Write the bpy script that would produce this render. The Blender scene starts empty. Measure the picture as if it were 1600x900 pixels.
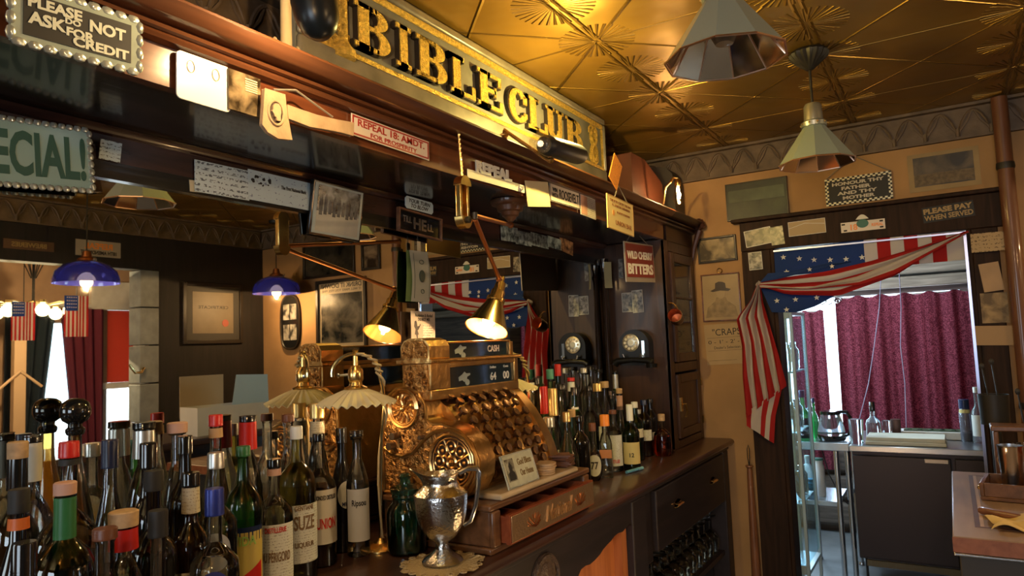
import bpy, math, random
from mathutils import Vector, Matrix
SC = bpy.context.scene
COL = SC.collection
random.seed(7)
PI = math.pi

# ------------------------------------------------------------------ camera
CAMP = Vector((1.065, 0.0, 1.58))
FPX = 1093.6
YAW, PITCH, ROLL = math.radians(31.8265), math.radians(4.6212), math.radians(-2.2554)
FW = Vector((-math.sin(YAW)*math.cos(PITCH), math.cos(YAW)*math.cos(PITCH), math.sin(PITCH)))
RT0 = Vector((math.cos(YAW), math.sin(YAW), 0))
UP0 = RT0.cross(FW)
RT = math.cos(ROLL)*RT0 + math.sin(ROLL)*UP0
UP = -math.sin(ROLL)*RT0 + math.cos(ROLL)*UP0
cam_d = bpy.data.cameras.new('camera')
cam = bpy.data.objects.new('camera', cam_d)
COL.objects.link(cam)
cam.matrix_world = Matrix(((RT.x, UP.x, -FW.x, CAMP.x), (RT.y, UP.y, -FW.y, CAMP.y), (RT.z, UP.z, -FW.z, CAMP.z), (0, 0, 0, 1)))
cam_d.sensor_width = 36
cam_d.lens = FPX/1600*36
cam_d.clip_start = 0.02
SC.camera = cam

# ------------------------------------------------------------------ world, exposure, daylight
SC.view_settings.view_transform = 'Standard'
SC.view_settings.look = 'None'
SC.view_settings.gamma = 1
SC.view_settings.use_curve_mapping = False
SC.view_settings.exposure = 0.5
w = bpy.data.worlds.new('world')
SC.world = w
w.use_nodes = True
bg = w.node_tree.nodes['Background']
bg.inputs[0].default_value = (0.75, 0.88, 1.0, 1)
bg.inputs[1].default_value = 3.0
try:
    SC.cycles.max_bounces = 12
    SC.cycles.transmission_bounces = 10
    SC.cycles.transparent_max_bounces = 12
    SC.cycles.glossy_bounces = 6
    SC.cycles.diffuse_bounces = 4
    SC.cycles.sample_clamp_indirect = 3.0
    SC.cycles.caustics_refractive = False
    SC.cycles.caustics_reflective = False
    SC.cycles.use_denoising = True
except Exception:
    pass


def lamp(name, kind, loc, power, color, size=0.05, to=None, sx=None, sy=None, spot=None, blend=0.6):
    d = bpy.data.lights.new(name, kind)
    d.energy = power
    d.color = color
    if kind == 'AREA':
        d.shape = 'RECTANGLE'
        d.size = sx
        d.size_y = sy
    elif kind == 'SPOT':
        d.spot_size = spot
        d.spot_blend = blend
        d.shadow_soft_size = size
    else:
        d.shadow_soft_size = size
    o = bpy.data.objects.new(name, d)
    COL.objects.link(o)
    o.location = loc
    if to is not None:
        o.rotation_euler = (Vector(to)-Vector(loc)).to_track_quat('-Z', 'Y').to_euler()
    return o


WARM = (1.0, 0.62, 0.28)
DAY2 = (0.58, 0.84, 1.0)
DAY = (0.62, 0.82, 1.0)
# daylight outside the window openings, with two added kitchen fills
lamp('kitchen_daylight', 'AREA', (0.4, 6.75, 1.45), 190, DAY, to=(0.4, 4.0, 1.2), sx=2.4, sy=1.3)
lamp('kitchen_fill', 'POINT', (0.55, 5.45, 2.30), 24, (0.7, 0.85, 1.0), 0.05)  # unseen cool fill added to lift the beam and the stand
lamp('kitchen_side_fill', 'AREA', (-0.60, 5.2, 1.45), 55, DAY2, to=(1.0, 5.2, 1.2), sx=1.2, sy=1.1)  # fill added inside the left wall, where no window opens
lamp('street_daylight', 'AREA', (1.2, -3.25, 1.65), 24, (0.72, 0.86, 1.0), to=(1.0, 2.0, 1.3), sx=2.0, sy=1.3)
lamp('parlour_daylight', 'AREA', (5.6, 3.3, 1.4), 34, DAY, to=(3.0, 3.0, 1.2), sx=1.6, sy=1.4)

XM = -0.515        # mirror plane
XV = 2*XM
XF = -0.165        # front of the cabinet and of the sign board
YB = 4.0           # back wall
ZC = 2.65          # ceiling
ZT = 1.011         # back bar top
XR = 2.93          # wall on the guests' side


def ray(x, y):
    return (x-800)*RT + (450-y)*UP + FPX*FW


def P(x, y, ax, v):
    d = ray(x, y)
    return CAMP + d*((v-CAMP[ax])/d[ax])


def PM(x, y, ax, v):
    """real point that is seen at (x, y) by way of the bar mirror"""
    d = ray(x, y)
    vv = XV-v if ax == 0 else v
    q = CAMP + d*((vv-CAMP[ax])/d[ax])
    return Vector((XV-q.x, q.y, q.z))


# ------------------------------------------------------------------ mesh helper
class MB:
    def __init__(s, M=None):
        s.v = []; s.f = []; s.m = []; s.M = M or Matrix.Identity(4)

    def add(s, vs, fs, mat=0):
        b = len(s.v)
        s.v += [tuple(s.M @ Vector(p)) for p in vs]
        s.f += [tuple(b+i for i in f) for f in fs]
        s.m += [mat]*len(fs)
        return s

    def box(s, x0, x1, y0, y1, z0, z1, mat=0):
        x0, x1 = min(x0, x1), max(x0, x1); y0, y1 = min(y0, y1), max(y0, y1); z0, z1 = min(z0, z1), max(z0, z1)
        vs = [(x, y, z) for z in (z0, z1) for y in (y0, y1) for x in (x0, x1)]
        return s.add(vs, [(0, 2, 3, 1), (4, 5, 7, 6), (0, 1, 5, 4), (2, 6, 7, 3), (0, 4, 6, 2), (1, 3, 7, 5)], mat)

    def prism(s, pts, a, b, axis='y', mat=0, cap=None):
        """pts in the plane across axis, extruded from a to b"""
        n = len(pts)
        def mk(p, t):
            if axis == 'y': return (p[0], t, p[1])
            if axis == 'x': return (t, p[0], p[1])
            return (p[0], p[1], t)
        vs = [mk(p, a) for p in pts] + [mk(p, b) for p in pts]
        s.add(vs, [(i, (i+1) % n, n+(i+1) % n, n+i) for i in range(n)], mat)
        s.add(vs, [tuple(range(n-1, -1, -1)), tuple(range(n, 2*n))], mat if cap is None else cap)
        return s

    def lathe(s, prof, seg=24, c=(0, 0, 0), mat=0, mats=None, sq=None, M=None, ripple=None):
        n = len(prof)
        vs = []
        for k, (r, z) in enumerate(prof):
            for i in range(seg):
                t = 2*PI*(i+0.5)/seg
                f = 1.0
                if sq and sq[k]:
                    q = max(abs(math.cos(t)), abs(math.sin(t)))
                    f = 1+(min(1/q, 1.24)*0.86-1)*sq[k]
                if ripple: f *= 1+ripple[k]*(1 if i % 2 else -1)
                p = Vector((r*f*math.cos(t), r*f*math.sin(t), z))
                if M is not None: p = M @ p
                vs.append((p.x+c[0], p.y+c[1], p.z+c[2]))
        base = len(s.v)
        s.v += [tuple(s.M @ Vector(p)) for p in vs]
        for k in range(n-1):
            mm = mats[k] if mats else mat
            for i in range(seg):
                j = (i+1) % seg
                s.f.append((base+k*seg+i, base+k*seg+j, base+(k+1)*seg+j, base+(k+1)*seg+i)); s.m.append(mm)
        if prof[0][0] > 1e-5:
            s.f.append(tuple(base+i for i in range(seg-1, -1, -1))); s.m.append(mats[0] if mats else mat)
        if prof[-1][0] > 1e-5:
            s.f.append(tuple(base+(n-1)*seg+i for i in range(seg))); s.m.append(mats[-1] if mats else mat)
        return s

    def tube(s, path, r, seg=8, mat=0, cap=True):
        path = [Vector(p) for p in path]
        n = len(path)
        rs = r if isinstance(r, (list, tuple)) else [r]*n
        t0 = (path[1]-path[0]).normalized()
        u = t0.orthogonal().normalized()
        vs = []
        for i, p in enumerate(path):
            t = (path[min(i+1, n-1)]-path[max(i-1, 0)])
            if t.length < 1e-9: t = t0
            t.normalize()
            u = (u-u.dot(t)*t)
            if u.length < 1e-6: u = t.orthogonal()
            u.normalize()
            b = t.cross(u)
            for k in range(seg):
                a = 2*PI*k/seg
                vs.append(tuple(p+rs[i]*(math.cos(a)*u+math.sin(a)*b)))
        fs = []
        for i in range(n-1):
            for k in range(seg):
                j = (k+1) % seg
                fs.append((i*seg+k, i*seg+j, (i+1)*seg+j, (i+1)*seg+k))
        if cap:
            fs.append(tuple(range(seg-1, -1, -1))); fs.append(tuple((n-1)*seg+k for k in range(seg)))
        return s.add(vs, fs, mat)

    def ball(s, c, r, seg=12, mat=0, sc=(1, 1, 1)):
        h = max(4, seg//2)
        prof = [(r*math.sin(PI*i/h), -r*math.cos(PI*i/h)) for i in range(h+1)]
        prof[0] = (1e-6, -r); prof[-1] = (1e-6, r)
        return s.lathe(prof, seg, c, mat, M=Matrix.Diagonal((sc[0], sc[1], sc[2])))

    def surf(s, fn, nu, nv, mat=0, matf=None, thick=0):
        """grid surface fn(u,v) -> point, u,v in 0..1; thick makes it a shell"""
        pts = [[Vector(fn(i/nu, j/nv)) for j in range(nv+1)] for i in range(nu+1)]
        def emit(P_, flip):
            b = len(s.v)
            for row in P_:
                s.v += [tuple(s.M @ p) for p in row]
            for i in range(nu):
                for j in range(nv):
                    q = (b+i*(nv+1)+j, b+(i+1)*(nv+1)+j, b+(i+1)*(nv+1)+j+1, b+i*(nv+1)+j+1)
                    s.f.append(q[::-1] if flip else q)
                    s.m.append(matf((i+.5)/nu, (j+.5)/nv) if matf else mat)
            return b
        b1 = emit(pts, False)
        if thick:
            off = []
            for i in range(nu+1):
                row = []
                for j in range(nv+1):
                    du = pts[min(i+1, nu)][j]-pts[max(i-1, 0)][j]
                    dv = pts[i][min(j+1, nv)]-pts[i][max(j-1, 0)]
                    nn = du.cross(dv)
                    nn = nn.normalized() if nn.length > 1e-12 else Vector((0, 0, 1))
                    row.append(pts[i][j]-nn*thick)
                off.append(row)
            b2 = emit(off, True)
            def idx(b, i, j): return b+i*(nv+1)+j
            for i in range(nu):
                for j, fl in ((0, False), (nv, True)):
                    q = (idx(b1, i, j), idx(b2, i, j), idx(b2, i+1, j), idx(b1, i+1, j))
                    s.f.append(q[::-1] if fl else q); s.m.append(matf((i+.5)/nu, .01 if j == 0 else .99) if matf else mat)
            for j in range(nv):
                for i, fl in ((0, True), (nu, False)):
                    q = (idx(b1, i, j), idx(b2, i, j), idx(b2, i, j+1), idx(b1, i, j+1))
                    s.f.append(q[::-1] if fl else q); s.m.append(matf(.01 if i == 0 else .99, (j+.5)/nv) if matf else mat)
        return s

    def build(s, name, mats, parent=None, bevel=0, angle=35, smooth=True):
        me = bpy.data.meshes.new(name)
        me.from_pydata(s.v, [], s.f)
        if not isinstance(mats, (list, tuple)): mats = [mats]
        for m_ in mats: me.materials.append(m_)
        me.polygons.foreach_set('material_index', s.m)
        if smooth:
            me.polygons.foreach_set('use_smooth', [True]*len(s.f))
            me.set_sharp_from_angle(angle=math.radians(angle))
        me.update()
        o = bpy.data.objects.new(name, me)
        COL.objects.link(o)
        if parent is not None: o.parent = parent
        if bevel:
            b = o.modifiers.new('edge', 'BEVEL')
            b.width = bevel; b.segments = 2; b.limit_method = 'ANGLE'; b.angle_limit = math.radians(40)
        return o


def tag(o, label, cat, group=None):
    o['label'] = label; o['category'] = cat
    if group: o['group'] = group
    return o


def thing(name, label, cat, loc=(0, 0, 0), rotz=0, group=None):
    o = bpy.data.objects.new(name, None)
    o.empty_display_size = 0.05
    COL.objects.link(o)
    o.location = loc; o.rotation_euler = (0, 0, rotz)
    return tag(o, label, cat, group)


def struct(name, mb, mats, parent=None, **k):
    o = mb.build(name, mats, parent, **k)
    if parent is None: o['kind'] = 'structure'
    return o


def copy_tree(o, parent=None):
    c = o.copy(); COL.objects.link(c)
    if parent is not None: c.parent = parent
    for ch in list(o.children):
        copy_tree(ch, c)
    return c


def text_mesh(txt, w, h, depth=0.002, bold=0.0, cx=0, cz=0, y=0, mirror=False, shear=0):
    """letters in the local x/z plane, facing -y; returns verts, faces"""
    cu = bpy.data.curves.new('t', 'FONT')
    cu.body = txt; cu.align_x = 'CENTER'; cu.align_y = 'CENTER'
    cu.offset = bold; cu.extrude = 0.5; cu.resolution_u = 3; cu.shear = shear
    cu.space_line = 0.9
    ob = bpy.data.objects.new('t', cu)
    me = bpy.data.meshes.new_from_object(ob)
    vs = [v.co.copy() for v in me.vertices]
    fs = [tuple(p.vertices) for p in me.polygons]
    bpy.data.objects.remove(ob); bpy.data.curves.remove(cu); bpy.data.meshes.remove(me)
    x0 = min(v.x for v in vs); x1 = max(v.x for v in vs)
    y0 = min(v.y for v in vs); y1 = max(v.y for v in vs)
    sx = w/(x1-x0); sy = h/(y1-y0)
    out = [((v.x-(x0+x1)/2)*sx+cx, y-(v.z+0.5)*depth, (v.y-(y0+y1)/2)*sy+cz) for v in vs]
    return out, fs


def text_part(name, txt, w, h, m, parent, cx=0, cz=0, y=0, depth=0.002, bold=0.02, wrap=0, shear=0):
    vs, fs = text_mesh(txt, w, h, depth, bold, cx, cz, y, shear=shear)
    if wrap:
        o2 = []
        for (x, yy, z) in vs:
            rr = wrap-yy
            a = x/wrap
            o2.append((rr*math.sin(a), -rr*math.cos(a), z))
        vs = o2
    mb = MB(); mb.add(vs, fs)
    return mb.build(name, m, parent, smooth=False)


# ------------------------------------------------------------------ materials
MATS = {}


def mat(name, col=(0.5, 0.5, 0.5), rough=0.5, metal=0.0, trans=0.0, ior=1.45, emis=None, es=0, coat=0, spec=0.5, bump=0, bscale=50, var=0, vscale=8, sheen=0):
    if name in MATS: return MATS[name]
    m = bpy.data.materials.new(name)
    m.use_nodes = True
    nt = m.node_tree
    b = nt.nodes['Principled BSDF']
    b.inputs['Base Color'].default_value = (*col, 1)
    b.inputs['Roughness'].default_value = rough
    b.inputs['Metallic'].default_value = metal
    b.inputs['Transmission Weight'].default_value = trans
    b.inputs['IOR'].default_value = ior
    b.inputs['Coat Weight'].default_value = coat
    b.inputs['Coat Roughness'].default_value = 0.08
    b.inputs['Specular IOR Level'].default_value = spec
    b.inputs['Sheen Weight'].default_value = sheen
    if emis:
        b.inputs['Emission Color'].default_value = (*emis, 1)
        b.inputs['Emission Strength'].default_value = es
    if bump or var:
        tc = nt.nodes.new('ShaderNodeTexCoord')
        if var:
            n = nt.nodes.new('ShaderNodeTexNoise'); n.inputs['Scale'].default_value = vscale; n.inputs['Detail'].default_value = 6
            nt.links.new(tc.outputs['Object'], n.inputs['Vector'])
            r = nt.nodes.new('ShaderNodeValToRGB')
            r.color_ramp.elements[0].position = 0.3; r.color_ramp.elements[1].position = 0.7
            r.color_ramp.elements[0].color = (*[c*(1-var) for c in col], 1)
            r.color_ramp.elements[1].color = (*[min(1, c*(1+var)) for c in col], 1)
            nt.links.new(n.outputs[0], r.inputs[0]); nt.links.new(r.outputs[0], b.inputs['Base Color'])
        if bump:
            n2 = nt.nodes.new('ShaderNodeTexNoise'); n2.inputs['Scale'].default_value = bscale; n2.inputs['Detail'].default_value = 4
            nt.links.new(tc.outputs['Object'], n2.inputs['Vector'])
            bp = nt.nodes.new('ShaderNodeBump'); bp.inputs['Strength'].default_value = bump; bp.inputs['Distance'].default_value = 0.01
            nt.links.new(n2.outputs[0], bp.inputs['Height']); nt.links.new(bp.outputs[0], b.inputs['Normal'])
    MATS[name] = m
    return m


def wood(name, c1, c2, rough=0.35, axis='Y', scale=6, coat=0.3):
    if name in MATS: return MATS[name]
    m = mat(name, c1, rough, coat=coat)
    nt = m.node_tree; b = nt.nodes['Principled BSDF']
    tc = nt.nodes.new('ShaderNodeTexCoord')
    mp = nt.nodes.new('ShaderNodeMapping')
    s = [scale*6]*3; s['XYZ'.index(axis)] = scale*0.5
    mp.inputs['Scale'].default_value = s
    n = nt.nodes.new('ShaderNodeTexNoise'); n.inputs['Scale'].default_value = 1; n.inputs['Detail'].default_value = 8; n.inputs['Distortion'].default_value = 0.6
    r = nt.nodes.new('ShaderNodeValToRGB')
    r.color_ramp.elements[0].position = 0.3; r.color_ramp.elements[1].position = 0.72
    r.color_ramp.elements[0].color = (*c1, 1); r.color_ramp.elements[1].color = (*c2, 1)
    nt.links.new(tc.outputs['Object'], mp.inputs[0]); nt.links.new(mp.outputs[0], n.inputs['Vector'])
    nt.links.new(n.outputs[0], r.inputs[0]); nt.links.new(r.outputs[0], b.inputs['Base Color'])
    bp = nt.nodes.new('ShaderNodeBump'); bp.inputs['Strength'].default_value = 0.12; bp.inputs['Distance'].default_value = 0.004
    nt.links.new(n.outputs[0], bp.inputs['Height']); nt.links.new(bp.outputs[0], b.inputs['Normal'])
    return m


def relief(name, c1, c2, rough, metal, scale, dist, strength=0.9, kind='F1', coords='Object'):
    """embossed metal: voronoi and noise relief with darker hollows"""
    if name in MATS: return MATS[name]
    m = mat(name, c1, rough, metal)
    nt = m.node_tree; b = nt.nodes['Principled BSDF']
    tc = nt.nodes.new('ShaderNodeTexCoord')
    v = nt.nodes.new('ShaderNodeTexVoronoi'); v.inputs['Scale'].default_value = scale; v.feature = kind
    n = nt.nodes.new('ShaderNodeTexNoise'); n.inputs['Scale'].default_value = scale*1.3; n.inputs['Detail'].default_value = 3; n.inputs['Distortion'].default_value = 2.5
    ad = nt.nodes.new('ShaderNodeMath'); ad.operation = 'ADD'
    nt.links.new(tc.outputs[coords], v.inputs['Vector']); nt.links.new(tc.outputs[coords], n.inputs['Vector'])
    nt.links.new(v.outputs['Distance'], ad.inputs[0]); nt.links.new(n.outputs[0], ad.inputs[1])
    r = nt.nodes.new('ShaderNodeValToRGB')
    r.color_ramp.elements[0].position = 0.55; r.color_ramp.elements[1].position = 0.95
    r.color_ramp.elements[0].color = (*c2, 1); r.color_ramp.elements[1].color = (*c1, 1)
    nt.links.new(ad.outputs[0], r.inputs[0]); nt.links.new(r.outputs[0], b.inputs['Base Color'])
    bp = nt.nodes.new('ShaderNodeBump'); bp.inputs['Strength'].default_value = strength; bp.inputs['Distance'].default_value = dist
    nt.links.new(ad.outputs[0], bp.inputs['Height']); nt.links.new(bp.outputs[0], b.inputs['Normal'])
    return m


def photo(seed, dark=(0.02, 0.018, 0.015), light=(0.5, 0.46, 0.4), scale=9, rough=0.3):
    nm = 'photo_%d' % seed
    if nm in MATS: return MATS[nm]
    m = mat(nm, light, rough)
    nt = m.node_tree; b = nt.nodes['Principled BSDF']
    tc = nt.nodes.new('ShaderNodeTexCoord')
    mp = nt.nodes.new('ShaderNodeMapping'); mp.inputs['Location'].default_value = (seed*1.7, seed*0.9, seed*2.3)
    n = nt.nodes.new('ShaderNodeTexNoise'); n.inputs['Scale'].default_value = scale; n.inputs['Detail'].default_value = 5; n.inputs['Distortion'].default_value = 0.5
    r = nt.nodes.new('ShaderNodeValToRGB')
    r.color_ramp.elements[0].position = 0.38; r.color_ramp.elements[1].position = 0.66
    r.color_ramp.elements[0].color = (*dark, 1); r.color_ramp.elements[1].color = (*light, 1)
    nt.links.new(tc.outputs['Object'], mp.inputs[0]); nt.links.new(mp.outputs[0], n.inputs['Vector'])
    nt.links.new(n.outputs[0], r.inputs[0]); nt.links.new(r.outputs[0], b.inputs['Base Color'])
    return m


def scribble(name, paper, ink, rows=60, rough=0.6, thr=0.52):
    """paper with rows of faded, unreadable handwriting or print (along local x, stacked in z)"""
    if name in MATS: return MATS[name]
    m = mat(name, paper, rough)
    nt = m.node_tree; b = nt.nodes['Principled BSDF']
    tc = nt.nodes.new('ShaderNodeTexCoord')
    mp = nt.nodes.new('ShaderNodeMapping'); mp.inputs['Scale'].default_value = (rows*2.2, rows*2.2, rows*3)
    n = nt.nodes.new('ShaderNodeTexNoise'); n.inputs['Scale'].default_value = 1; n.inputs['Detail'].default_value = 3
    w_ = nt.nodes.new('ShaderNodeTexWave'); w_.wave_type = 'BANDS'; w_.bands_direction = 'Z'; w_.inputs['Scale'].default_value = rows*0.32
    nt.links.new(tc.outputs['Object'], mp.inputs[0]); nt.links.new(mp.outputs[0], n.inputs['Vector'])
    nt.links.new(tc.outputs['Object'], w_.inputs['Vector'])
    a = nt.nodes.new('ShaderNodeMath'); a.operation = 'GREATER_THAN'; a.inputs[1].default_value = thr
    c = nt.nodes.new('ShaderNodeMath'); c.operation = 'GREATER_THAN'; c.inputs[1].default_value = 0.55
    d = nt.nodes.new('ShaderNodeMath'); d.operation = 'MULTIPLY'
    mx = nt.nodes.new('ShaderNodeMix'); mx.data_type = 'RGBA'
    mx.inputs[6].default_value = (*paper, 1); mx.inputs[7].default_value = (*ink, 1)
    nt.links.new(n.outputs[0], a.inputs[0]); nt.links.new(w_.outputs[1], c.inputs[0])
    nt.links.new(a.outputs[0], d.inputs[0]); nt.links.new(c.outputs[0], d.inputs[1])
    nt.links.new(d.outputs[0], mx.inputs[0]); nt.links.new(mx.outputs[2], b.inputs['Base Color'])
    return m


def cloth(name, col, trans=0.35, damask=0):
    if name in MATS: return MATS[name]
    m = bpy.data.materials.new(name); m.use_nodes = True
    nt = m.node_tree; nt.nodes.clear()
    out = nt.nodes.new('ShaderNodeOutputMaterial')
    d = nt.nodes.new('ShaderNodeBsdfDiffuse'); t = nt.nodes.new('ShaderNodeBsdfTranslucent'); mx = nt.nodes.new('ShaderNodeMixShader')
    d.inputs[0].default_value = (*col, 1); t.inputs[0].default_value = (*col, 1); mx.inputs[0].default_value = trans
    if damask:
        tc = nt.nodes.new('ShaderNodeTexCoord')
        v = nt.nodes.new('ShaderNodeTexNoise'); v.inputs['Scale'].default_value = damask; v.inputs['Detail'].default_value = 2; v.inputs['Distortion'].default_value = 3
        r = nt.nodes.new('ShaderNodeValToRGB'); r.color_ramp.elements[0].position = 0.47; r.color_ramp.elements[1].position = 0.55
        r.color_ramp.elements[0].color = (*[c*0.62 for c in col], 1); r.color_ramp.elements[1].color = (*[min(1, c*1.35+.01) for c in col], 1)
        nt.links.new(tc.outputs['Object'], v.inputs['Vector']); nt.links.new(v.outputs[0], r.inputs[0])
        nt.links.new(r.outputs[0], d.inputs[0]); nt.links.new(r.outputs[0], t.inputs[0])
    nt.links.new(d.outputs[0], mx.inputs[1]); nt.links.new(t.outputs[0], mx.inputs[2]); nt.links.new(mx.outputs[0], out.inputs[0])
    MATS[name] = m
    return m


def pane_mat(name, col=(0.95, 0.98, 1.0), gl=0.10, rough=0.01):
    if name in MATS: return MATS[name]
    m = bpy.data.materials.new(name); m.use_nodes = True
    nt = m.node_tree; nt.nodes.clear()
    out = nt.nodes.new('ShaderNodeOutputMaterial')
    t = nt.nodes.new('ShaderNodeBsdfTransparent'); g = nt.nodes.new('ShaderNodeBsdfGlossy'); mx = nt.nodes.new('ShaderNodeMixShader')
    t.inputs[0].default_value = (*col, 1); g.inputs['Roughness'].default_value = rough; mx.inputs[0].default_value = gl
    nt.links.new(t.outputs[0], mx.inputs[1]); nt.links.new(g.outputs[0], mx.inputs[2]); nt.links.new(mx.outputs[0], out.inputs[0])
    MATS[name] = m
    return m


def thin_glass(name, col, body=.4):
    if name in MATS: return MATS[name]
    m = bpy.data.materials.new(name); m.use_nodes = True
    nt = m.node_tree; nt.nodes.clear()
    out = nt.nodes.new('ShaderNodeOutputMaterial'); t = nt.nodes.new('ShaderNodeBsdfTransparent'); g = nt.nodes.new('ShaderNodeBsdfGlossy'); mx = nt.nodes.new('ShaderNodeMixShader')
    lw = nt.nodes.new('ShaderNodeLayerWeight'); lw.inputs[0].default_value = .42
    t.inputs[0].default_value = (*[x**.6 for x in col], 1); g.inputs['Roughness'].default_value = .03; g.inputs[0].default_value = (1, 1, 1, 1)
    tl = nt.nodes.new('ShaderNodeBsdfTranslucent'); m2 = nt.nodes.new('ShaderNodeMixShader'); m2.inputs[0].default_value = body
    tl.inputs[0].default_value = (*[x**.55 for x in col], 1)
    nt.links.new(t.outputs[0], m2.inputs[1]); nt.links.new(tl.outputs[0], m2.inputs[2])
    nt.links.new(lw.outputs[0], mx.inputs[0]); nt.links.new(m2.outputs[0], mx.inputs[1]); nt.links.new(g.outputs[0], mx.inputs[2]); nt.links.new(mx.outputs[0], out.inputs[0])
    MATS[name] = m
    return m


M_dark = wood('dark_wood', (0.018, 0.008, 0.005), (0.048, 0.02, 0.011), 0.38, coat=0.15)
M_darkz = wood('dark_wood_upright', (0.022, 0.011, 0.007), (0.06, 0.028, 0.016), 0.35, axis='Z')
M_soffit = wood('soffit_wood', (0.006, 0.005, 0.004), (0.013, 0.010, 0.009), 0.24, coat=0.5)
M_red = wood('red_wood', (0.085, 0.024, 0.010), (0.17, 0.052, 0.020), 0.25, coat=0.6)
M_redx = wood('red_wood_cross', (0.11, 0.035, 0.014), (0.22, 0.075, 0.03), 0.35, axis='Z')
M_cab = wood('cabinet_wood', (0.030, 0.013, 0.007), (0.070, 0.030, 0.015), 0.45, axis='Z', coat=0.1)
M_barf = wood('bar_front_wood', (0.012, 0.008, 0.009), (0.026, 0.017, 0.018), 0.5, coat=0)
M_orange = wood('orange_wood', (0.32, 0.10, 0.03), (0.5, 0.18, 0.06), 0.4, axis='Z')
M_oak = wood('oak', (0.10, 0.045, 0.018), (0.2, 0.09, 0.04), 0.3)
M_butch = wood('butcher_wood', (0.22, 0.14, 0.10), (0.32, 0.215, 0.155), 0.4, scale=4, coat=0.1)
M_butch2 = wood('butcher_edge', (0.22, 0.07, 0.025), (0.34, 0.12, 0.05), 0.4)
M_post = wood('pipe_copper_brown', (0.09, 0.03, 0.012), (0.16, 0.06, 0.024), 0.5, axis='Z')
M_weather = wood('weathered_wood', (0.12, 0.09, 0.065), (0.3, 0.24, 0.18), 0.8, axis='X', coat=0)
M_graywood = wood('grey_wood', (0.10, 0.10, 0.10), (0.2, 0.2, 0.2), 0.7, axis='Z', coat=0)
M_tan = mat('tan_plaster', (0.36, 0.205, 0.085), 0.8, var=0.18, vscale=3, bump=0.1, bscale=30)
M_brass = mat('brass', (0.72, 0.47, 0.16), 0.25, 1.0, var=0.2, vscale=30)
M_brassl = mat('brass_light', (0.85, 0.66, 0.33), 0.2, 1.0)
M_copper = mat('copper', (0.70, 0.30, 0.13), 0.3, 1.0)
M_steel = mat('steel', (0.6, 0.62, 0.65), 0.22, 1.0)
M_silver = mat('silver', (0.62, 0.6, 0.56), 0.16, 1.0, bump=0.25, bscale=140)
M_black = mat('black_gloss', (0.008, 0.008, 0.008), 0.12, coat=0.5)
M_blackm = mat('black_matt', (0.012, 0.012, 0.012), 0.6)
M_iron = mat('iron', (0.03, 0.028, 0.026), 0.5, 0.6)
M_white = mat('white_paint', (0.75, 0.75, 0.72), 0.5)
M_paper = mat('paper', (0.66, 0.66, 0.62), 0.6, var=0.06)
M_cream = mat('cream_paper', (0.62, 0.53, 0.34), 0.6, var=0.1)
M_clear = mat('clear_glass', (0.95, 0.98, 0.97), 0.01, trans=1.0)
M_lens = pane_mat('bulb_glass', (1, 0.95, 0.85), 0.12)
M_ink = mat('black_ink', (0.015, 0.013, 0.012), 0.6)
M_redink = mat('red_ink', (0.35, 0.03, 0.02), 0.5)
M_greenink = mat('green_ink', (0.02, 0.09, 0.07), 0.5)
M_goldleaf = mat('gold_leaf', (0.62, 0.42, 0.09), 0.45, 0.75, bump=1.0, bscale=260, var=.35, vscale=90)
M_cork = mat('cork', (0.50, 0.33, 0.18), 0.8, var=0.2, vscale=60)
M_fil = mat('filament', (1, 0.8, 0.5), 0.5, emis=(1.0, 0.72, 0.35), es=60)
M_glow = mat('lit_globe', (1, 0.9, 0.7), 0.5, emis=(1.0, 0.78, 0.42), es=22)

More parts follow.
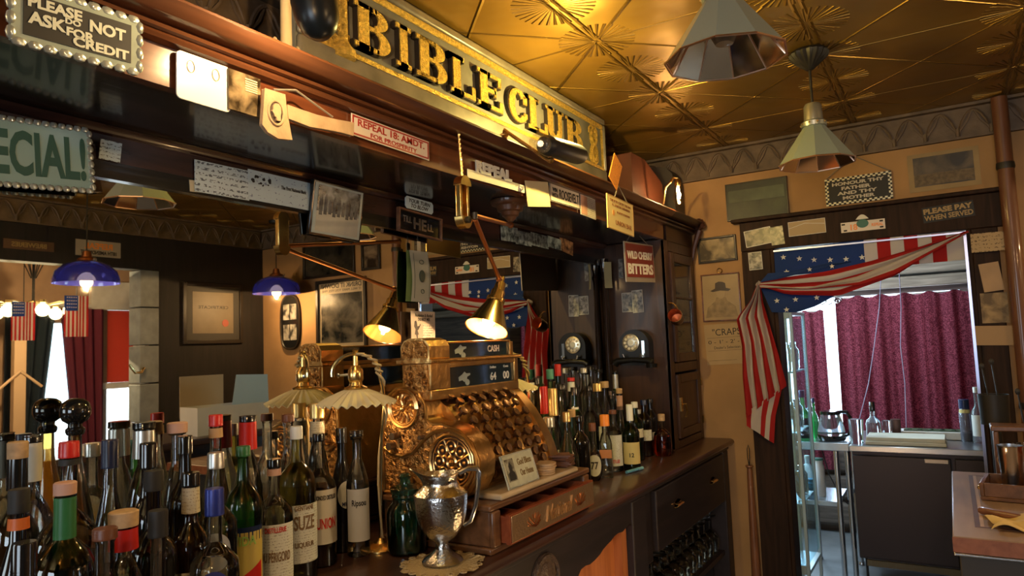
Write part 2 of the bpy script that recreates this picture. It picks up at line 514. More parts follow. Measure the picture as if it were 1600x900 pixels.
# ================================================================== STRUCTURE
def tin_ceiling():
    m = mat('tin_ceiling', (0.42, 0.22, 0.06), 0.36, 0.7)
    nt = m.node_tree; b = nt.nodes['Principled BSDF']; L = nt.links
    def N(op, a=None, c=None, v=None):
        n = nt.nodes.new('ShaderNodeMath'); n.operation = op
        for i, q in enumerate((a, c)):
            if q is None: continue
            if isinstance(q, (int, float)): n.inputs[i].default_value = q
            else: L.new(q, n.inputs[i])
        return n.outputs[0]
    g = nt.nodes.new('ShaderNodeNewGeometry')
    sp = nt.nodes.new('ShaderNodeSeparateXYZ'); L.new(g.outputs['Position'], sp.inputs[0])
    S = 0.325
    u = N('DIVIDE', N('SUBTRACT', sp.outputs[0], 0.072), S)
    v = N('DIVIDE', N('SUBTRACT', sp.outputs[1], 2.24), S)
    fu = N('SUBTRACT', u, N('ROUND', u)); fv = N('SUBTRACT', v, N('ROUND', v))     # offset from nearest node
    def ridge(d, w_):   # 1 on the line falling to 0 at width w_
        return N('MAXIMUM', N('SUBTRACT', 1.0, N('DIVIDE', N('ABSOLUTE', d), w_)), 0.0)
    def line(t, w_): return ridge(N('SUBTRACT', t, N('ROUND', t)), w_)
    u2 = N('MULTIPLY', u, 0.5)
    dbl = N('ADD', line(N('ADD', u2, 0.022), 0.012), line(N('SUBTRACT', u2, 0.022), 0.012))
    d1 = line(N('MULTIPLY', N('ADD', u, v), 0.5), 0.016)
    d2 = line(N('MULTIPLY', N('SUBTRACT', u, v), 0.5), 0.016)
    seam = line(N('MULTIPLY', v, 0.5), 0.01)
    ribs = N('ADD', N('ADD', dbl, seam), N('ADD', d1, d2))
    r = N('SQRT', N('ADD', N('MULTIPLY', fu, fu), N('MULTIPLY', fv, fv)))
    ang = N('ARCTAN2', fv, fu)
    fan = N('MULTIPLY', N('MAXIMUM', N('SINE', N('MULTIPLY', ang, 32.0)), 0.0),
            N('MULTIPLY', N('LESS_THAN', r, 0.42), N('GREATER_THAN', r, 0.07)))
    # fans only at every other node
    chk = N('LESS_THAN', N('ABSOLUTE', N('SUBTRACT', N('MULTIPLY', N('ADD', N('ROUND', u), 0.0), 0.5), N('ROUND', N('MULTIPLY', N('ROUND', u), 0.5)))), 0.1)
    fan = N('MULTIPLY', fan, chk)
    nz = nt.nodes.new('ShaderNodeTexNoise'); nz.inputs['Scale'].default_value = 2.2; nz.inputs['Detail'].default_value = 3
    L.new(g.outputs['Position'], nz.inputs['Vector'])
    hgt = N('ADD', N('ADD', ribs, N('MULTIPLY', fan, 1.6)), N('MULTIPLY', nz.outputs[0], 1.4))
    bp = nt.nodes.new('ShaderNodeBump'); bp.inputs['Strength'].default_value = 1.0; bp.inputs['Distance'].default_value = 0.016
    L.new(hgt, bp.inputs['Height']); L.new(bp.outputs[0], b.inputs['Normal'])
    rr = nt.nodes.new('ShaderNodeValToRGB'); rr.color_ramp.elements[0].position = 0.35; rr.color_ramp.elements[1].position = 0.7
    rr.color_ramp.elements[0].color = (0.23, 0.125, 0.022, 1); rr.color_ramp.elements[1].color = (0.42, 0.25, 0.045, 1)
    L.new(nz.outputs[0], rr.inputs[0]); L.new(rr.outputs[0], b.inputs['Base Color'])
    return m


M_tin = tin_ceiling()
XL = -0.62
mb = MB(); mb.box(XL-0.1, 6.2, -3.0, 4.12, ZC, ZC+0.1)
struct('ceiling', mb, M_tin)
mb = MB(); mb.box(XR+0.12, 6.2, -3.0, 6.5, ZC-0.005, ZC-0.001)
M_cream2 = mat('cream_ceiling', (0.75, 0.62, 0.42), 0.8)
struct('ceiling_parlour', mb, M_cream2)
mb = MB(); mb.box(XL-0.1, 2.9, 4.121, 6.9, ZC-0.25, ZC-0.15)
struct('ceiling_kitchen', mb, wood('kitchen_boards', (0.12, 0.08, 0.05), (0.3, 0.22, 0.15), 0.8, axis='X', coat=0))
mb = MB(); mb.box(XL-0.1, 6.2, -3.0, 6.9, -0.1, 0)
M_floor = mat('floor_slab', (0.16, 0.17, 0.18), 0.5, var=0.25, vscale=5)
struct('floor', mb, M_floor)
# left wall, behind the back bar
mb = MB(); mb.box(XL-0.1, XL, -3.0, 6.9, 0, ZC)
struct('wall_left', mb, M_tan)
mb = MB()
mb.box(XL-0.1, 0.3, -3.1, -3.0, 0, ZC); mb.box(2.1, 6.2, -3.1, -3.0, 0, ZC)
mb.box(0.3, 2.1, -3.1, -3.0, 0, 1.05); mb.box(0.3, 2.1, -3.1, -3.0, 2.25, ZC)
struct('wall_front', mb, M_tan)

# back wall with the kitchen opening
DX0, DX1 = 0.265, 1.185        # opening
DZ = 2.045
mb = MB()
mb.box(XL, DX0, YB, YB+0.12, 0, ZC); mb.box(DX1, XR+0.12, YB, YB+0.12, 0, ZC); mb.box(DX0, DX1, YB, YB+0.12, DZ, ZC)
struct('wall_back', mb, M_tan)
# door casing: dark boards
mb = MB()
hx0 = P(1155, 345, 1, YB-0.03).x
mb.box(hx0, P(1563, 295, 1, YB-0.03).x, YB-0.035, YB, DZ-0.002, 2.205)
mb.box(hx0-0.04, P(1572, 295, 1, YB-0.05).x, YB-0.06, YB, 2.205, 2.225)
jl = P(1168, 600, 1, YB-0.03).x
mb.box(hx0+0.0, DX0+0.0, YB-0.03, YB, 0, DZ-0.002)
mb.box(DX0, DX0+0.02, YB-0.03, YB+0.12, 0, DZ-0.002)
mb.box(DX1, P(1563, 400, 1, YB-0.03).x, YB-0.03, YB, 0, DZ-0.002)
mb.box(DX1-0.02, DX1, YB-0.03, YB+0.12, 0, DZ-0.002)
struct('trim_1', mb, wood('casing_wood', (0.016, 0.009, 0.006), (0.04, 0.02, 0.012), 0.6, axis='Z', coat=0), bevel=0.004)
MATS['casing_wood'].node_tree.nodes['Principled BSDF'].inputs['Specular IOR Level'].default_value = 0.15
# steel edging of the opening (bright metal angle on the right jamb)
mb = MB(); mb.box(DX1-0.032, DX1-0.02, YB-0.045, YB-0.03, 0.0, DZ-0.01); mb.box(DX0+0.02, DX1-0.02, YB-0.045, YB-0.03, DZ-0.02, DZ-0.012)
struct('trim_2', mb, mat('blued_metal', (0.35, 0.38, 0.55), 0.3, 0.9))

# right wall (guests' side) with the wide opening to the next room
OY1 = 2.90
mb = MB()
mb.box(XR, XR+0.12, OY1+0.15, 4.12, 0, ZC); mb.box(XR, XR+0.12, -3.0, OY1+0.15, 2.24, ZC); mb.box(XR, XR+0.12, -3.0, -0.6, 0, 2.24)
M_dkwall = wood('dark_panelling', (0.007, 0.005, 0.004), (0.016, 0.011, 0.010), 0.75, axis='Z', coat=0)
struct('wall_right', mb, M_dkwall)
mb = MB()
for k in range(8):
    mb.box(XR-0.015, XR+0.135, OY1+0.005, OY1+0.15, k*0.28+0.004, (k+1)*0.28-0.004)
struct('trim_3', mb, mat('grey_blocks', (0.17, 0.18, 0.18), 0.7, var=0.2, vscale=12), bevel=0.006)

# next room
mb = MB()
FX = 5.0
wy0, wy1 = 3.08, 3.47
mb.box(FX, FX+0.1, -3.0, wy0, 0, ZC); mb.box(FX, FX+0.1, wy1, 3.78, 0, ZC)
mb.box(FX, FX+0.1, 3.78, 4.06, 2.1, ZC); mb.box(FX, FX+0.1, 4.06, 6.5, 0, ZC)
mb.box(FX, FX+0.1, wy0, wy1, 0, 0.45); mb.box(FX, FX+0.1, wy0, wy1, 1.95, ZC); mb.box(FX, FX+0.1, 3.78, 4.06, 0, 0.5)
struct('wall_parlour', mb, mat('parlour_wall', (0.23, 0.13, 0.07), 0.8, var=0.2, vscale=4))
mb = MB(); mb.box(XR+0.12, 6.2, 6.5, 6.6, 0, ZC)
struct('wall_parlour_end', mb, MATS['parlour_wall'])
mb = MB()
mb.box(FX-0.05, FX, 3.60, 4.4, 2.08, 2.36); mb.box(FX-0.04, FX, 3.60, 3.70, 0, 2.08); mb.box(FX-0.04, FX, 4.04, 4.14, 0, 2.08)
mb.box(FX-0.04, FX, 3.70, 4.04, 1.30, 1.36); mb.box(FX-0.06, FX, 2.9, 3.6, 2.1, 2.13)
struct('trim_4', mb, mat('pale_trim', (0.42, 0.36, 0.3), 0.6, var=0.15))
# stained pane above, curtained pane below
w1 = MB(); w1.box(FX+0.02, FX+0.03, 3.78, 4.06, 1.36, 2.08)
mm = cloth('red_stained_pane', (0.34, 0.07, 0.04), 0.7)
w1o = struct('window_1', w1, mm)
w2 = MB(); w2.box(FX+0.03, FX+0.035, wy0, wy1, 0.45, 1.95)
struct('window_2', w2, pane_mat('window_pane'))

# gothic plaster frieze round the room under the ceiling
M_frieze = mat('frieze_plaster', (0.12, 0.082, 0.052), 0.6, var=0.35, vscale=14, bump=0.3, bscale=25)


def frieze(name, y0, y1, xw, nrm, along='y'):
    """arches in relief on a strip 0.16 high; xw = wall plane, nrm = direction out of the wall"""
    mb = MB()
    z0, z1 = 2.485, ZC-0.001
    def put(a, z, o):     # a along, z up, o out
        return (xw+nrm*o, a, z) if along == 'y' else (a, xw+nrm*o, z)
    def bx(a0, a1, z0_, z1_, o):
        p, q = put(a0, z0_, 0), put(a1, z1_, o)
        mb.box(p[0], q[0], p[1], q[1], p[2], q[2])
    bx(y0, y1, z0, z1, 0.012)
    bx(y0, y1, z0, z0+0.012, 0.024)
    bx(y0, y1, z1-0.014, z1, 0.05)
    n = int(round((y1-y0)/0.135)); st = (y1-y0)/n
    for i in range(n):
        c = y0+(i+.5)*st
        path = []
        for k in range(9):
            t = k/8
            hh = math.sin(t*PI)**0.7
            path.append(put(c+(t-.5)*st*0.95, z0+0.03+0.105*hh*(1-abs(t-.5)*.1), 0.018))
        mb.tube(path, 0.007, 5)
        for sgn in (-1, 1):
            mb.tube([put(c+sgn*st*.03, z0+0.135, 0.016), put(c+sgn*st*.2, z0+0.08, 0.02), put(c+sgn*st*.48, z0+0.03, 0.02)], 0.005, 4)
        mb.tube([put(c+st*.5, z0+0.012, 0.02), put(c+st*.5, z0+0.05, 0.02)], 0.010, 6)
    return struct(name, mb, M_frieze)


frieze('trim_5', XL+0.03, XR-0.0, YB, -1, 'x')
frieze('trim_6', -1.0, YB-0.03, XR, -1, 'y')
frieze('trim_7', -0.6, YB-0.03, XL, 1, 'y')

# ---- kitchen beyond the opening
KY = 6.2
kw = MB()
wx0, wx1, wz0, wz1 = -0.35, 1.15, 0.75, 1.86
kw.box(XL, wx0, KY, KY+0.12, 0, ZC); kw.box(wx1, 2.9, KY, KY+0.12, 0, ZC)
kw.box(wx0, wx1, KY, KY+0.12, 0, wz0); kw.box(wx0, wx1, KY, KY+0.12, wz1, ZC)
struct('wall_kitchen', kw, wood('log_wall', (0.05, 0.04, 0.035), (0.14, 0.11, 0.09), 0.8, axis='X', coat=0))
mb = MB(); mb.box(2.8, 2.9, 4.13, KY, 0, ZC)
struct('wall_kitchen_side', mb, MATS['log_wall'])
mb = MB()
for k in range(3):
    mb.box(-0.6, 2.8, KY-0.08, KY-0.001, 0.05+k*0.21, 0.24+k*0.21)
struct('trim_8', mb, MATS['log_wall'], bevel=0.03)
mb = MB()
mb.box(-0.6, 2.8, KY-0.10, KY-0.001, 2.0, 2.28); mb.box(-0.6, 2.8, KY-0.06, KY-0.001, 1.90, 1.985)
mb.box(-0.6, 2.8, 5.2, 5.32, 2.33, 2.40)
struct('trim_9', mb, M_weather, bevel=0.01)
mb = MB(); mb.box(wx0, wx1, KY+0.05, KY+0.055, wz0, wz1)
mb.box(wx0, wx0+0.05, KY+0.04, KY+0.07, wz0, wz1); mb.box(0.3, 0.34, KY+0.04, KY+0.07, wz0, wz1)
struct('window_3', mb, MATS['window_pane'])

# ================================================================== BACK BAR
bb = thing('back_bar', 'dark wooden back bar base with drawer, scalloped apron and oval medallion', 'back bar', (0, 0, 0))
ms = thing('mirror_surround', 'large bar mirror under a deep soffit with reddish sign board and crown moulding', 'mirror', (0, 0, 0))
Y0 = -0.55
# worktop with a rounded nose
mb = MB()
nose = [(-0.515, ZT-0.035), (-0.515, ZT), (-0.02, ZT), (-0.006, ZT-0.005), (0.0, ZT-0.014), (0.0, ZT-0.022), (-0.008, ZT-0.032), (-0.022, ZT-0.035)]
mb.prism([(p[0], p[1]) for p in nose][::-1], Y0, YB-0.005, 'y')
o = mb.build('bar_worktop', wood('worktop_wood', (0.03, 0.014, 0.01), (0.07, 0.028, 0.018), 0.3, coat=0.3), None); tag(o, 'long dark polished wooden worktop carrying the bottles and the till', 'worktop')
mb = MB(); mb.box(-0.515, -0.03, Y0, YB-0.01, ZT-0.06, ZT-0.036)
mb.build('top_moulding', M_barf, bb, bevel=0.008)
# fronts
mb = MB()
ap = [(Y0, ZT-0.061), (2.60, ZT-0.061)]+[(P(x, y, 0, -0.042).y, P(x, y, 0, -0.042).z) for x, y in ((988, 822), (984, 818), (979, 824), (973, 831), (966, 833), (960, 838), (955, 845), (949, 851), (943, 858), (938, 866), (930, 875), (922, 882), (915, 884), (908, 890), (903, 902))]+[(2.05, 0.795), (1.98, 0.72), (1.7, 0.62), (Y0, 0.60)]
mb.prism(ap[::-1], -0.062, -0.042, 'x')
mb.build('scalloped_apron', M_barf, bb)
mb = MB()
mb.box(-0.13, -0.036, 2.60, 2.74, 0, ZT-0.061); mb.box(-0.09, -0.05, 2.74, 2.83, 0.66, ZT-0.061)
mb.build('middle_post', M_barf, bb, bevel=0.006)
mb = MB(); mb.box(-0.13, -0.036, 3.895, 3.985, 0, ZT-0.061); mb.box(-0.5, -0.13, 3.94, 3.985, 0, ZT-0.061)
mb.build('corner_post', M_barf, bb, bevel=0.006)
mb = MB(); mb.box(-0.125, -0.10, 1.55, 2.60, 0.0, 0.93)
mb.box(-0.10, -0.066, 2.545, 2.595, 0.0, 0.86)
mb.build('inner_panel', M_orange, bb)
mb = MB(); mb.box(-0.5, -0.48, Y0, 3.94, 0, ZT-0.06)
mb.build('back_panel', mat('pale_back_panel', (0.45, 0.33, 0.16), 0.7, var=0.2), bb)
mb = MB(); mb.box(-0.48, -0.06, 2.75, 3.93, 0.40, 0.425)
mb.build('glass_shelf', M_barf, bb)
dr = MB(); dr.box(-0.42, -0.036, 2.86, 3.885, 0.69, 0.942)
dro = dr.build('drawer', M_barf, bb, bevel=0.006)
for yy in (3.113, 3.66):
    k = MB(Matrix.Translation((-0.036, yy, 0.835)))
    for a in range(2):
        k.prism([(0.045*math.cos(t), 0.022*math.sin(t)*(1 if math.sin(t) > 0 else .4)) for t in [2*PI*i/14 for i in range(14)]], 0.0, 0.004, 'x')
    k.surf(lambda u, v: (0.022*math.sin(v*PI), 0.038*math.cos(u*PI), 0.012-0.022*v), 8, 6, thick=0.002)
    k.build('cup_pull', M_brass, dro)
mb = MB()   # oval medallion on the apron
mb.prism([(1.905+0.085*math.cos(t), 0.855+0.085*math.sin(t)) for t in [2*PI*i/28 for i in range(28)]], -0.042, -0.036, 'x')
mb.tube([(-0.036, 1.905+0.075*math.cos(t), 0.855+0.075*math.sin(t)) for t in [2*PI*i/28 for i in range(29)]], 0.008, 6)
mb.ball((-0.036, 1.905, 0.855), 0.05, 14, sc=(.2, 1, 1.2))
mb.build('medallion', relief('carved_dark', (0.08, 0.05, 0.035), (0.02, 0.012, 0.01), 0.4, 0, 40, 0.006), bb)

# mirror with frame
mb = MB(); mb.box(XM-0.02, XM, Y0, 3.5, ZT, 2.03)
mb.build('mirror', mat('mirror_glass', (0.80, 0.79, 0.72), 0.012, 1.0), ms, smooth=False)
mb = MB(); mb.box(XM, XM+0.012, Y0, 3.495, 2.024, 2.10)
mb.prism([(XM+0.012, 2.083), (XM+0.02, 2.086), (XM+0.024, 2.092), (XM+0.034, 2.10), (XM+.012, 2.10)][::-1], Y0, 3.495, 'y')
mb.build('mirror_top_rail', wood('rail_wood', (0.02, 0.008, 0.006), (0.06, 0.025, 0.018), 0.25), ms)
mb = MB(); mb.box(XM, XM+0.012, Y0, 3.5, 1.985, 2.024)
mb.build('mirror_lower_rail', M_soffit, ms)
# column at the far edge of the mirror
cy = 3.455; cxx = XM+0.026
mb = MB(); prof = [(0.03, ZT), (0.03, 1.05), (0.022, 1.07), (0.024, 1.30), (0.020, 1.9), (0.028, 1.92), (0.02, 1.94), (0.028, 1.985), (0.028, 2.02)]
mb.lathe([(r*.85, z) for r, z in prof], 16, (cxx, cy, 0))
mb.build('column', mat('column_lacquer', (0.02, 0.012, 0.01), 0.15, coat=0.6), ms)

# soffit, sign board, crown
mb = MB(); mb.box(XM+0.001, XF-0.001, Y0, 3.5, 2.101, 2.125)
mb.build('soffit', M_soffit, ms)
mb = MB(); mb.box(XF-0.025, XF, Y0, 3.5, 2.096, 2.20)
mb.build('fascia', M_red, ms)
mb = MB()
ZCR = 2.240
cr = [(XF-0.02, 2.174), (XF+0.008, 2.174), (XF+0.020, 2.177), (XF+0.025, 2.184), (XF+0.020, 2.190), (XF+0.018, 2.192),
      (XF+0.030, 2.194), (XF+0.034, 2.199), (XF+0.028, 2.203), (XF+0.012, 2.204), (XF+0.012, 2.209)]
cr += [(XF+0.050, 2.211), (XF+0.056, 2.214), (XF+0.078, 2.232), (XF+0.078, 2.237), (XF+0.074, ZCR), (-0.45, ZCR), (-0.45, 2.19), (XF-0.02, 2.19)]
mb.prism(cr[::-1], Y0, 3.499, 'y')
mb.build('crown_moulding', wood('crown_wood', (0.075, 0.026, 0.010), (0.15, 0.055, 0.022), 0.3, coat=0.5), ms)
mb = MB(); mb.box(XL+0.002, XM-0.021, Y0, 3.49, 0.02, 2.235)
mb.build('backing', M_dark, ms)

# end cabinet (stands on the worktop): part of the back bar unit but lifts away
cab = thing('corner_cabinet', 'tall dark wooden cabinet with glazed door at far end of back bar', 'cabinet', (0, 0, 0))
CY0, CY1 = 3.5, 3.99
mb = MB(); mb.box(XM-0.02, XF-0.003, CY0, CY0+0.02, ZT+0.001, 2.096)
mb.build('side_panel', M_cab, cab)
mb = MB(); mb.box(XM-0.0, XM+0.02, CY0+0.021, CY1, ZT+0.001, 2.235); mb.box(XM+0.021, XF-0.02, CY1-0.02, CY1, ZT+0.001, 2.17)
mb.box(XM+0.021, XF-0.02, CY0+0.021, CY1-0.021, 2.1, 2.12); mb.box(XM+0.021, XF-0.02, CY0+0.021, CY1-0.021, 1.42, 1.44)
mb.box(XM+0.021, XF-0.02, CY0+0.021, CY1-0.021, ZT+0.001, ZT+0.02)
mb.build('carcass', M_cab, cab)
mb = MB()
X = XF
mb.box(X-0.02, X, CY0, 3.56, ZT+0.001, 2.096); mb.box(X-0.02, X, 3.945, CY1, ZT+0.001, 2.096)
mb.box(X-0.02, X, 3.561, 3.944, ZT+0.001, 1.05); mb.box(X-0.02, X, 3.561, 3.944, 1.40, 1.45); mb.box(X-0.02, X, 3.561, 3.944, 2.04, 2.096)
mb.build('face_frame', M_cab, cab, bevel=0.003)
d1 = MB(); X2 = X+0.012
for a in ((3.565, 3.61, 1.455, 2.035), (3.895, 3.94, 1.455, 2.035), (3.611, 3.894, 1.455, 1.50), (3.611, 3.894, 1.985, 2.035)):
    d1.box(X-0.008, X2, *a)
d1.box(X-0.004, X2, 3.611, 3.894, 1.79, 1.80)
d1o = d1.build('glazed_door', M_cab, cab, bevel=0.003)
mb = MB(); mb.box(X-0.002, X+0.001, 3.611, 3.894, 1.50, 1.985); mb.build('glass_pane', pane_mat('cabinet_pane', (0.9, 0.9, 0.85), 0.15), d1o)
d2 = MB()
for a in ((3.565, 3.61, 1.06, 1.39), (3.895, 3.94, 1.06, 1.39), (3.611, 3.894, 1.06, 1.105), (3.611, 3.894, 1.345, 1.39)):
    d2.box(X-0.008, X2, *a)
d2.box(X-0.006, X+0.003, 3.611, 3.894, 1.105, 1.345)
d2o = d2.build('panel_door', M_cab, cab, bevel=0.003)
mb = MB(); mb.box(X2, X2+0.006, 3.575, 3.60, 1.20, 1.27); mb.tube([(X2+0.006, 3.6, 1.235), (X2+0.018, 3.615, 1.235), (X2+0.018, 3.625, 1.19), (X2+0.01, 3.62, 1.165)], 0.005, 6)
mb.build('latch', M_brass, d2o)
for zz in (1.12, 1.33):
    mb = MB(); mb.tube([(X2+0.003, 3.943, zz-0.02), (X2+0.003, 3.943, zz+0.02)], 0.005, 6); mb.build('hinge', M_brass, d2o)
mb = MB(); mb.box(XM+0.022, X-0.022, CY0+0.022, CY1-0.022, 1.70, 1.708); mb.build('shelf', M_cab, cab)
# its crown with carved scroll
mb = MB()
mb.prism([(p[0], p[1]) for p in cr[::-1]], 3.501, YB-0.012, 'y')
mb.box(X-0.02, X-0.001, 3.545, CY1, 2.097, 2.20)
mb.build('crown', M_dark, cab)
mb = MB()
for k in range(9):
    a = k*0.75; r = 0.034*(1-k/14)
    mb.ball((X+0.055+r*math.cos(a)*.6, 3.95, 2.215+r*math.sin(a)), 0.019-0.0009*k, 8)
mb.tube([(X+0.055, 3.95, 2.19), (X+0.04, 3.95, 2.15), (X+0.018, 3.95, 2.09), (X+0.008, 3.95, 2.02)], [0.02, 0.017, 0.013, 0.006], 8)
mb.build('carved_scroll', mat('scroll_wood', (0.05, 0.02, 0.015), 0.3), cab)
# little glasses inside the glazed cabinet
gl = MB(); gl.lathe([(0.02, 0), (0.022, 0.004), (0.004, 0.012), (0.004, 0.05), (0.022, 0.07), (0.028, 0.10), (0.026, 0.13)], 14)
g0 = gl.build('goblet', M_clear)
first = True
for zz in (1.4405, 1.7085):
    for yy in (3.66, 3.75, 3.84):
        o = g0 if first else g0.copy()
        if not first: COL.objects.link(o)
        first = False
        o.location = (X-0.09, yy, zz)
        tag(o, 'small glass goblet behind the glazed door on the %s shelf' % ('lower' if zz < 1.5 else 'upper'), 'glass', 'goblets on the cabinet %s shelf' % ('lower' if zz < 1.5 else 'upper'))

# ================================================================== SIGNS AND PICTURES (helper)
def place_rect(tl, br, ax, v, mir=False):
    f = PM if mir else P
    a = f(tl[0], tl[1], ax, v); b = f(br[0], br[1], ax, v)
    c = (a+b)/2
    wd = abs(a.x-b.x) if ax == 1 else abs(a.y-b.y)
    rz = 0 if ax == 1 else (PI/2 if not mir else -PI/2)
    return c, wd, abs(a.z-b.z), rz


def board(name, label, cat, tl, br, ax, v, m, th=0.004, frame=None, mir=False, group=None, texts=(), roll=0, lean=0, off=0.0, border=None, size=None, round_=0):
    """flat sign/picture/paper on a wall. frame=(width,depth,material), texts=[(str,cx,cz,w,h,mat)] in fractions"""
    c, wd, ht, rz = place_rect(tl, br, ax, v, mir)
    if size: wd, ht = size
    t = thing(name, label, cat, c, rz, group)
    t.rotation_euler = (lean, roll, rz)
    y0 = -off
    fw = frame[0] if frame else 0
    mb = MB()
    hw, hh = wd/2-fw*.6, ht/2-fw*.6
    if round_:
        pts = []
        for qx, qz, a0 in ((1, 1, 0), (-1, 1, 90), (-1, -1, 180), (1, -1, 270)):
            for k in range(5):
                a = math.radians(a0+k*22.5)
                pts.append((qx*(hw-round_)+round_*math.cos(a), qz*(hh-round_)+round_*math.sin(a)))
        mb.prism(pts, y0-th, y0, 'y')
    else:
        mb.box(-hw, hw, y0-th, y0, -hh, hh)
    mb.build('picture' if frame else 'sheet', m, t, smooth=False)
    if border:
        bw, bm, inset = border
        mb = MB()
        yy = y0-th
        for s in (-1, 1):
            mb.box(s*(hw-inset), s*(hw-inset-bw), yy-0.0012, yy-0.0001, -hh+inset, hh-inset)
            mb.box(-hw+inset+bw, hw-inset-bw, yy-0.0012, yy-0.0001, s*(hh-inset), s*(hh-inset-bw))
        mb.build('border', bm, t, smooth=False)
    if frame:
        fd = frame[1]; mb = MB()
        W, H = wd/2, ht/2
        mb.box(-W, -W+fw, y0-fd, y0, -H, H); mb.box(W-fw, W, y0-fd, y0, -H, H)
        mb.box(-W+fw, W-fw, y0-fd, y0, H-fw, H); mb.box(-W+fw, W-fw, y0-fd, y0, -H, -H+fw)
        mb.build('frame', frame[2], t, bevel=min(0.003, fw*.2))
    for q in texts:
        s_, cx, cz, w_, h_, m_ = q[:6]
        bold = q[6] if len(q) > 6 else 0.025
        text_part('lettering', s_, w_*wd, h_*ht, m_, t, cx*wd, cz*ht, y0-th, 0.0015, bold)
    t['w'] = wd; t['h'] = ht
    return t, wd, ht


def chain(mb, a, b, r=0.0025, n=10, sag=0):
    a = Vector(a); b = Vector(b)
    pts = []
    for i in range(n+1):
        p = a.lerp(b, i/n); p.z -= sag*math.sin(PI*i/n)
        pts.append(p)
    mb.tube(pts, r, 5)


# ------------------------------------------------------------------ the big carved sign on the crown
SXF = XF-0.12
sg = thing('bar_sign', 'long carved sign with gold slab letters on grey ground above the crown moulding', 'sign', (SXF, 2.12, ZCR), PI/2)
L0, L1 = -0.94, 0.935
Zs0, Zs1 = 0.002, 0.402
mb = MB(); mb.box(L0, L1, 0, 0.03, Zs0, Zs1)
mb.build('ground', mat('sign_grey', (0.155, 0.15, 0.125), 0.5, var=0.2, vscale=14), sg)
mb = MB()
for (a0, a1, z0, z1) in ((L0, L1, Zs1-0.03, Zs1), (L0, L1, Zs0, Zs0+0.145), (L0, L0+0.02, Zs0+0.146, Zs1-0.031), (L1-0.018, L1, Zs0+0.146, Zs1-0.031)):
    mb.box(a0, a1, -0.018, -0.0001, z0, z1)
mb.build('frame', mat('sign_frame', (0.20, 0.18, 0.14), 0.35, 0.3, var=0.3, vscale=10), sg, bevel=0.008)
mb = MB()
for (a0, a1, z0, z1) in ((L0+.02, L1-.018, Zs1-0.052, Zs1-0.031), (L0+.02, L1-.018, Zs0+0.146, Zs0+0.162), (L1-0.030, L1-0.0185, Zs0+0.163, Zs1-0.053), (L0+0.0205, L0+0.032, Zs0+0.163, Zs1-0.053)):
    mb.box(a0, a1, -0.012, -0.0001, z0, z1)
mb.build('gold_moulding', M_goldleaf, sg, bevel=0.004)


def glyph(mb, ch, x0, x1, z0, z1, d, g=0.0):
    """slab serif capital from strokes; g grows the strokes (for the dark backing)"""
    w_ = x1-x0; h_ = z1-z0; st = w_*(0.29 if ch != 'I' else 0.5); hz = h_*0.15; sf = h_*0.1
    y0_, y1_ = d
    def b(a, c, e, f): mb.box(x0+a*w_-g, x0+c*w_+g, y0_, y1_, z0+e*h_-g, z0+f*h_+g)
    s_ = st/w_
    def arc(cx, cz, ro_x, ro_z, ri_x, ri_z, a0, a1, n=14):
        pts = [(x0+w_*(cx+(ro_x)*math.cos(a0+(a1-a0)*i/n))+g*math.cos(a0+(a1-a0)*i/n), z0+h_*(cz+ro_z*math.sin(a0+(a1-a0)*i/n))+g*math.sin(a0+(a1-a0)*i/n)) for i in range(n+1)]
        pti = [(x0+w_*(cx+(ri_x)*math.cos(a0+(a1-a0)*i/n))-g*math.cos(a0+(a1-a0)*i/n), z0+h_*(cz+ri_z*math.sin(a0+(a1-a0)*i/n))-g*math.sin(a0+(a1-a0)*i/n)) for i in range(n+1)]
        for i in range(n):
            mb.prism([pts[i], pts[i+1], pti[i+1], pti[i]], y0_, y1_, 'y')
    if ch == 'I':
        b(.25, .75, 0, 1); b(0, 1, 0, .1); b(0, 1, .9, 1)
    if ch in 'BEL':
        b(.1, .1+s_, 0, 1); b(0, .5, 0, .1); b(0, .5, .9, 1)
    if ch == 'L':
        b(.4, 1, 0, .1); b(.86, 1, .1, .34); b(0, .55, .9, 1)
    if ch == 'E':
        b(.4, 1, 0, .1); b(.86, 1, .1, .3); b(.4, .95, .9, 1); b(.82, .95, .72, .9); b(.4, .72, .45, .56); b(.66, .74, .38, .64)
    if ch == 'B':
        b(.4, .62, .9, 1); b(.4, .66, 0, .1); b(.4, .6, .47, .56)
        arc(.56, .765, .38, .235, .10, .14, -PI/2, PI/2); arc(.6, .27, .40, .27, .10, .165, -PI/2, PI/2)
    if ch == 'C':
        arc(.52, .5, .5, .5, .2, .38, math.radians(40), math.radians(320), 24)
        b(.78, .95, .62, .84); b(.8, .95, .2, .34)
    if ch == 'U':
        b(.1, .36, .3, 1); b(.70, .88, .3, 1); b(0, .46, .9, 1); b(.6, 1, .9, 1)
        arc(.49, .32, .39, .32, .13, .2, PI, 2*PI)


letters = [('B', 555, 610), ('I', 620, 643), ('B', 652, 699), ('L', 705, 743), ('E', 747, 786), ('C', 795, 826), ('L', 827, 856), ('U', 855, 882), ('B', 886, 911)]
for ch, xa, xb in letters:
    ym = lambda x: 45+(x-582)*0.555
    ya = P(xa, ym(xa), 0, SXF+0.0205).y-2.12; yb = P(xb, ym(xb), 0, SXF+0.0205).y-2.12
    mb = MB(); glyph(mb, ch, ya, yb, 0.184, 0.314, (-0.016, -0.0002), g=0.004)
    lo = mb.build('letter_backing', mat('letter_side', (0.02, 0.014, 0.01), 0.5), sg, smooth=False)
    mb = MB(); glyph(mb, ch, ya, yb, 0.184, 0.314, (-0.0205, -0.0162))
    mb.build('letter', M_goldleaf, lo, smooth=False)
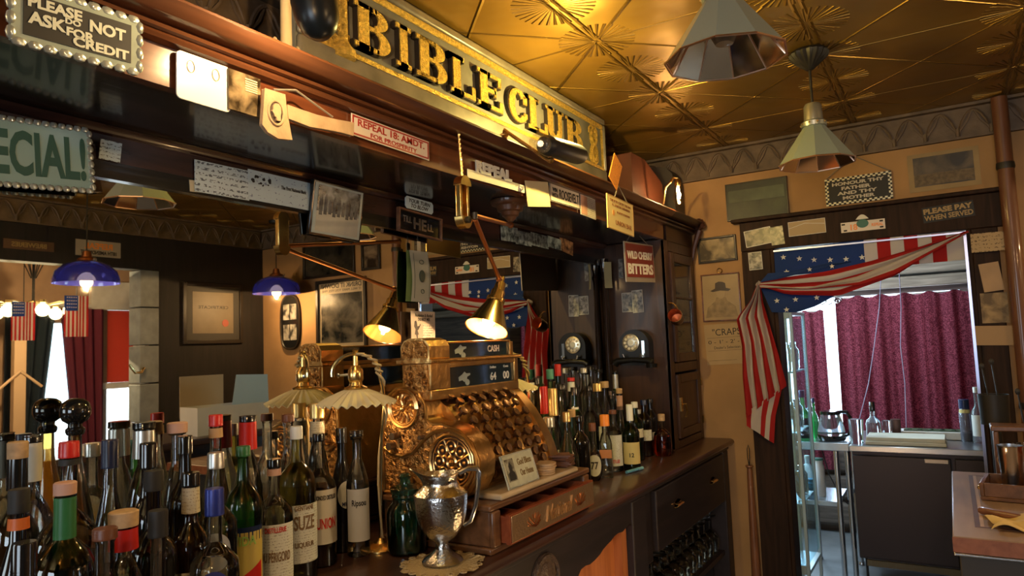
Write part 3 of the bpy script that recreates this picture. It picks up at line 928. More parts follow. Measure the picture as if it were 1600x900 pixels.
# scroll ornaments at both ends and painted column
for s, a0 in ((1, P(924, 200, 0, SXF).y-2.12), (-1, -0.80)):
    mb = MB()
    for zc in (0.215, 0.29):
        mb.tube([(a0+0.026*math.cos(t), -0.008, zc+0.036*math.sin(t)) for t in [2*PI*i/20 for i in range(21)]], 0.009, 6)
        mb.ball((a0+0.004, -0.006, zc+0.004), 0.013, 8)
    for sx in (-1, 1):
        for sz, zc in ((1, 0.335), (-1, 0.175)):
            mb.tube([(a0, -.006, zc), (a0+sx*0.02, -.006, zc+sz*0.008), (a0+sx*0.038, -.006, zc-sz*0.008), (a0+sx*0.04, -.006, zc-sz*0.03)], 0.006, 5)
    mb.build('scroll_ornament', M_goldleaf, sg)
mb = MB()
a0 = P(530, 30, 0, SXF).y-2.12
mb.lathe([(0.035, 0.13), (0.035, 0.15), (0.022, 0.165), (0.014, 0.18), (0.014, 0.35), (0.02, 0.36), (0.03, 0.38)], 16, (a0, -0.012, 0))
mb.build('column_ornament', M_goldleaf, sg)
# pale plaster column figure left of the sign
mb = MB(); pc = P(447, 45, 0, XF-0.05)
pf = thing('plaster_capital', 'small pale plaster column ornament standing left of the carved sign', 'ornament', (pc.x, pc.y, ZCR))
pf.scale = (.62, .62, 1.25)
mb.lathe([(0.045, 0.001), (0.045, 0.02), (0.03, 0.03), (0.022, 0.045), (0.02, 0.17), (0.03, 0.185), (0.042, 0.20), (0.042, 0.22), (0.02, 0.24)], 20)
mb.build('shaft', mat('pale_plaster', (0.42, 0.32, 0.18), 0.6, var=0.15), pf)
mb = MB()
for s in (-1, 1):
    mb.tube([(0, s*0.03, 0.03), (0, s*0.055, 0.05), (0, s*0.075, 0.035), (0, s*0.08, 0.01), (0, s*0.06, 0.012)], 0.012, 6)
mb.build('scroll_foot', MATS['pale_plaster'], pf)

# ------------------------------------------------------------------ tube lamps clamped to the crown
M_tube = mat('lamp_tube_black', (0.022, 0.026, 0.032), 0.4, 0.0)


def tube_lamp(label, a, b, r, foot, pw):
    """dark cylinder from a to b with clear round bulb at a, brass clamp to foot"""
    a = Vector(a); b = Vector(b)
    t = thing('tube_spotlight', label, 'lamp', a)
    d = (b-a); n = d.normalized()
    mb = MB()
    L_ = d.length
    ks = [0, 0.04, 0.1, 0.9, 0.96, 1.0]; rs = [r*.75, r*.95, r, r, r*.9, r*.5]
    mb.tube([n*(L_*k) for k in ks], rs, 20)
    mb.build('housing', M_tube, t)
    mb = MB(); mb.ball(-n*r*0.9, r*1.02, 20); mb.build('bulb', M_lens, t)
    mb = MB(); mb.ball(-n*r*0.8, r*.3, 8); mb.build('filament', mat('dim_filament', (1, .8, .6), .4, emis=(1, .75, .4), es=1.5), t)
    mb = MB(); fv = Vector(foot)-a
    mb.tube([n*(L_*0.15)+Vector((0, 0, -r*.8)), n*(L_*.15)+Vector((0, 0, -r*1.5)), fv+Vector((0, 0, .03)), fv], 0.006, 8)
    mb.ball(fv+Vector((0, 0, 0.01)), 0.016, 10, sc=(1, 1, .5)); mb.ball(n*(L_*.15)+Vector((0, 0, -r*1.3)), 0.011, 8)
    mb.build('brass_clamp', M_brass, t)
    return t


pa = P(850, 226, 0, 0.03); pb = P(908, 243, 0, 0.0)
tube_lamp('dark cylindrical spotlight before the right end of the carved sign', pa, pb, 0.034, (XF+0.06, pa.y-0.02, ZCR+.001), 1)
# black rounded housing seen end on at the top of the picture
pe = P(493, 14, 0, 0.10)
t = thing('bullet_spotlight', 'glossy black rounded spotlight shade hanging in front of the carved sign', 'lamp', pe)
eax = (P(285, 105, 0, XF)-pe).normalized()
QM = eax.to_track_quat('Z', 'Y').to_matrix()
mb = MB(); mb.lathe([(0.001, -0.062), (0.018, -0.058), (0.032, -0.044), (0.041, -0.018), (0.0435, 0.015), (0.041, 0.05), (0.034, 0.08), (0.022, 0.10), (0.001, 0.107)], 28, M=Matrix.Rotation(-.22, 3, 'Y'))
mb.build('shade', mat('housing_black', (0.012, 0.016, 0.018), 0.3), t)
vd = (pe-CAMP).normalized()
mb = MB(); mb.ball(vd*0.062, 0.016, 12); mb.build('bulb', M_lens, t)
mb = MB(); mb.tube([Vector((0, 0, .09)), Vector((-.03, .01, .16)), Vector((-.03, .02, ZC-pe.z-.001))], 0.007, 8); mb.lathe([(0.04, ZC-pe.z-0.014), (0.04, ZC-pe.z-0.001)], 16, (-.03, 0.02, 0)); mb.tube([vd*.03, vd*.052], .008, 8)
mb.build('stem', M_iron, t)

# bare bulb on brass gooseneck at the far end of the crown
pbk = P(1060, 300, 0, XF+0.11)
t = thing('bare_bulb', 'lit bare clear bulb on brass gooseneck over the corner cabinet crown', 'lamp', pbk)
mb = MB(); mb.tube([(-0.03, -0.02, 0.055), (-0.02, -0.01, 0.075), (0, 0, 0.07), (0.0, 0, 0.045)], 0.007, 8)
mb.tube([(-0.03, -0.02, 0.055), (-0.06, -0.02, 0.03), (-0.09, 0.0, ZCR-pbk.z+.001)], 0.006, 8); mb.lathe([(0.014, 0.03), (0.017, 0.045), (0.014, 0.06), (0.006, 0.07)], 14)
mb.build('socket', M_brass, t)
mb = MB(); mb.lathe([(0.012, 0.03), (0.016, 0.015), (0.03, -0.015), (0.033, -0.035), (0.024, -0.058), (0.001, -0.068)], 20); mb.build('bulb', M_lens, t)
mb = MB(); mb.tube([(0, 0, 0.028), (-0.003, 0, 0.01), (0.004, 0, -0.015), (0.003, 0, -0.035)], [0.006, 0.007, 0.009, 0.005], 8); mb.build('filament', M_fil, t)
lamp('bare_bulb_light', 'POINT', pbk+Vector((0.0, 0, -0.03)), 6.5, WARM, 0.008)

# dark arched case and reddish board on top of the corner cabinet
pc = P(1062, 290, 1, 3.9)
t = thing('arched_case', 'dark round-topped case on top of the corner cabinet', 'case', (-0.30, 3.86, 2.289))
mb = MB(); mb.prism([(-0.11, 0.0), (0.11, 0.0), (0.11, 0.17), (0.10, 0.22), (0.07, 0.255), (0.03, 0.27), (-0.03, 0.27), (-0.07, 0.255), (-0.10, 0.22), (-0.11, 0.17)], -0.06, 0.10, 'y')
mb.build('body', mat('case_dark', (0.035, 0.028, 0.022), 0.5, var=0.3), t, bevel=0.006)
mb = MB(); mb.tube([(-0.04, -0.061, 0.10), (-0.04, -0.08, 0.11), (0.0, -0.08, 0.115), (0.04, -0.061, 0.10)], 0.005, 6); mb.build('handle', M_iron, t)
t = thing('wooden_chest', 'reddish sloped wooden chest behind the hanging orange card', 'chest', (-0.30, 3.42, 2.289))
mb = MB(); mb.prism([(-0.2, 0), (0.24, 0), (0.24, 0.13), (0.20, 0.15), (-0.02, 0.22), (-0.2, 0.22)], -0.10, 0.09, 'x')
mb.build('body', mat('chest_red', (.10, .03, .014), .5, var=.25), t, bevel=0.004)
mb = MB(); mb.tube([(-0.11, -0.15, 0.02), (-0.13, -0.17, 0.1), (-0.09, -0.15, 0.2), (-0.07, -0.12, 0.225)], 0.011, 8); mb.build('turned_arm', M_iron, t)

# ------------------------------------------------------------------ things on the sign board (fascia)
def scallop(t, wd, ht, m, n1, n2, r):
    mb = MB()
    for i in range(n1):
        for s in (-1, 1):
            x = -wd/2+(i+.5)*wd/n1
            mb.ball((x, -0.006, s*ht/2), r, 8, sc=(wd/n1/2/r*1.05, .6, 1))
    for i in range(n2):
        for s in (-1, 1):
            z = -ht/2+(i+.5)*ht/n2
            mb.ball((s*wd/2, -0.006, z), r, 8, sc=(1, .6, ht/n2/2/r*1.05))
    mb.build('scalloped_edge', m, t)


t, wd, ht = board('credit_sign', 'scalloped glass sign reading PLEASE DO NOT ASK FOR CREDIT', 'sign', (26, -30), (213, 116), 0, XF+0.015, mat('sign_ground', (0.30, 0.36, 0.30), 0.3, var=.15, vscale=25), th=0.008, size=(0.205, 0.093))
cc = P(120, 48, 0, XF+0.015); t.location = (XF+0.018, cc.y, cc.z)
t.rotation_euler = (0.1, -0.05, PI/2)
scallop(t, wd, ht, mat('pressed_tin', (0.55, 0.62, 0.58), 0.2, 0.7), 9, 4, 0.008)
mb = MB(); mb.box(-wd*.42, wd*.42, -0.0095, -0.0081, -ht*.36, ht*.36); mb.build('black_panel', M_blackm, t, smooth=False)
ltm = mat('silver_letter', (0.62, 0.64, 0.52), 0.4)
for s_, cx, cz, w_, h_ in (('PLEASE', -.19, .23, .40, .19), ('DO', -.06, .08, .12, .11), ('NOT', .22, .12, .30, .22), ('ASK', -.25, -.04, .28, .22), ('FOR', .0, -.10, .22, .16), ('CREDIT', .17, -.24, .46, .18)):
    text_part('lettering', s_, w_*wd, h_*ht, ltm, t, cx*wd, cz*ht, -0.0096, 0.001, 0.04)

t, wd, ht = board('white_notice', 'white rounded notice with two faint round seals, brightly lit', 'notice', (285, 78), (355, 178), 0, XF+0.012, mat('white_enamel', (0.85, 0.82, 0.74), 0.3), th=0.003, size=(0.118, 0.095), round_=0.01)
cc = P(320, 128, 0, XF+0.012); t.location = (XF+0.008, cc.y, cc.z)
mb = MB()
for cx in (-0.03, 0.025):
    mb.tube([(cx+0.008*math.cos(a), -0.004, 0.022+0.012*math.sin(a)) for a in [2*PI*i/16 for i in range(17)]], 0.0009, 4)
mb.build('seal', mat('faint_seal', (0.6, 0.45, 0.25), 0.5), t)
t, wd, ht = board('glass_picture', 'glazed picture of a figure with striped flag right of the white notice', 'picture', (357, 108), (402, 186), 0, XF+0.01, photo(3, (0.03, 0.02, 0.01), (0.3, 0.22, 0.12), 26, 0.12), th=0.006, size=(0.078, 0.085))
cc = P(380, 147, 0, XF+0.01); t.location = (XF+0.01, cc.y, cc.z)
mb = MB()
for k in range(6): mb.box(0.0, 0.03, -0.0075, -0.0061, 0.006+k*0.005, 0.0085+k*0.005)
mb.build('stripes', M_cream, t, smooth=False)

# hatchet with carved head
hc = P(430, 180, 0, XF+0.03)
t = thing('carved_hatchet', 'pale wooden hatchet with face carved in its blade, hung by a cord', 'hatchet', hc, PI/2)
M_pale = mat('pale_carved_wood', (0.42, 0.28, 0.16), 0.55, var=0.2, vscale=20, bump=.3, bscale=60)
def hp(x, y):
    q = P(x, y, 0, XF+0.03)-hc
    return (q.y, q.z)
blade = [hp(*p) for p in ((409, 139), (441, 149), (443, 168), (447, 192), (452, 220), (430, 218), (414, 208), (405, 196), (407, 170))]
mb = MB(); mb.prism(blade[::-1], -0.010, 0.0, 'y'); mb.build('blade', M_pale, t, bevel=0.003)
hd = [hp(*p) for p in ((443, 165), (460, 171), (490, 181), (520, 188), (548, 193), (547, 214), (530, 209), (505, 204), (480, 200), (445, 187))]
mb = MB(); mb.prism(hd[::-1], -0.012, 0.0, 'y'); mb.build('handle', M_pale, t, bevel=0.004)
cx, cz = hp(426, 178)
mb = MB(); mb.tube([(cx+0.020*math.cos(a), -0.011, cz+0.026*math.sin(a)) for a in [2*PI*i/20 for i in range(21)]], 0.003, 6)
mb.build('oval_rim', M_pale, t)
mb = MB(); mb.prism([(cx+0.019*math.cos(a), cz+0.024*math.sin(a)) for a in [2*PI*i/20 for i in range(20)]], -0.0115, -0.0101, 'y')
mb.build('oval_recess', mat('recess_dark', (0.05, 0.03, 0.02), 0.7), t)
prof = [(-.3, .85), (.2, .9), (.5, .6), (.55, .1), (.45, -.3), (.5, -.75), (-.1, -.8), (-.15, -.5), (-.45, -.45), (-.5, -.25), (-.62, -.15), (-.8, 0), (-.6, .2), (-.6, .5)]
mb = MB(); mb.prism([(cx+0.018*a, cz+0.022*b) for a, b in prof], -0.016, -0.0116, 'y'); mb.build('carved_face', M_pale, t, bevel=0.001)
mb = MB()
pk = P(456, 143, 0, XF+0.02)-hc; a1 = hp(425, 141); a2 = hp(516, 184)
chain(mb, (a1[0], -0.005, a1[1]), (pk.y, -0.003, pk.z)); chain(mb, (pk.y, -0.003, pk.z), (a2[0], -0.008, a2[1]))
mb.build('cord', mat('cord_grey', (0.2, 0.17, 0.13), 0.7), t)


def on_fascia(name, label, tl, tr, bl, br, m, cat='sign', off=0.006, texts=(), border=None, group=None, th=0.002):
    ps = [P(q[0], q[1], 0, XF+off) for q in (tl, tr, bl, br)]
    c = (ps[0]+ps[1]+ps[2]+ps[3])/4
    wd = ((ps[1]-ps[0]).length+(ps[3]-ps[2]).length)/2; ht = ((ps[0]-ps[2]).length+(ps[1]-ps[3]).length)/2
    d = (ps[1]-ps[0])+(ps[3]-ps[2])
    roll = -math.atan2(d.z, d.y)
    t = thing(name, label, cat, c, PI/2, group)
    t.rotation_euler = (0, roll, PI/2)
    mb = MB(); mb.box(-wd/2, wd/2, -th, 0, -ht/2, ht/2); mb.build('sheet', m, t, smooth=False)
    if border:
        bw, bm, ins = border; mb = MB(); hw, hh = wd/2-ins, ht/2-ins; yy = -th
        for s in (-1, 1):
            mb.box(s*hw, s*(hw-bw), yy-0.001, yy-0.0001, -hh, hh); mb.box(-hw+bw, hw-bw, yy-0.001, yy-0.0001, s*hh, s*(hh-bw))
        mb.build('border', bm, t, smooth=False)
    for s_, cx, cz, w_, h_, m_ in texts:
        text_part('lettering', s_, w_*wd, h_*ht, m_, t, cx*wd, cz*ht, -th, 0.001, 0.015)
    return t, wd, ht


M_plate = mat('plate_pink', (0.66, 0.58, 0.50), 0.35, var=0.06)
on_fascia('licence_plate', 'cream and red licence plate reading REPEAL 18 AMDT FOR PROSPERITY', (548, 174), (669, 224), (549, 213), (670, 249), M_plate,
          texts=(('REPEAL 18: AMDT.', 0, .17, .86, .34, M_redink), ('FOR PROSPERITY', .02, -.24, .6, .22, M_redink)), border=(0.004, M_redink, 0.003), cat='licence plate')
t, wd, ht = on_fascia('repeal_cutout', 'white bow-shaped topper with standing letters REPEAL', (728, 264), (820, 291), (732, 277), (818, 301), mat('topper_white', (0.75, 0.7, 0.6), 0.4), cat='sign')
M_whl = mat('white_letter', (0.78, 0.76, 0.70), 0.4)
text_part('lettering', 'REPEAL', wd*.62, 0.038, M_whl, t, -wd*.06, ht/2+0.017, -0.001, 0.004, 0.05)
mb = MB()
for k in range(5): mb.ball((wd*.42+0.008*math.cos(k), -0.004, 0.006*math.sin(k*2)), 0.006, 6)
mb.build('hand', MATS['topper_white'], t)
on_fascia('blank_note', 'blank cream note pinned left of the black bordered licence plate', (820, 283), (856, 284), (824, 322), (859, 324), M_cream, cat='note', off=0.008)
on_fascia('licence_plate', 'white licence plate with a thin black border right of the blank note', (858, 285), (905, 298), (859, 312), (905, 329), M_plate,
          texts=(('WIN\nWITH', -.34, 0, .2, .5, M_ink), ('ROOSEVELT', .13, 0, .66, .5, M_ink)), border=(0.002, M_ink, 0.002), cat='licence plate')
t, wd, ht = on_fascia('matchbook', 'opened pink and white printed card right of the black bordered licence plate', (906, 303), (930, 312), (907, 334), (930, 344), scribble('card_print', (0.6, 0.55, 0.5), (0.25, 0.2, 0.2), 120), cat='card')
mb = MB(); mb.box(-wd/2+0.002, -wd*.08, -0.0032, -0.0021, -ht*.45, ht*.45); mb.build('pink_half', mat('pink_card', (0.55, 0.3, 0.22), .6), t)
# cards hung in front of the crown
def hung_card(name, label, q4, X_, m, texts=(), border=None, th=0.004, cat='sign'):
    ps = [P(q[0], q[1], 0, X_) for q in q4]
    c = (ps[0]+ps[1]+ps[2]+ps[3])/4
    wd = ((ps[1]-ps[0]).length+(ps[3]-ps[2]).length)/2; ht = ((ps[0]-ps[2]).length+(ps[1]-ps[3]).length)/2
    d = (ps[1]-ps[0])+(ps[3]-ps[2])
    t = thing(name, label, cat, c, PI/2); t.rotation_euler = (0, -math.atan2(d.z, d.y), PI/2)
    mb = MB(); mb.box(-wd/2, wd/2, -th/2, th/2, -ht/2, ht/2); mb.build('card', m, t, smooth=False)
    if border:
        bw, bm = border; mb = MB()
        for s in (-1, 1):
            mb.box(s*wd/2, s*(wd/2-bw), -th/2-0.001, -th/2-.0001, -ht/2, ht/2); mb.box(-wd/2+bw, wd/2-bw, -th/2-0.001, -th/2-.0001, s*ht/2, s*(ht/2-bw))
        mb.build('border', bm, t, smooth=False)
    for s_, cx, cz, w_, h_, m_ in texts:
        text_part('lettering', s_, w_*wd, h_*ht, m_, t, cx*wd, cz*ht, -th/2, 0.001, 0.02)
    return t, wd, ht, c


M_yel = mat('yellow_card', (0.75, 0.58, 0.25), 0.5)
brn = mat('brown_ink', (0.22, 0.08, 0.02), 0.6)
t, wd, ht, c = hung_card('union_card', 'yellow card reading UNION BAR hung by a cord from the crown', ((947, 302), (988, 320), (950, 355), (990, 371)), XF+0.11, M_yel,
    texts=(('UNION BAR', .1, -.26, .62, .14, brn), ('THIS IS TO CERTIFY THE BAR', 0, .36, .8, .07, brn), ('A UNION MEMBER', .02, .24, .7, .07, brn), ('IN GOOD STANDING', .1, .06, .5, .06, brn)), border=(0.003, mat('card_edge', (0.45, 0.25, 0.08), .6)))
mb = MB(); mb.prism([(-wd*.28+0.010*math.cos(a), wd*.0+0.012*math.sin(a)) for a in [2*PI*i/16 for i in range(16)]], -0.0032, -0.0021, 'y'); mb.build('seal', mat('seal_orange', (0.7, 0.3, 0.08), .5), t)
mb = MB(); chain(mb, (-wd*.2, 0, ht/2), (-0.012, 0.0, ht/2+0.055)); chain(mb, (wd*.3, 0, ht/2-0.002), (-0.012, 0, ht/2+0.055)); mb.build('cord', MATS['cord_grey'], t)
t, wd, ht, c = hung_card('orange_card', 'small tilted orange card with dark print above the UNION BAR card', ((948, 262), (957, 240), (966, 288), (975, 281)), XF+0.115, scribble('orange_print', (0.75, 0.28, 0.05), (0.1, 0.03, 0.01), 150))
t.rotation_euler = (0, 0.55, PI/2); 
for o in t.children: o.scale = (1, 1, 1)
M_cherry = mat('cherry_red', (0.22, 0.03, 0.02), 0.4)
t, wd, ht, c = hung_card('bitters_sign', 'red tin sign with two rows of white block letters, hung by a chain', ((975, 377), (1021, 384), (977, 440), (1022, 441)), XF-0.06, mat('tin_back', (0.42, 0.36, 0.3), 0.4, 0.3), th=0.004)
c2, wd2 = c, wd
mb = MB(); mb.box(-wd*.46, wd*.46, -0.004, -0.0021, -ht*.38, ht*.46); mb.build('red_field', M_cherry, t, smooth=False)
text_part('lettering', 'WILD CHERRY', wd*.86, ht*.2, M_whl, t, 0, ht*.18, -0.004, 0.001, 0.03)
text_part('lettering', 'BITTERS', wd*.86, ht*.27, M_whl, t, 0, -ht*.17, -0.004, 0.001, 0.04)
mb = MB(); chain(mb, (wd*.32, 0, ht/2), (wd*.05, 0, 2.099-c.z), n=8, r=0.0018); chain(mb, (-wd*.4, 0, ht/2), (-wd*.25, 0, 2.099-c.z), n=8, r=0.0018); mb.build('chain', MATS['cord_grey'], t)

# ------------------------------------------------------------------ things on the mirror rail
XR_ = XM+0.022
def on_rail(name, label, q4, m, cat, off=0.02, **k):
    d = XM+off-XF
    return on_fascia(name, label, *q4, m, cat=cat, off=d, **k)


t, wd, ht = on_rail('special_sign', 'scalloped glass sign ending in SPECIAL! on the mirror rail', ((-92, 168), (140, 208), (-92, 284), (139, 296)), mat('special_ground', (0.30, 0.44, 0.40), 0.06, coat=1.0), 'sign', off=0.035, th=0.006)
text_part('lettering', 'SPECIAL!', wd*.90, ht*.70, M_greenink, t, wd*.01, 0.0, -0.006, 0.001, 0.03, shear=0.05)
scallop(t, wd, ht, MATS['pressed_tin'], 17, 8, 0.007)
M_script = scribble('handwritten_sheet', (0.60, 0.70, 0.72), (0.12, 0.14, 0.16), 70)
on_rail('handwritten_letter', 'pale handwritten letter pinned to the rail, left of the cheque', ((302, 245), (389, 271), (306, 303), (388, 310)), M_script, 'letter', off=0.016)
on_rail('yellowed_slip', 'yellowed slip peeping out behind the handwritten letter', ((295, 281), (320, 284), (297, 299), (322, 302)), M_cream, 'paper', off=0.0135, th=0.001)
t, wd, ht = on_rail('old_cheque', 'old bank cheque with engraved scene right of the handwritten letter', ((386, 263), (483, 287), (388, 312), (485, 329)), scribble('cheque_paper', (0.55, 0.66, 0.70), (0.25, 0.3, 0.4), 50, thr=.6), 'cheque', off=0.0165)
text_part('lettering', 'The First National Bank', wd*.42, ht*.13, M_ink, t, wd*.22, ht*.12, -0.002, .0006, 0.02)
mb = MB()
random.seed(5)
for k in range(16): mb.ball((-wd*.3+random.uniform(-.03, .03), -0.002, ht*.18+random.uniform(-.012, .012)), random.uniform(.002, .006), 6, sc=(1.2, .2, .8))
mb.build('engraving', M_ink, t)
t, wd, ht = on_rail('curled_note', 'small curled printed note hanging by the SPECIAL sign', ((153, 217), (187, 224), (158, 247), (190, 255)), scribble('small_print', (0.55, 0.66, 0.68), (0.1, 0.12, 0.12), 110), 'note', off=0.02)
t.rotation_euler.rotate_axis('X', 0.15)
# framed group photograph
c = P(528, 331, 0, XM+0.03)
t = thing('framed_photograph', 'black framed group photograph in white mount tilted on the mirror rail', 'picture', c, PI/2)
wd = (P(569, 340, 0, XM+.03)-P(487, 330, 0, XM+.03)).length*0.97; ht = P(528, 290, 0, XM+.03).z-P(528, 372, 0, XM+.03).z
t.rotation_euler = (0.14, 0.02, PI/2)
mb = MB(); mb.box(-wd/2, wd/2, 0, 0.012, -ht/2, ht/2); mb.build('frame', M_black, t, bevel=.002)
mb = MB(); mb.box(-wd*.46, wd*.46, -0.002, -0.0001, -ht*.46, ht*.46); mb.build('mount', mat('mount_grey', (0.5, 0.56, 0.5), 0.4), t, smooth=False)
mb = MB(); mb.box(-wd*.41, wd*.41, -0.003, -0.0021, -ht*.05, ht*.42); mb.build('print_upper', photo(11, (0.01, .012, .012), (.35, .38, .36), 30, .2), t, smooth=False)
mb = MB(); mb.box(-wd*.41, wd*.41, -0.003, -0.0021, -ht*.42, -ht*.051); mb.build('print_floor', mat('photo_floor', (0.5, 0.48, 0.38), .3, var=.2), t, smooth=False)
mb = MB()
for k in range(9):
    x = -wd*.34+k*wd*.085; h_ = ht*(.30+.05*math.sin(k*2.1))
    mb.box(x-wd*.03, x+wd*.03, -0.0036, -0.0031, -ht*.12+(k % 3)*.003, -ht*.12+h_); mb.ball((x, -0.0033, -ht*.12+h_+.004), .0045, 8, sc=(1, .1, 1.1))
mb.build('group_of_people', mat('photo_figures', (0.13, 0.13, 0.12), .4, var=.7, vscale=60), t)
# tag and framed motto
t, wd, ht = on_rail('cardboard_tag', 'white tag with cut corners reading YOUR TURN TO BLOW', ((633, 308), (677, 322), (634, 322), (673, 331)), MATS['paper'], 'tag', off=0.05, th=0.003)
for o in list(t.children): bpy.data.objects.remove(o)
hw, hh, cc_ = wd*.52, ht*.72, ht*.28
mb = MB(); mb.prism([(-hw+cc_, -hh), (hw-cc_, -hh), (hw, -hh+cc_), (hw, hh-cc_), (hw-cc_, hh), (-hw+cc_, hh), (-hw, hh-cc_), (-hw, -hh+cc_)], -0.003, 0, 'y'); mb.build('card', mat('tag_white', (0.6, 0.72, 0.75), .5), t, smooth=False)
text_part('lettering', 'YOUR TURN\nTO BLOW', wd*.8, ht*1.05, M_ink, t, 0, 0, -0.003, .0006, .02, shear=.2)
t, wd, ht = on_rail('motto_frame', 'dark framed motto with reflective letters TILL HELL, under the white tag', ((620, 323), (686, 346), (622, 361), (687, 374)), M_black, 'sign', off=0.03, th=0.004)
mlt = mat('mirror_letter', (0.75, 0.68, 0.6), .15, 0.9)
text_part('lettering', 'TILL', wd*.2, ht*.3, mlt, t, -wd*.3, ht*.1, -0.004, .001, .02)
text_part('lettering', 'HE', wd*.3, ht*.55, mlt, t, 0, 0, -0.004, .001, .03)
text_part('lettering', 'LL', wd*.14, ht*.35, mlt, t, wd*.25, -ht*.04, -0.004, .001, .03)
mb = MB(); W, H, f_ = wd/2+.004, ht/2+.004, .007
mb.box(-W, -W+f_, -.012, 0.002, -H, H); mb.box(W-f_, W, -.012, .002, -H, H); mb.box(-W+f_, W-f_, -.012, .002, H-f_, H); mb.box(-W+f_, W-f_, -.012, .002, -H, -H+f_)
mb.build('frame', wood('frame_brown', (0.12, .05, .025), (.25, .12, .06), .35), t, bevel=.001)
# postcards along the far rail
qs = [((779, 353), (812, 359), (786, 374), (806, 377)), ((804, 359), (830, 365), (806, 381), (830, 385)), ((828, 363), (856, 369), (831, 382), (857, 390)), ((854, 368), (876, 374), (855, 385), (877, 392)), ((874, 372), (895, 376), (874, 387), (895, 403))]
lb = ['curling snapshot pinned by the wooden ceiling rose, first of the rail row', 'grey snapshot with dark figure, second along the far rail', 'grey crowd snapshot in the middle of the far rail row', 'bluish snapshot overlapping its neighbour near the far rail end', 'warm toned snapshot last in the row by the column']
for i, q in enumerate(qs):
    lt = (.42, .5, .52) if i < 4 else (.55, .3, .15)
    on_rail('snapshot', lb[i], q, photo(20+i, (.02, .03, .035) if i < 4 else (.05, .02, .01), lt, 45), 'photograph', off=0.017+0.0012*(i % 2), th=.001, group=None)
on_rail('hanging_snapshot', 'dark snapshot hung on the mirror below the far rail end', ((903, 377), (922, 379), (904, 402), (922, 404)), photo(31, (.03, .015, .01), (.4, .2, .12), 45), 'photograph', off=0.006, th=.001)
# banknotes and the printed card hanging before the mirror
c = P(655, 432, 0, XM+0.024)
t = thing('dollar_bills', 'pair of banknotes hung on end in front of the mirror', 'banknotes', c, PI/2)
ps = [P(x, y, 0, XM+0.024) for x, y in ((643, 398), (670, 400), (642, 478), (669, 486))]
wd = (ps[1]-ps[0]).length; ht = ps[0].z-ps[2].z
M_bill = mat('bill_paper', (0.50, 0.50, 0.40), .6, var=.1)
M_billg = mat('bill_green', (0.10, 0.17, 0.06), .6, var=.5, vscale=60)
mb = MB(); mb.surf(lambda u, v: (wd*(u-.5)+.004*math.sin(v*4), -0.006*math.sin(v*3)-.004*u, ht*(v-.5)), 6, 14, thick=.0008); mb.build('front_note', cloth('bill_front', (.56, .55, .45), .35), t)
mb = MB(); mb.surf(lambda u, v: (wd*(u-.62)-.010*(1-v), 0.006-.004*math.sin(v*3), ht*(v-.5)), 6, 14, thick=.0008); mb.build('rear_note', cloth('bill_back_green', (.22, .32, .12), .35), t)
mb = MB()
f = lambda v: -0.006*math.sin(v*3)-.0045
mb.prism([(.014*math.cos(a)+.001, .021*math.sin(a)) for a in [2*PI*i/18 for i in range(18)]], f(.5)-.0035, f(.5)-.0005, 'y')
mb.tube([(.002+.012*math.cos(a), f(.78)-.002, ht*.28+.007*math.sin(a)) for a in [2*PI*i/14 for i in range(15)]], .0012, 4)
mb.tube([(.002+.008*math.cos(a), f(.2)-.004, -ht*.3+.007*math.sin(a)) for a in [2*PI*i/14 for i in range(15)]], .0012, 4)
for s in (-1, 1): mb.tube([(s*wd*.42, f(v)-.0035, ht*(v-.5)) for v in (0.06, .25, .5, .75, .94)], .0008, 4)
mb.build('engraved_portrait', mat('bill_ink', (.06, .075, .05), .6), t)
mb = MB(); mb.box(-.006, .012, -.0005, .0005, ht/2-.005, ht/2+.035); mb.build('tape_slip', M_cream, t)
mb = MB(); mb.tube([(0, 0.002, ht/2+.03), (-.01, 0.0, 2.04-c.z)], .0015, 5); mb.tube([(0.002, .003, -ht/2+.01), (.002, .003, -ht/2-.02)], .0015, 5); mb.build('string', M_blackm, t)
t, wd, ht = on_rail('bar_rules_card', 'cream card with a waitress silhouette and printed rules above the till', ((641, 486), (678, 487), (643, 543), (681, 543)), cloth('rules_card_stock', (.66, .56, .46), .3), 'card', off=0.022, th=.0015)
text_part('lettering', 'Prohibition & Alcohol\nDO NOT MIX', wd*.72, ht*.2, M_ink, t, wd*.03, ht*.33, -.0015, .0005, .02)
mb = MB(); mb.box(-wd*.02, wd*.42, -.002, -.0016, -ht*.42, ht*.14); mb.build('print_block', scribble('rules_print', (.66, .56, .46), (.08, .07, .06), 120, thr=.48), t, smooth=False)
sil = [(-.36, .22), (-.30, .24), (-.27, .18), (-.25, .08), (-.16, .1), (-.14, .16), (-.12, .12), (-.2, .0), (-.25, -.03), (-.2, -.14), (-.24, -.15), (-.24, -.25), (-.2, -.36), (-.24, -.36), (-.28, -.24), (-.31, -.15), (-.36, -.14), (-.33, .0), (-.38, .08)]
mb = MB(); mb.prism([(a*wd, b*ht) for a, b in sil], -.0022, -.0016, 'y'); mb.build('silhouette', M_ink, t, smooth=False)

# light given by the two black spotlights
lamp('bullet_spotlight_light', 'POINT', pe+vd*.064, 9, (1, .7, .36), .006)
lamp('tube_spotlight_light', 'POINT', Vector(pa)+FW*.045, 5, (1, .7, .36), .006)
e = pb+(pb-pa).normalized()*.03
lamp('tube_spotlight_uplight', 'POINT', e+Vector((0, -.02, .12)), 20, (1, .72, .2), .006)

# ================================================================== PENDANT LAMPS
M_grey_out = mat('pendant_enamel', (0.30, 0.36, 0.32), 0.3, 0.3)
M_mir_in = mat('pendant_mirror', (0.85, 0.75, 0.62), 0.08, 1.0)


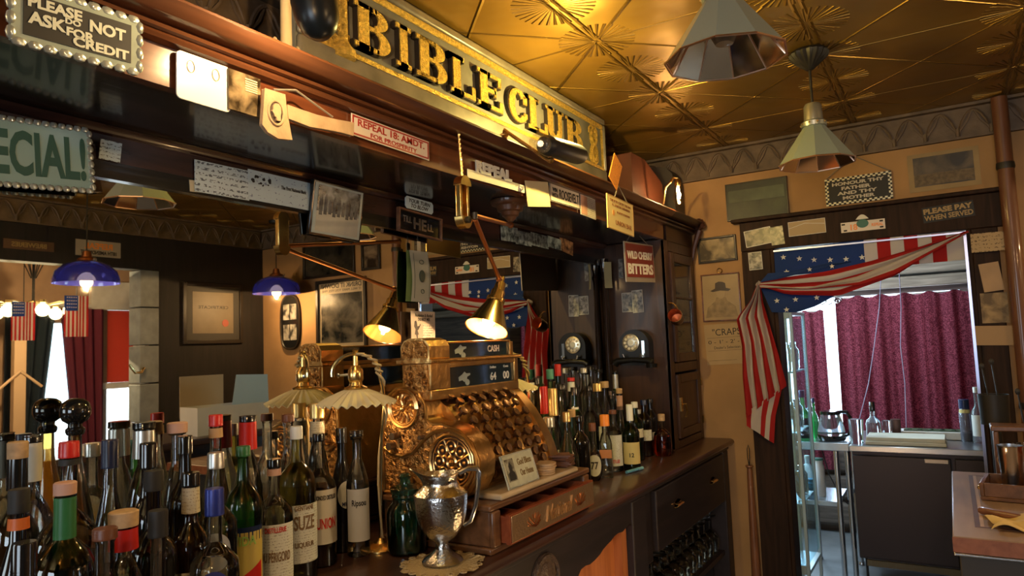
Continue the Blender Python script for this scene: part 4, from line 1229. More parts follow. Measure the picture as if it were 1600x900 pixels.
def facet_pendant(loc, label):
    x, y, zr = loc
    t = thing('faceted_pendant_lamp', label, 'lamp', (x, y, ZC), 0.12, 'faceted grey pendant lamps')
    n = 10; R_ = 0.137; r2 = 0.036; h_ = 0.145; z0 = zr-ZC
    mb = MB()
    prof = [(R_, z0), (r2, z0+h_)]
    mb.lathe(prof, n, mats=[0, 0]); 
    mb.f = [f for f in mb.f if len(f) == 4]; mb.m = [0]*len(mb.f)
    mb.build('shade', M_grey_out, t, smooth=False)
    mb = MB(); mb.lathe([(R_-.003, z0+.001), (r2-.002, z0+h_-.002)], n); mb.f = [f[::-1] for f in mb.f if len(f) == 4]; mb.m = [0]*len(mb.f)
    mb.build('mirror_lining', M_mir_in, t, smooth=False)
    mb = MB()
    for i in range(n):
        a, b = 2*PI*(i+.5)/n, 2*PI*(i+1.5)/n
        mb.tube([(R_*math.cos(a), R_*math.sin(a), z0), (R_*math.cos(b), R_*math.sin(b), z0)], .0028, 5)
        mb.tube([((R_-.004)*math.cos(a), (R_-.004)*math.sin(a), z0+.001), ((r2-.004)*math.cos(a), (r2-.004)*math.sin(a), z0+h_-.004)], .0018, 4)
    mb.build('lead_rim', mat('copper_came', (0.75, 0.5, 0.35), .3, 1.0), t)
    mb = MB(); mb.lathe([(.045, z0+h_-.004), (.046, z0+h_+.012), (.034, z0+h_+.02), (.032, z0+h_+.075), (.026, z0+h_+.085), (.006, z0+h_+.09)], 24)
    mb.build('socket_cup', mat('cup_metal', (0.45, 0.47, 0.42), .3, .8), t)
    mb = MB()
    for i in range(10): mb.ball((.046*math.cos(i*PI/5), .046*math.sin(i*PI/5), z0+h_+.006), .004, 6)
    mb.build('vent_bead', M_brassl, t)
    mb = MB(); mb.tube([(0, 0, z0+h_+.085), (0, 0, -.05)], .005, 8); mb.build('cord', M_iron, t)
    mb = MB(); mb.lathe([(.012, -.075), (.022, -.066), (.045, -.045), (.066, -.024), (.07, -.012), (.062, -.001)], 36, ripple=[.0, .05, .06, .06, .04, 0]); mb.build('canopy', M_iron, t)
    mb = MB(); mb.lathe([(.012, z0+h_*.9), (.014, z0+h_*.75), (.028, z0+h_*.5), (.03, z0+h_*.38), (.02, z0+h_*.24), (.001, z0+h_*.2)], 16); mb.build('bulb', mat('unlit_bulb', (.5, .45, .38), .2), t)
    return t


facet_pendant((0.674, 1.60, 2.216), 'grey faceted metal pendant lamp nearest the viewer, mirror lined')
facet_pendant((0.688, 2.815, 2.213), 'grey faceted metal pendant lamp farther away, before the HONOUR sign')


def blue_pendant(loc, label):
    t = thing('blue_glass_pendant', label, 'lamp', (loc[0], loc[1], ZC), 0, 'blue glass pendant lamps seen in the mirror')
    z = loc[2]-ZC
    mb = MB(); mb.lathe([(.185, z-.02), (.183, z+.01), (.168, z+.055), (.125, z+.095), (.06, z+.118), (.03, z+.122)], 32); mb.f = [f for f in mb.f if len(f) == 4]; mb.m = [0]*len(mb.f)
    mb.build('shade', mat('cobalt_glass', (.02, .025, .22), .06, trans=.25, coat=.5), t)
    mb = MB(); mb.lathe([(.055, z+.120), (.05, z+.135), (.03, z+.145), (.022, z+.18), (.006, z+.185)], 20); mb.build('fitter', M_copper, t)
    mb = MB(); mb.ball((0, 0, z-.012), .036, 16); mb.build('bulb', mat('pendant_bulb', (1, .85, .6), .4, emis=(1, .7, .35), es=6), t)
    mb = MB(); mb.tube([(0, 0, z+.18), (0, 0, -.02)], .004, 6); mb.lathe([(.05, -.02), (.055, -.001)], 20); mb.build('cord', M_iron, t)
    for s in (-1, 1):
        mb = MB(); mb.ball((s*.075, .01, z+.125), .012, 8); mb.build('knob', M_steel, t)
    lamp('blue_pendant_light', 'POINT', (loc[0], loc[1], loc[2]-.052), 16, WARM, .008)


for (x, y), lbl in (((135, 430), 'blue glass pendant lamp with lit bulb before the bright doorway in the mirror'), ((432, 447), 'blue glass pendant lamp beside the oval picture in the mirror')):
    q = PM(x, y+8, 2, 2.08); blue_pendant((q.x, q.y, 2.08), lbl)

# ================================================================== SCISSOR READING LAMP
t = thing('bracket_lamp', 'brass swing arm lamp with lit conical shade above the till', 'lamp', (0, 0, 0))
bx_ = XF+0.045
a = P(722, 275, 0, bx_); b = P(722, 357, 0, bx_)
mb = MB()
for s in (-1, 1): mb.box(bx_-.008, bx_+.008, a.y+s*.017-.005, a.y+s*.017+.005, b.z+.03, a.z-.02)
mb.box(bx_-.012, bx_-.008, a.y-.022, a.y+.022, b.z+.02, a.z-.02)
mb.prism([(a.y+.026*math.cos(q), a.z-.03+.03*math.sin(q)) for q in [PI*i/10 for i in range(11)]], bx_-.014, bx_+.014, 'x')
mb.prism([(a.y-.026*math.cos(q), b.z+.035-.035*math.sin(q)) for q in [PI*i/10 for i in range(11)]], bx_-.014, bx_+.014, 'x')
mb.build('slotted_bracket', M_brass, t, bevel=.002)
mb = MB(); mb.tube([(bx_+.014, a.y, b.z+.025), (bx_+.022, a.y, b.z+.025)], .010, 12); mb.tube([(bx_+.02, a.y+.03, b.z+.05), (bx_+.02, a.y+.03, b.z+.03)], .008, 8); mb.build('pivot_screw', M_iron, t)
mb = MB(); chain(mb, (bx_, a.y, a.z), P(716, 200, 0, XF+.035), .0035, 14); q = P(716, 196, 0, XF+.035)
for k in range(12):
    p = Vector((bx_, a.y, a.z)).lerp(q, k/11); mb.ball(p, .006, 6, sc=(1, .6, 1))
mb.build('chain', M_brass, t)
k0 = Vector((bx_+.02, a.y+.03, b.z+.04)); k1 = P(798, 352, 0, -.25); k2 = P(780, 436, 0, -.27)
mb = MB(); mb.tube([k0, k1], .0075, 8); mb.ball(k1, .012, 8); mb.build('upper_arm', M_copper, t)
mb = MB(); mb.tube([k0+Vector((0, 0, -.01)), k2], .0075, 8); mb.ball(k2, .013, 8); mb.build('lower_arm', M_copper, t)
# ceiling rose turned in wood
mb = MB(); rz = Vector((k1.x, k1.y, 2.1)); hh = 2.1-k1.z-.012
mb.lathe([(.008, -hh), (.02, -hh+.012), (.022, -hh*.78), (.03, -hh*.72), (.034, -hh*.55), (.046, -hh*.5), (.05, -hh*.28), (.066, -hh*.22), (.07, -.01), (.07, -.001)], 28, rz)
mb.build('turned_rose', mat('turned_wood', (.13, .055, .025), .3, coat=.4), t)
sb = P(781, 448, 0, -.27); st = P(776, 480, 0, -.275); sc_ = P(760, 514, 0, -.278)
axd = (sb-sc_).normalized()
def along(base, d, prof, seg, mb, ripple=None):
    q = d.to_track_quat('Z', 'Y').to_matrix()
    mb.lathe(prof, seg, base, M=q, ripple=ripple)
mb = MB(); along(sc_, axd, [(.076, 0), (.074, .004), (.031, .10), (.030, .112)], 32, mb); mb.f = [f for f in mb.f if len(f) == 4]; mb.m = [0]*len(mb.f)
sho = mb.build('shade', M_brassl, t)
mb = MB(); along(sc_, axd, [(.073, .002), (.029, .098)], 32, mb); mb.f = [f[::-1] for f in mb.f if len(f) == 4]; mb.m = [0]*len(mb.f)
mb.build('lining', mat('shade_lining', (.75, .33, .09), .5), t)
mb = MB(); along(sc_, axd, [(.033, .108), (.033, .12), (.025, .125), (.025, .15), (.02, .155), (.018, .185), (.010, .19), (.008, .21)], 20, mb); mb.build('socket', M_brass, t)
mb = MB(); mb.ball(sc_+axd*.035, .024, 14); mb.build('bulb', mat('reading_bulb', (1, .8, .5), .4, emis=(1, .62, .25), es=7), t)
lamp('bracket_lamp_light', 'POINT', sc_+axd*.008, 4.5, WARM, .006)

# ================================================================== LAMPS WITH FLUTED GLASS SHADES
M_fluted = cloth('milk_glass', (.88, .82, .60), .5)


def fluted_lamp(px, py, X_, label, flip=1):
    top = P(px, py, 0, X_)
    t = thing('fluted_shade_lamp', label, 'lamp', (top.x, top.y, ZT), 0.55, 'gooseneck lamps with pleated glass shades')
    H = top.z-ZT
    zs = H-.118
    mb = MB()
    def sh(u, v):
        a = 2*PI*u; pl = math.cos(a*26)
        r = .028+.085*v; z = zs-.042*v**1.2+ (.0045*v)*pl
        return (r*(1+.02*v*pl)*math.cos(a), r*(1+.02*v*pl)*math.sin(a), z)
    mb.surf(sh, 156, 6, thick=.0025); mb.build('shade', M_fluted, t)
    mb = MB(); mb.lathe([(.033, zs+.001), (.034, zs+.006), (.02, zs+.012), (.018, zs+.022), (.022, zs+.03), (.022, zs+.055), (.014, zs+.068), (.008, zs+.07), (.007, H-.02), (.011, H-.015), (.007, H-.008), (.009, H-.004), (.002, H)], 20); mb.build('socket', M_brass, t)
    mb = MB(); mb.ball((0, 0, zs-.03), .02, 12); mb.build('bulb', mat('lamp_bulb_warm', (.8, .5, .2), .2, emis=(1, .6, .25), es=1.5), t)
    lamp('fluted_lamp_light', 'POINT', (top.x, top.y, ZT+zs-.06), .8, WARM, .006)
    mb = MB(); mb.tube([(-.02, 0, zs+.045), (-.045, -.003, zs+.043)], .004, 8); mb.ball((-.05, -.003, zs+.043), .008, 8, sc=(.5, 1, 1)); mb.build('switch_key', M_steel, t)
    mb = MB()
    arc = [(flip*(-.062+ .062*(1-math.cos(a))), 0, H-.066+.05*math.sin(a)) for a in [PI*.0+PI*.92*i/18 for i in range(19)]]
    arc = [(flip*(.068*-math.cos(a)), 0, H-.07+.056*math.sin(a)) for a in [-.15+(PI+.15)*i/18 for i in range(19)]]
    ex = arc[-1]
    arc2 = [(ex[0], 0, ex[2]), (ex[0]+flip*.008, 0.0, ex[2]-.04), (ex[0]+flip*.012, 0.01, H-.16), (ex[0]+flip*.0, .02, H-.25), (ex[0]-flip*.012, .025, .03), (ex[0]-flip*.012, .025, .014)]
    mb.tube(arc+arc2[1:], .0055, 8); mb.build('gooseneck', M_brassl, t)
    mb = MB()
    cp = []
    full = arc[9:]+arc2
    for i in range(60):
        k = i/59*(len(full)-1); j = min(int(k), len(full)-2); p = Vector(full[j]).lerp(Vector(full[j+1]), k-j)
        cp.append(p+Vector((.009*math.cos(i*.9), .009*math.sin(i*.9), 0)))
    mb.tube(cp, .0035, 6); mb.build('cloth_cord', mat('cord_cream', (.5, .38, .2), .7), t)
    mb = MB(); mb.lathe([(.06, .001), (.06, .006), (.05, .012), (.02, .018), (.01, .03)], 24, (ex[0]-flip*.012, .025, 0)); mb.build('base', M_brass, t)
    return t


fl1 = fluted_lamp(555, 545, -.405, 'gooseneck lamp with pleated milk glass shade left of the till')
fl2 = fluted_lamp(793, 546, -.44, 'gooseneck lamp with pleated milk glass shade right behind the till')

# ================================================================== CASH REGISTER
M_reg = relief('register_bronze_relief', (0.56, 0.29, 0.09), (0.09, 0.032, 0.010), .3, .95, 55, .006, 1.0)
M_regs = mat('register_bronze', (0.56, 0.33, 0.115), .3, .95, bump=.25, bscale=45, var=.15, vscale=20)
M_regd = mat('register_hollow', (0.03, 0.012, 0.006), .7)
RY0, RY1 = 1.62, 2.12
reg = thing('cash_register', 'ornate bronze antique cash register with open drawer and marble ledge', 'cash register', (0, 0, 0))
# wooden plinth with drawer opening
mb = MB()
PY0, PY1 = 1.605, 2.215
mb.box(-.42, -.03, PY0, PY1, ZT+.001, ZT+.02)
mb.box(-.42, -.035, PY0+.008, PY0+.03, ZT+.0201, ZT+.118); mb.box(-.42, -.035, PY1-.03, PY1-.008, ZT+.0201, ZT+.118)
mb.box(-.42, -.40, PY0+.0301, PY1-.0301, ZT+.0201, ZT+.118)
mb.box(-.42, -.026, PY0-.004, PY1+.004, ZT+.1181, ZT+.136)
mb.build('plinth', M_oak, reg, bevel=.005)
mb = MB(); mb.box(-.04, -.024, PY0+.006, PY0+.045, ZT+.02, ZT+.117); mb.box(-.04, -.024, PY1-.045, PY1-.006, ZT+.02, ZT+.117); mb.build('pilaster', M_oak, reg, bevel=.005)
drw = MB()
DY0, DY1 = 1.652, 2.17
drw.box(-.36, -.008, DY0, DY0+.008, ZT+.026, ZT+.098); drw.box(-.36, -.008, DY1-.008, DY1, ZT+.026, ZT+.098)
drw.box(-.36, -.008, DY0+.0081, DY1-.0081, ZT+.026, ZT+.032); drw.box(-.36, -.352, DY0+.0081, DY1-.0081, ZT+.033, ZT+.098)
for k in range(1, 5): drw.box(-.34, -.008, DY0+k*(DY1-DY0)/5-.003, DY0+k*(DY1-DY0)/5+.003, ZT+.033, ZT+.092)
drw.box(-.008, .006, DY0-.004, DY1+.004, ZT+.024, ZT+.104)
dro = drw.build('drawer', wood('drawer_cherry', (.22, .045, .015), (.36, .09, .03), .4), reg)
c_ = ((DY0+DY1)/2, ZT+.064)
tt = bpy.data.objects.new('front_plate', None); bpy.data.objects.remove(tt)
mb = MB(); mb.box(.0062, .009, DY0, DY1, ZT+.028, ZT+.1); fp = mb.build('front_plate', mat('plate_bronze', (.42, .26, .14), .35, .8, bump=.3, bscale=90), dro, bevel=.001)
def lp(parent, name, vs, fs, m):   # letters facing +x
    mb = MB(); mb.add([(-y_, x_, z_) for x_, y_, z_ in vs], fs); return mb.build(name, m, parent, smooth=False)
vs, fs = text_mesh('National', .17, .045, .002, .0, c_[0]+.02, c_[1], -.0092, shear=.35)
lp(dro, 'lettering', vs, fs, mat('national_gilt', (.75, .45, .2), .3, .8))
for s in (-1, 1):
    mb = MB()
    for k in range(7):
        a = k*.9
        mb.tube([(.0095, c_[0]+.01+s*(.13+.012*k*0+.02*math.cos(a)), c_[1]+.018*math.sin(a)), (.0105, c_[0]+.01+s*(.145+.02*math.cos(a+1)), c_[1]+.02*math.sin(a+1)), (.0095, c_[0]+.01+s*(.165+.022*math.cos(a+2)), c_[1]+.015*math.sin(a+2))], .0016, 4)
    mb.build('engraved_spray', M_copper, dro)
# marble ledge
mb = MB(); mb.box(-.12, -.026, 1.66, 2.135, ZT+.1365, ZT+.154); mb.build('marble_ledge', mat('marble', (.55, .42, .26), .25, var=.15, vscale=6), reg, bevel=.006)
# side profile of the cabinet in X, Z
prof = [(-.425, 1.1485), (-.145, 1.1485), (-.118, 1.160), (-.092, 1.179), (-.070, 1.215), (-.065, 1.263), (-.087, 1.311), (-.13, 1.345), (-.19, 1.363), (-.225, 1.362), (-.25, 1.375), (-.256, 1.419), (-.277, 1.452), (-.321, 1.469), (-.369, 1.464), (-.405, 1.44), (-.42, 1.398), (-.428, 1.29)]
prof_far = [(-.42, 1.1485), (-.125, 1.1485), (-.095, 1.165), (-.092, 1.20), (-.108, 1.25), (-.135, 1.305), (-.172, 1.358), (-.21, 1.402), (-.25, 1.435), (-.30, 1.45), (-.40, 1.44)]
for y0_, y1_, nm in ((RY0, RY0+.075, 'side_cheek'), (RY1-.05, RY1, 'side_cheek')):
    mb = MB(); mb.prism((prof if y0_ == RY0 else prof_far)[::-1], y0_, y1_, 'y'); mb.build(nm, M_regs, reg, bevel=.008)
inner = [(-.395, 1.15), (-.125, 1.15), (-.10, 1.175), (-.103, 1.205), (-.122, 1.25), (-.15, 1.30), (-.185, 1.35), (-.225, 1.395), (-.262, 1.42), (-.395, 1.42)]
mb = MB(); mb.prism(inner[::-1], RY0+.0751, RY1-.0501, 'y'); mb.build('key_bed', M_regs, reg)
# relief panel on the near side
ctr = (-.25, 1.29)
def shrink(p, k):
    return (ctr[0]+(p[0]-ctr[0])*k, ctr[1]+(p[1]-ctr[1])*k)
mb = MB(); mb.prism([shrink(p, .93) for p in prof][::-1], RY0-.004, RY0-.0001, 'y'); mb.build('relief_panel', M_reg, reg, bevel=.002)
mb = MB(); pr = [shrink(p, .965) for p in prof]; mb.tube([(p[0], RY0-.003, p[1]) for p in pr+[pr[0]]], .005, 6); mb.build('rim_bead', M_regs, reg)
def disc(nm, cx, cz, r, holes):
    mb = MB(); mb.prism([(cx+r*math.cos(a), cz+r*math.sin(a)) for a in [2*PI*i/36 for i in range(36)]], RY0-.008, RY0-.0041, 'y')
    d = mb.build(nm, M_regd if holes else M_reg, reg)
    mb = MB()
    def ring(x, z, rr, w): mb.tube([(x+rr*math.cos(a), RY0-.0095, z+rr*math.sin(a)) for a in [2*PI*i/20 for i in range(21)]], w, 5)
    ring(cx, cz, r, .0055); ring(cx, cz, r*.86, .003)
    if holes:
        mb2 = mb
        for i in range(8):
            a = 2*PI*i/8
            ring(cx+r*.56*math.cos(a), cz+r*.56*math.sin(a), r*.2, .0032)
            mb.tube([(cx+r*.2*math.cos(a), RY0-.0095, cz+r*.2*math.sin(a)), (cx+r*.86*math.cos(a+.39), RY0-.0095, cz+r*.86*math.sin(a+.39))], .003, 5)
            mb.ball((cx+r*.56*math.cos(a), RY0-.009, cz+r*.56*math.sin(a)), r*.085, 6)
        ring(cx, cz, r*.2, .005); mb.ball((cx, RY0-.009, cz), r*.13, 8)
    else:
        for i in range(12):
            a = 2*PI*i/12
            mb.tube([(cx+r*.15*math.cos(a), RY0-.009, cz+r*.15*math.sin(a)), (cx+r*.5*math.cos(a+.2), RY0-.011, cz+r*.5*math.sin(a+.2)), (cx+r*.74*math.cos(a), RY0-.008, cz+r*.74*math.sin(a))], .004, 5)
        mb.ball((cx, RY0-.01, cz), r*.2, 10)
    mb.build('scrollwork', mat('register_gilt', (.72, .40, .14), .25, .95), d)


disc('pierced_rosette', -.158, 1.255, .078, True)
disc('upper_rosette', -.333, 1.403, .056, False)
mb = MB()   # S curve band between the rosettes
mb.tube([(-.41, RY0-.008, 1.285), (-.38, RY0-.009, 1.268), (-.34, RY0-.009, 1.262), (-.30, RY0-.009, 1.275), (-.26, RY0-.009, 1.312), (-.22, RY0-.009, 1.338), (-.16, RY0-.009, 1.346), (-.11, RY0-.009, 1.325), (-.078, RY0-.009, 1.28), (-.075, RY0-.009, 1.22), (-.10, RY0-.009, 1.178)], .006, 6)
mb.build('curved_band', M_regs, reg)
for x_, z_ in ((-.363, 1.322), (-.377, 1.292), (-.258, 1.322)):
    mb = MB(); mb.tube([(x_, RY0-.004, z_), (x_, RY0-.03, z_)], .011 if x_ < -.3 else .006, 12)
    mb.build('lock_barrel', mat('lock_steel', (.25, .2, .16), .3, .9), reg)
# keys
cols = [RY0+.11+k*.060 for k in range(6)]
arcp = [(-.262, 1.425), (-.228, 1.397), (-.193, 1.358), (-.162, 1.314), (-.137, 1.27), (-.12, 1.226), (-.11, 1.19)]
def arc_at(s):
    k = s*(len(arcp)-1); j = min(int(k), len(arcp)-2); f = k-j
    p = Vector((arcp[j][0], 0, arcp[j][1])).lerp(Vector((arcp[j+1][0], 0, arcp[j+1][1])), f)
    d = Vector((arcp[j+1][0]-arcp[j][0], 0, arcp[j+1][1]-arcp[j][1])).normalized()
    n = Vector((-d.z, 0, d.x))
    if n.x < 0: n = -n
    return p, n
M_keyt = mat('key_top', (.42, .24, .11), .25, .85)
M_keys = mat('key_stem', (.12, .06, .03), .35, .8)
kme = None
for ci, y_ in enumerate(cols):
    for k in range(9):
        p, n = arc_at((k+.4)/9)
        if kme is None:
            mb = MB(); mb.lathe([(.006, 0), (.005, .014), (.0135, .016), (.0150, .020), (.0140, .026), (.010, .0265)], 8, mats=[0, 0, 0, 0, 1, 1, 1])
            ko = mb.build('key', [M_keys, M_keyt], reg); kme = ko.data
        else:
            ko = bpy.data.objects.new('key', kme); COL.objects.link(ko); ko.parent = reg
        ko.location = (p.x, y_+(.010 if k % 2 else -.010), p.z); ko.rotation_euler = n.to_track_quat('Z', 'Y').to_euler()
for y_ in (cols[1]+.03, cols[3]+.03):
    mb = MB(); mb.surf(lambda u, v: tuple(arc_at(.02+.96*u)[0]+arc_at(.02+.96*u)[1]*(.010+.004*math.sin(PI*v))+Vector((0, y_-.009+.018*v, 0))), 14, 4, thick=.004); mb.build('dividing_rib', M_regs, reg)
mb = MB(); mb.box(-.112, -.098, RY0+.0755, RY1-.0505, 1.178, 1.184); mb.build('key_sill', M_regs, reg)
# indicator head
IX0, IX1 = -.345, -.235
mb = MB()
mb.box(IX0, IX1, RY0+.005, RY1-.005, 1.425, 1.455); mb.box(IX0, IX1, RY0+.005, RY0+.10, 1.4551, 1.535); mb.box(IX0, IX1, RY1-.03, RY1-.005, 1.4551, 1.535)
mb.box(IX0, IX1, RY0+.1001, RY1-.0301, 1.518, 1.535)
mb.build('indicator_case', M_regs, reg, bevel=.003)
mb = MB()
mb.box(IX0-.012, IX1+.012, RY0-.006, RY1+.004, 1.5355, 1.546)
for k in range(60): mb.ball((IX1+.013, RY0+k*(RY1-RY0)/60, 1.54), .0032, 5)
mb.build('beaded_cornice', M_regs, reg)
mb = MB(); mb.box(IX0+.02, IX1-.008, RY0+.1001, RY1-.0301, 1.4551, 1.5179); mb.build('glass_window', mat('indicator_glass', (.02, .03, .035), .06, coat=.8), reg)
mb = MB(); mb.box(IX0+.015, IX1-.02, RY0+.10, RY1-.035, 1.5461, 1.592); mb.build('upper_window', MATS['indicator_glass'], reg)
mb = MB(); mb.box(IX0+.01, IX1-.012, RY0+.10, RY1-.03, 1.5921, 1.598); mb.box(IX0+.01, IX1-.012, RY1-.0349, RY1-.015, 1.5461, 1.592); mb.build('upper_rail', M_regs, reg, bevel=.002)
mb = MB()
ar = [(IX0, 1.5461), (IX1, 1.5461), (IX1, 1.585), (IX1-.012, 1.602), (IX1-.035, 1.61), (IX0+.035, 1.61), (IX0+.012, 1.602), (IX0, 1.585)]
mb.prism(ar[::-1], RY0+.0, RY0+.098, 'y'); mb.build('arched_end', M_regs, reg, bevel=.004)
mb = MB(); mb.prism([(p[0]*.85+(IX0+IX1)/2*.15, p[1]*.85+1.575*.15) for p in ar][::-1], RY0-.003, RY0-.0001, 'y'); mb.box(IX0+.01, IX1-.01, RY0+.001, RY0+.0049, 1.43, 1.53)
for cz in (1.575,): pass
for cx in (IX0+.03, IX1-.03):
    for i in range(8): mb.tube([(cx, RY0-.001, 1.49), (cx+.02*math.cos(i*PI/4), RY0-.004, 1.49+.02*math.sin(i*PI/4))], .003, 5)
mb.build('rosette_panel', M_reg, reg)
M_flagw = mat('indicator_white', (.75, .75, .68), .5)
for (s_, yc, zc, w_, h_, x_) in (('CASH', 1.99, 1.57, .07, .022, IX1-.0195), ('64', 1.965, 1.478, .035, .026, IX1-.0075), ('00', 2.045, 1.478, .038, .026, IX1-.0075), ('Dollars', 1.965, 1.508, .035, .008, IX1-.0075), ('Cents', 2.045, 1.508, .03, .008, IX1-.0075)):
    vs, fs = text_mesh(s_, w_, h_, .001, .02, yc, zc, -x_)
    lp(reg, 'indicator_figures', vs, fs, M_flagw)
mb = MB()
for yc, zc, x_ in ((1.80, 1.57, IX1-.0195), (1.80, 1.485, IX1-.0075)):
    hand = [(-.03, 0), (-.028, -.012), (-.01, -.010), (0, -.016), (.012, -.012), (.016, 0), (.032, .004), (.032, .010), (.012, .010), (.002, .016), (-.01, .008)]
    mb.prism([(yc+a_, zc+b_) for a_, b_ in hand], x_, x_+.001, 'x')
    mb.prism([(yc+.016+.012*math.cos(a_), zc-.018+.010*math.sin(a_)) for a_ in [2*PI*i/10 for i in range(10)]], x_, x_+.001, 'x')
mb.build('painted_hand', mat('painted_grey', (.4, .45, .42), .5), reg)

# card on the ledge
a4 = [P(*q, 0, -.07) for q in ((777, 713), (832, 696))]+[P(*q, 0, -.035) for q in ((788, 765), (848, 736))]
c = sum(a4, Vector())/4; wd = .175; ht = .098
t = thing('blessing_card', 'cream framed card with portrait and gothic lettering leaning on the till ledge', 'card', (-.052, c.y, ZT+.1545+ht/2*.95), PI/2)
t.rotation_euler = (-.30, 0, PI/2)
mb = MB(); mb.box(-wd/2, wd/2, 0, .004, -ht/2, ht/2); mb.build('card', mat('card_cream', (.55, .55, .40), .4, var=.12, vscale=40), t, bevel=.001)
mb = MB()
for s in (-1, 1):
    mb.tube([(s*wd*.48, -.001, -ht*.47), (s*wd*.48, -.001, ht*.47)], .002, 5); mb.tube([(-wd*.48, -.001, s*ht*.47), (wd*.48, -.001, s*ht*.47)], .002, 5)
mb.build('glitter_border', mat('glitter', (.7, .7, .62), .3, .6, bump=1, bscale=300), t)
mb = MB(); mb.box(-wd*.42, -wd*.17, -.0015, -.0002, -ht*.3, ht*.36); mb.build('portrait', photo(41, (.06, .05, .03), (.4, .38, .28), 40), t)
mb = MB(); mb.prism([(-wd*.30+x_*wd*.1, z_*ht*.3) for x_, z_ in ((-1, -.9), (1, -.9), (.9, -.2), (.4, 0), (.5, .5), (0, .95), (-.5, .5), (-.4, 0), (-.9, -.2))], -.0022, -.0016, 'y'); mb.build('portrait_figure', M_ink, t)
text_part('lettering', 'God Bless', wd*.45, ht*.2, mat('gothic_ink', (.2, .13, .05), .6), t, wd*.18, ht*.2, 0, .001, .02)
text_part('lettering', 'Our Home', wd*.42, ht*.2, MATS['gothic_ink'], t, wd*.18, -ht*.12, 0, .001, .02)


# coaster stacks
def coasters(px, py, X_, n, m, label, grp, r, square=False, jit=.006):
    b = P(px, py, 0, X_); z = ZT+.1545; b.y = min(b.y, 2.118)
    random.seed(n)
    mb = MB()
    if square: mb.box(-r, r, -r, r, 0, .0045)
    else: mb.lathe([(r, 0), (r, .0045)], 24)
    o0 = mb.build('coaster', m, None)
    for k in range(n):
        o = o0 if k == 0 else o0.copy()
        if k: COL.objects.link(o)
        o.location = (b.x+random.uniform(-jit, jit), b.y+random.uniform(-jit, jit), z+.0006+k*.0049); o.rotation_euler = (0, 0, random.uniform(0, .5))
        tag(o, label, 'coaster', grp)


coasters(850, 738, -.072, 7, M_cork, 'round cork coaster in the pale stack at the ledge end', 'round cork coasters', .040)
coasters(888, 738, -.082, 8, mat('coaster_dark', (.14, .06, .035), .5), 'square dark brown coaster in the stack beside the round ones', 'dark square coasters', .036, True)

# copper tin behind the coasters
q = P(856, 725, 0, -.13)
t = thing('copper_box', 'small square brown copper box behind the coasters', 'box', (-.13, 2.262, ZT), .1)
mb = MB(); mb.box(-.03, .03, -.03, .03, 0, .10); mb.build('body', mat('box_copper', (.22, .11, .07), .4, .5, var=.2), t, bevel=.003)
mb = MB(); mb.box(-.032, .032, -.032, .032, .1005, .108); mb.build('lid', MATS['box_copper'], t, bevel=.003)
# blue pen
a = P(979, 738, 2, ZT+.008); b = P(1004, 731, 2, ZT+.008)
t = thing('marker_pen', 'pale blue marker pen lying on the worktop before the bottles', 'pen', (0, 0, 0))
mb = MB(); mb.tube([a, a.lerp(b, .7)], .0065, 12); mb.build('barrel', mat('pen_blue', (.12, .35, .55), .3), t)
mb = MB(); mb.tube([a.lerp(b, .705), b], .0072, 12); mb.build('cap', mat('pen_cap', (.2, .45, .6), .3), t)

# ================================================================== PITCHER, DOILY, JAR
pp = P(683, 868, 2, ZT)
pp = Vector((-.118, 1.505, ZT))
t = thing('lace_doily', 'round cream lace doily under the silver pitcher', 'doily', (pp.x+.005, pp.y-.01, ZT+.001))
mb = MB()
def dly(u, v):
    a = 2*PI*u; r = .105*v*(1+.09*math.cos(a*9)*v**3)
    return (r*math.cos(a), r*math.sin(a), .001+(.010*max(0, math.cos(a-.7))**6)*v**5+.0012*math.cos(a*27)*v)
mb.surf(dly, 108, 10, thick=.0)
mb.build('lace', mat('lace_cream', (.55, .42, .22), .8, bump=.8, bscale=160), t)
mb = MB()
for i in range(18):
    a = 2*PI*i/18; r = .10
    mb.tube([(r*math.cos(a)+.009*math.cos(q), r*math.sin(a)+.009*math.sin(q), .003) for q in [2*PI*k/8 for k in range(9)]], .002, 4)
mb.build('picot_edge', MATS['lace_cream'], t)

t = thing('silver_pitcher', 'hammered silver water pitcher on the lace doily', 'pitcher', (pp.x, pp.y, ZT+.0045), -2.35+PI)
prof = [(.052, 0), (.055, .004), (.05, .010), (.034, .02), (.018, .035), (.016, .048), (.02, .054), (.038, .066), (.056, .09), (.066, .12), (.0705, .15), (.072, .170), (.0715, .178), (.0675, .181), (.062, .186), (.052, .194), (.046, .202), (.045, .212), (.049, .224), (.053, .232)]
mb = MB(); n = len(prof)
def pit(u, v):
    a = 2*PI*u; k = v*(n-1); j = min(int(k), n-2); f = k-j
    r = prof[j][0]*(1-f)+prof[j+1][0]*f; z = prof[j][1]*(1-f)+prof[j+1][1]*f
    sp = max(0, (z-.205)/.027)
    d = max(0, math.cos(a-PI))**4
    r2 = r*(1+.55*sp*d); z2 = z+.016*sp*d-.004*sp*math.sin(a)**2
    return (r2*math.cos(a), r2*math.sin(a), z2)
mb.surf(pit, 48, n-1, thick=.002); mb.lathe([(.052, .0), (.0, 0.001)], 32)
mb.build('body', M_silver, t)
mb = MB(); mb.tube([(.050, 0, .226), (.075, 0, .236), (.100, 0, .235), (.104, 0, .225), (.102, 0, .19), (.094, 0, .14), (.078, 0, .098), (.058, 0, .088)], [.007, .007, .0085, .008, .007, .0065, .006, .006], 10)
mb.build('handle', M_steel, t)
t = thing('glass_jar', 'teal glass jar of limes standing behind the silver pitcher', 'jar', (-.275, 1.545, ZT))
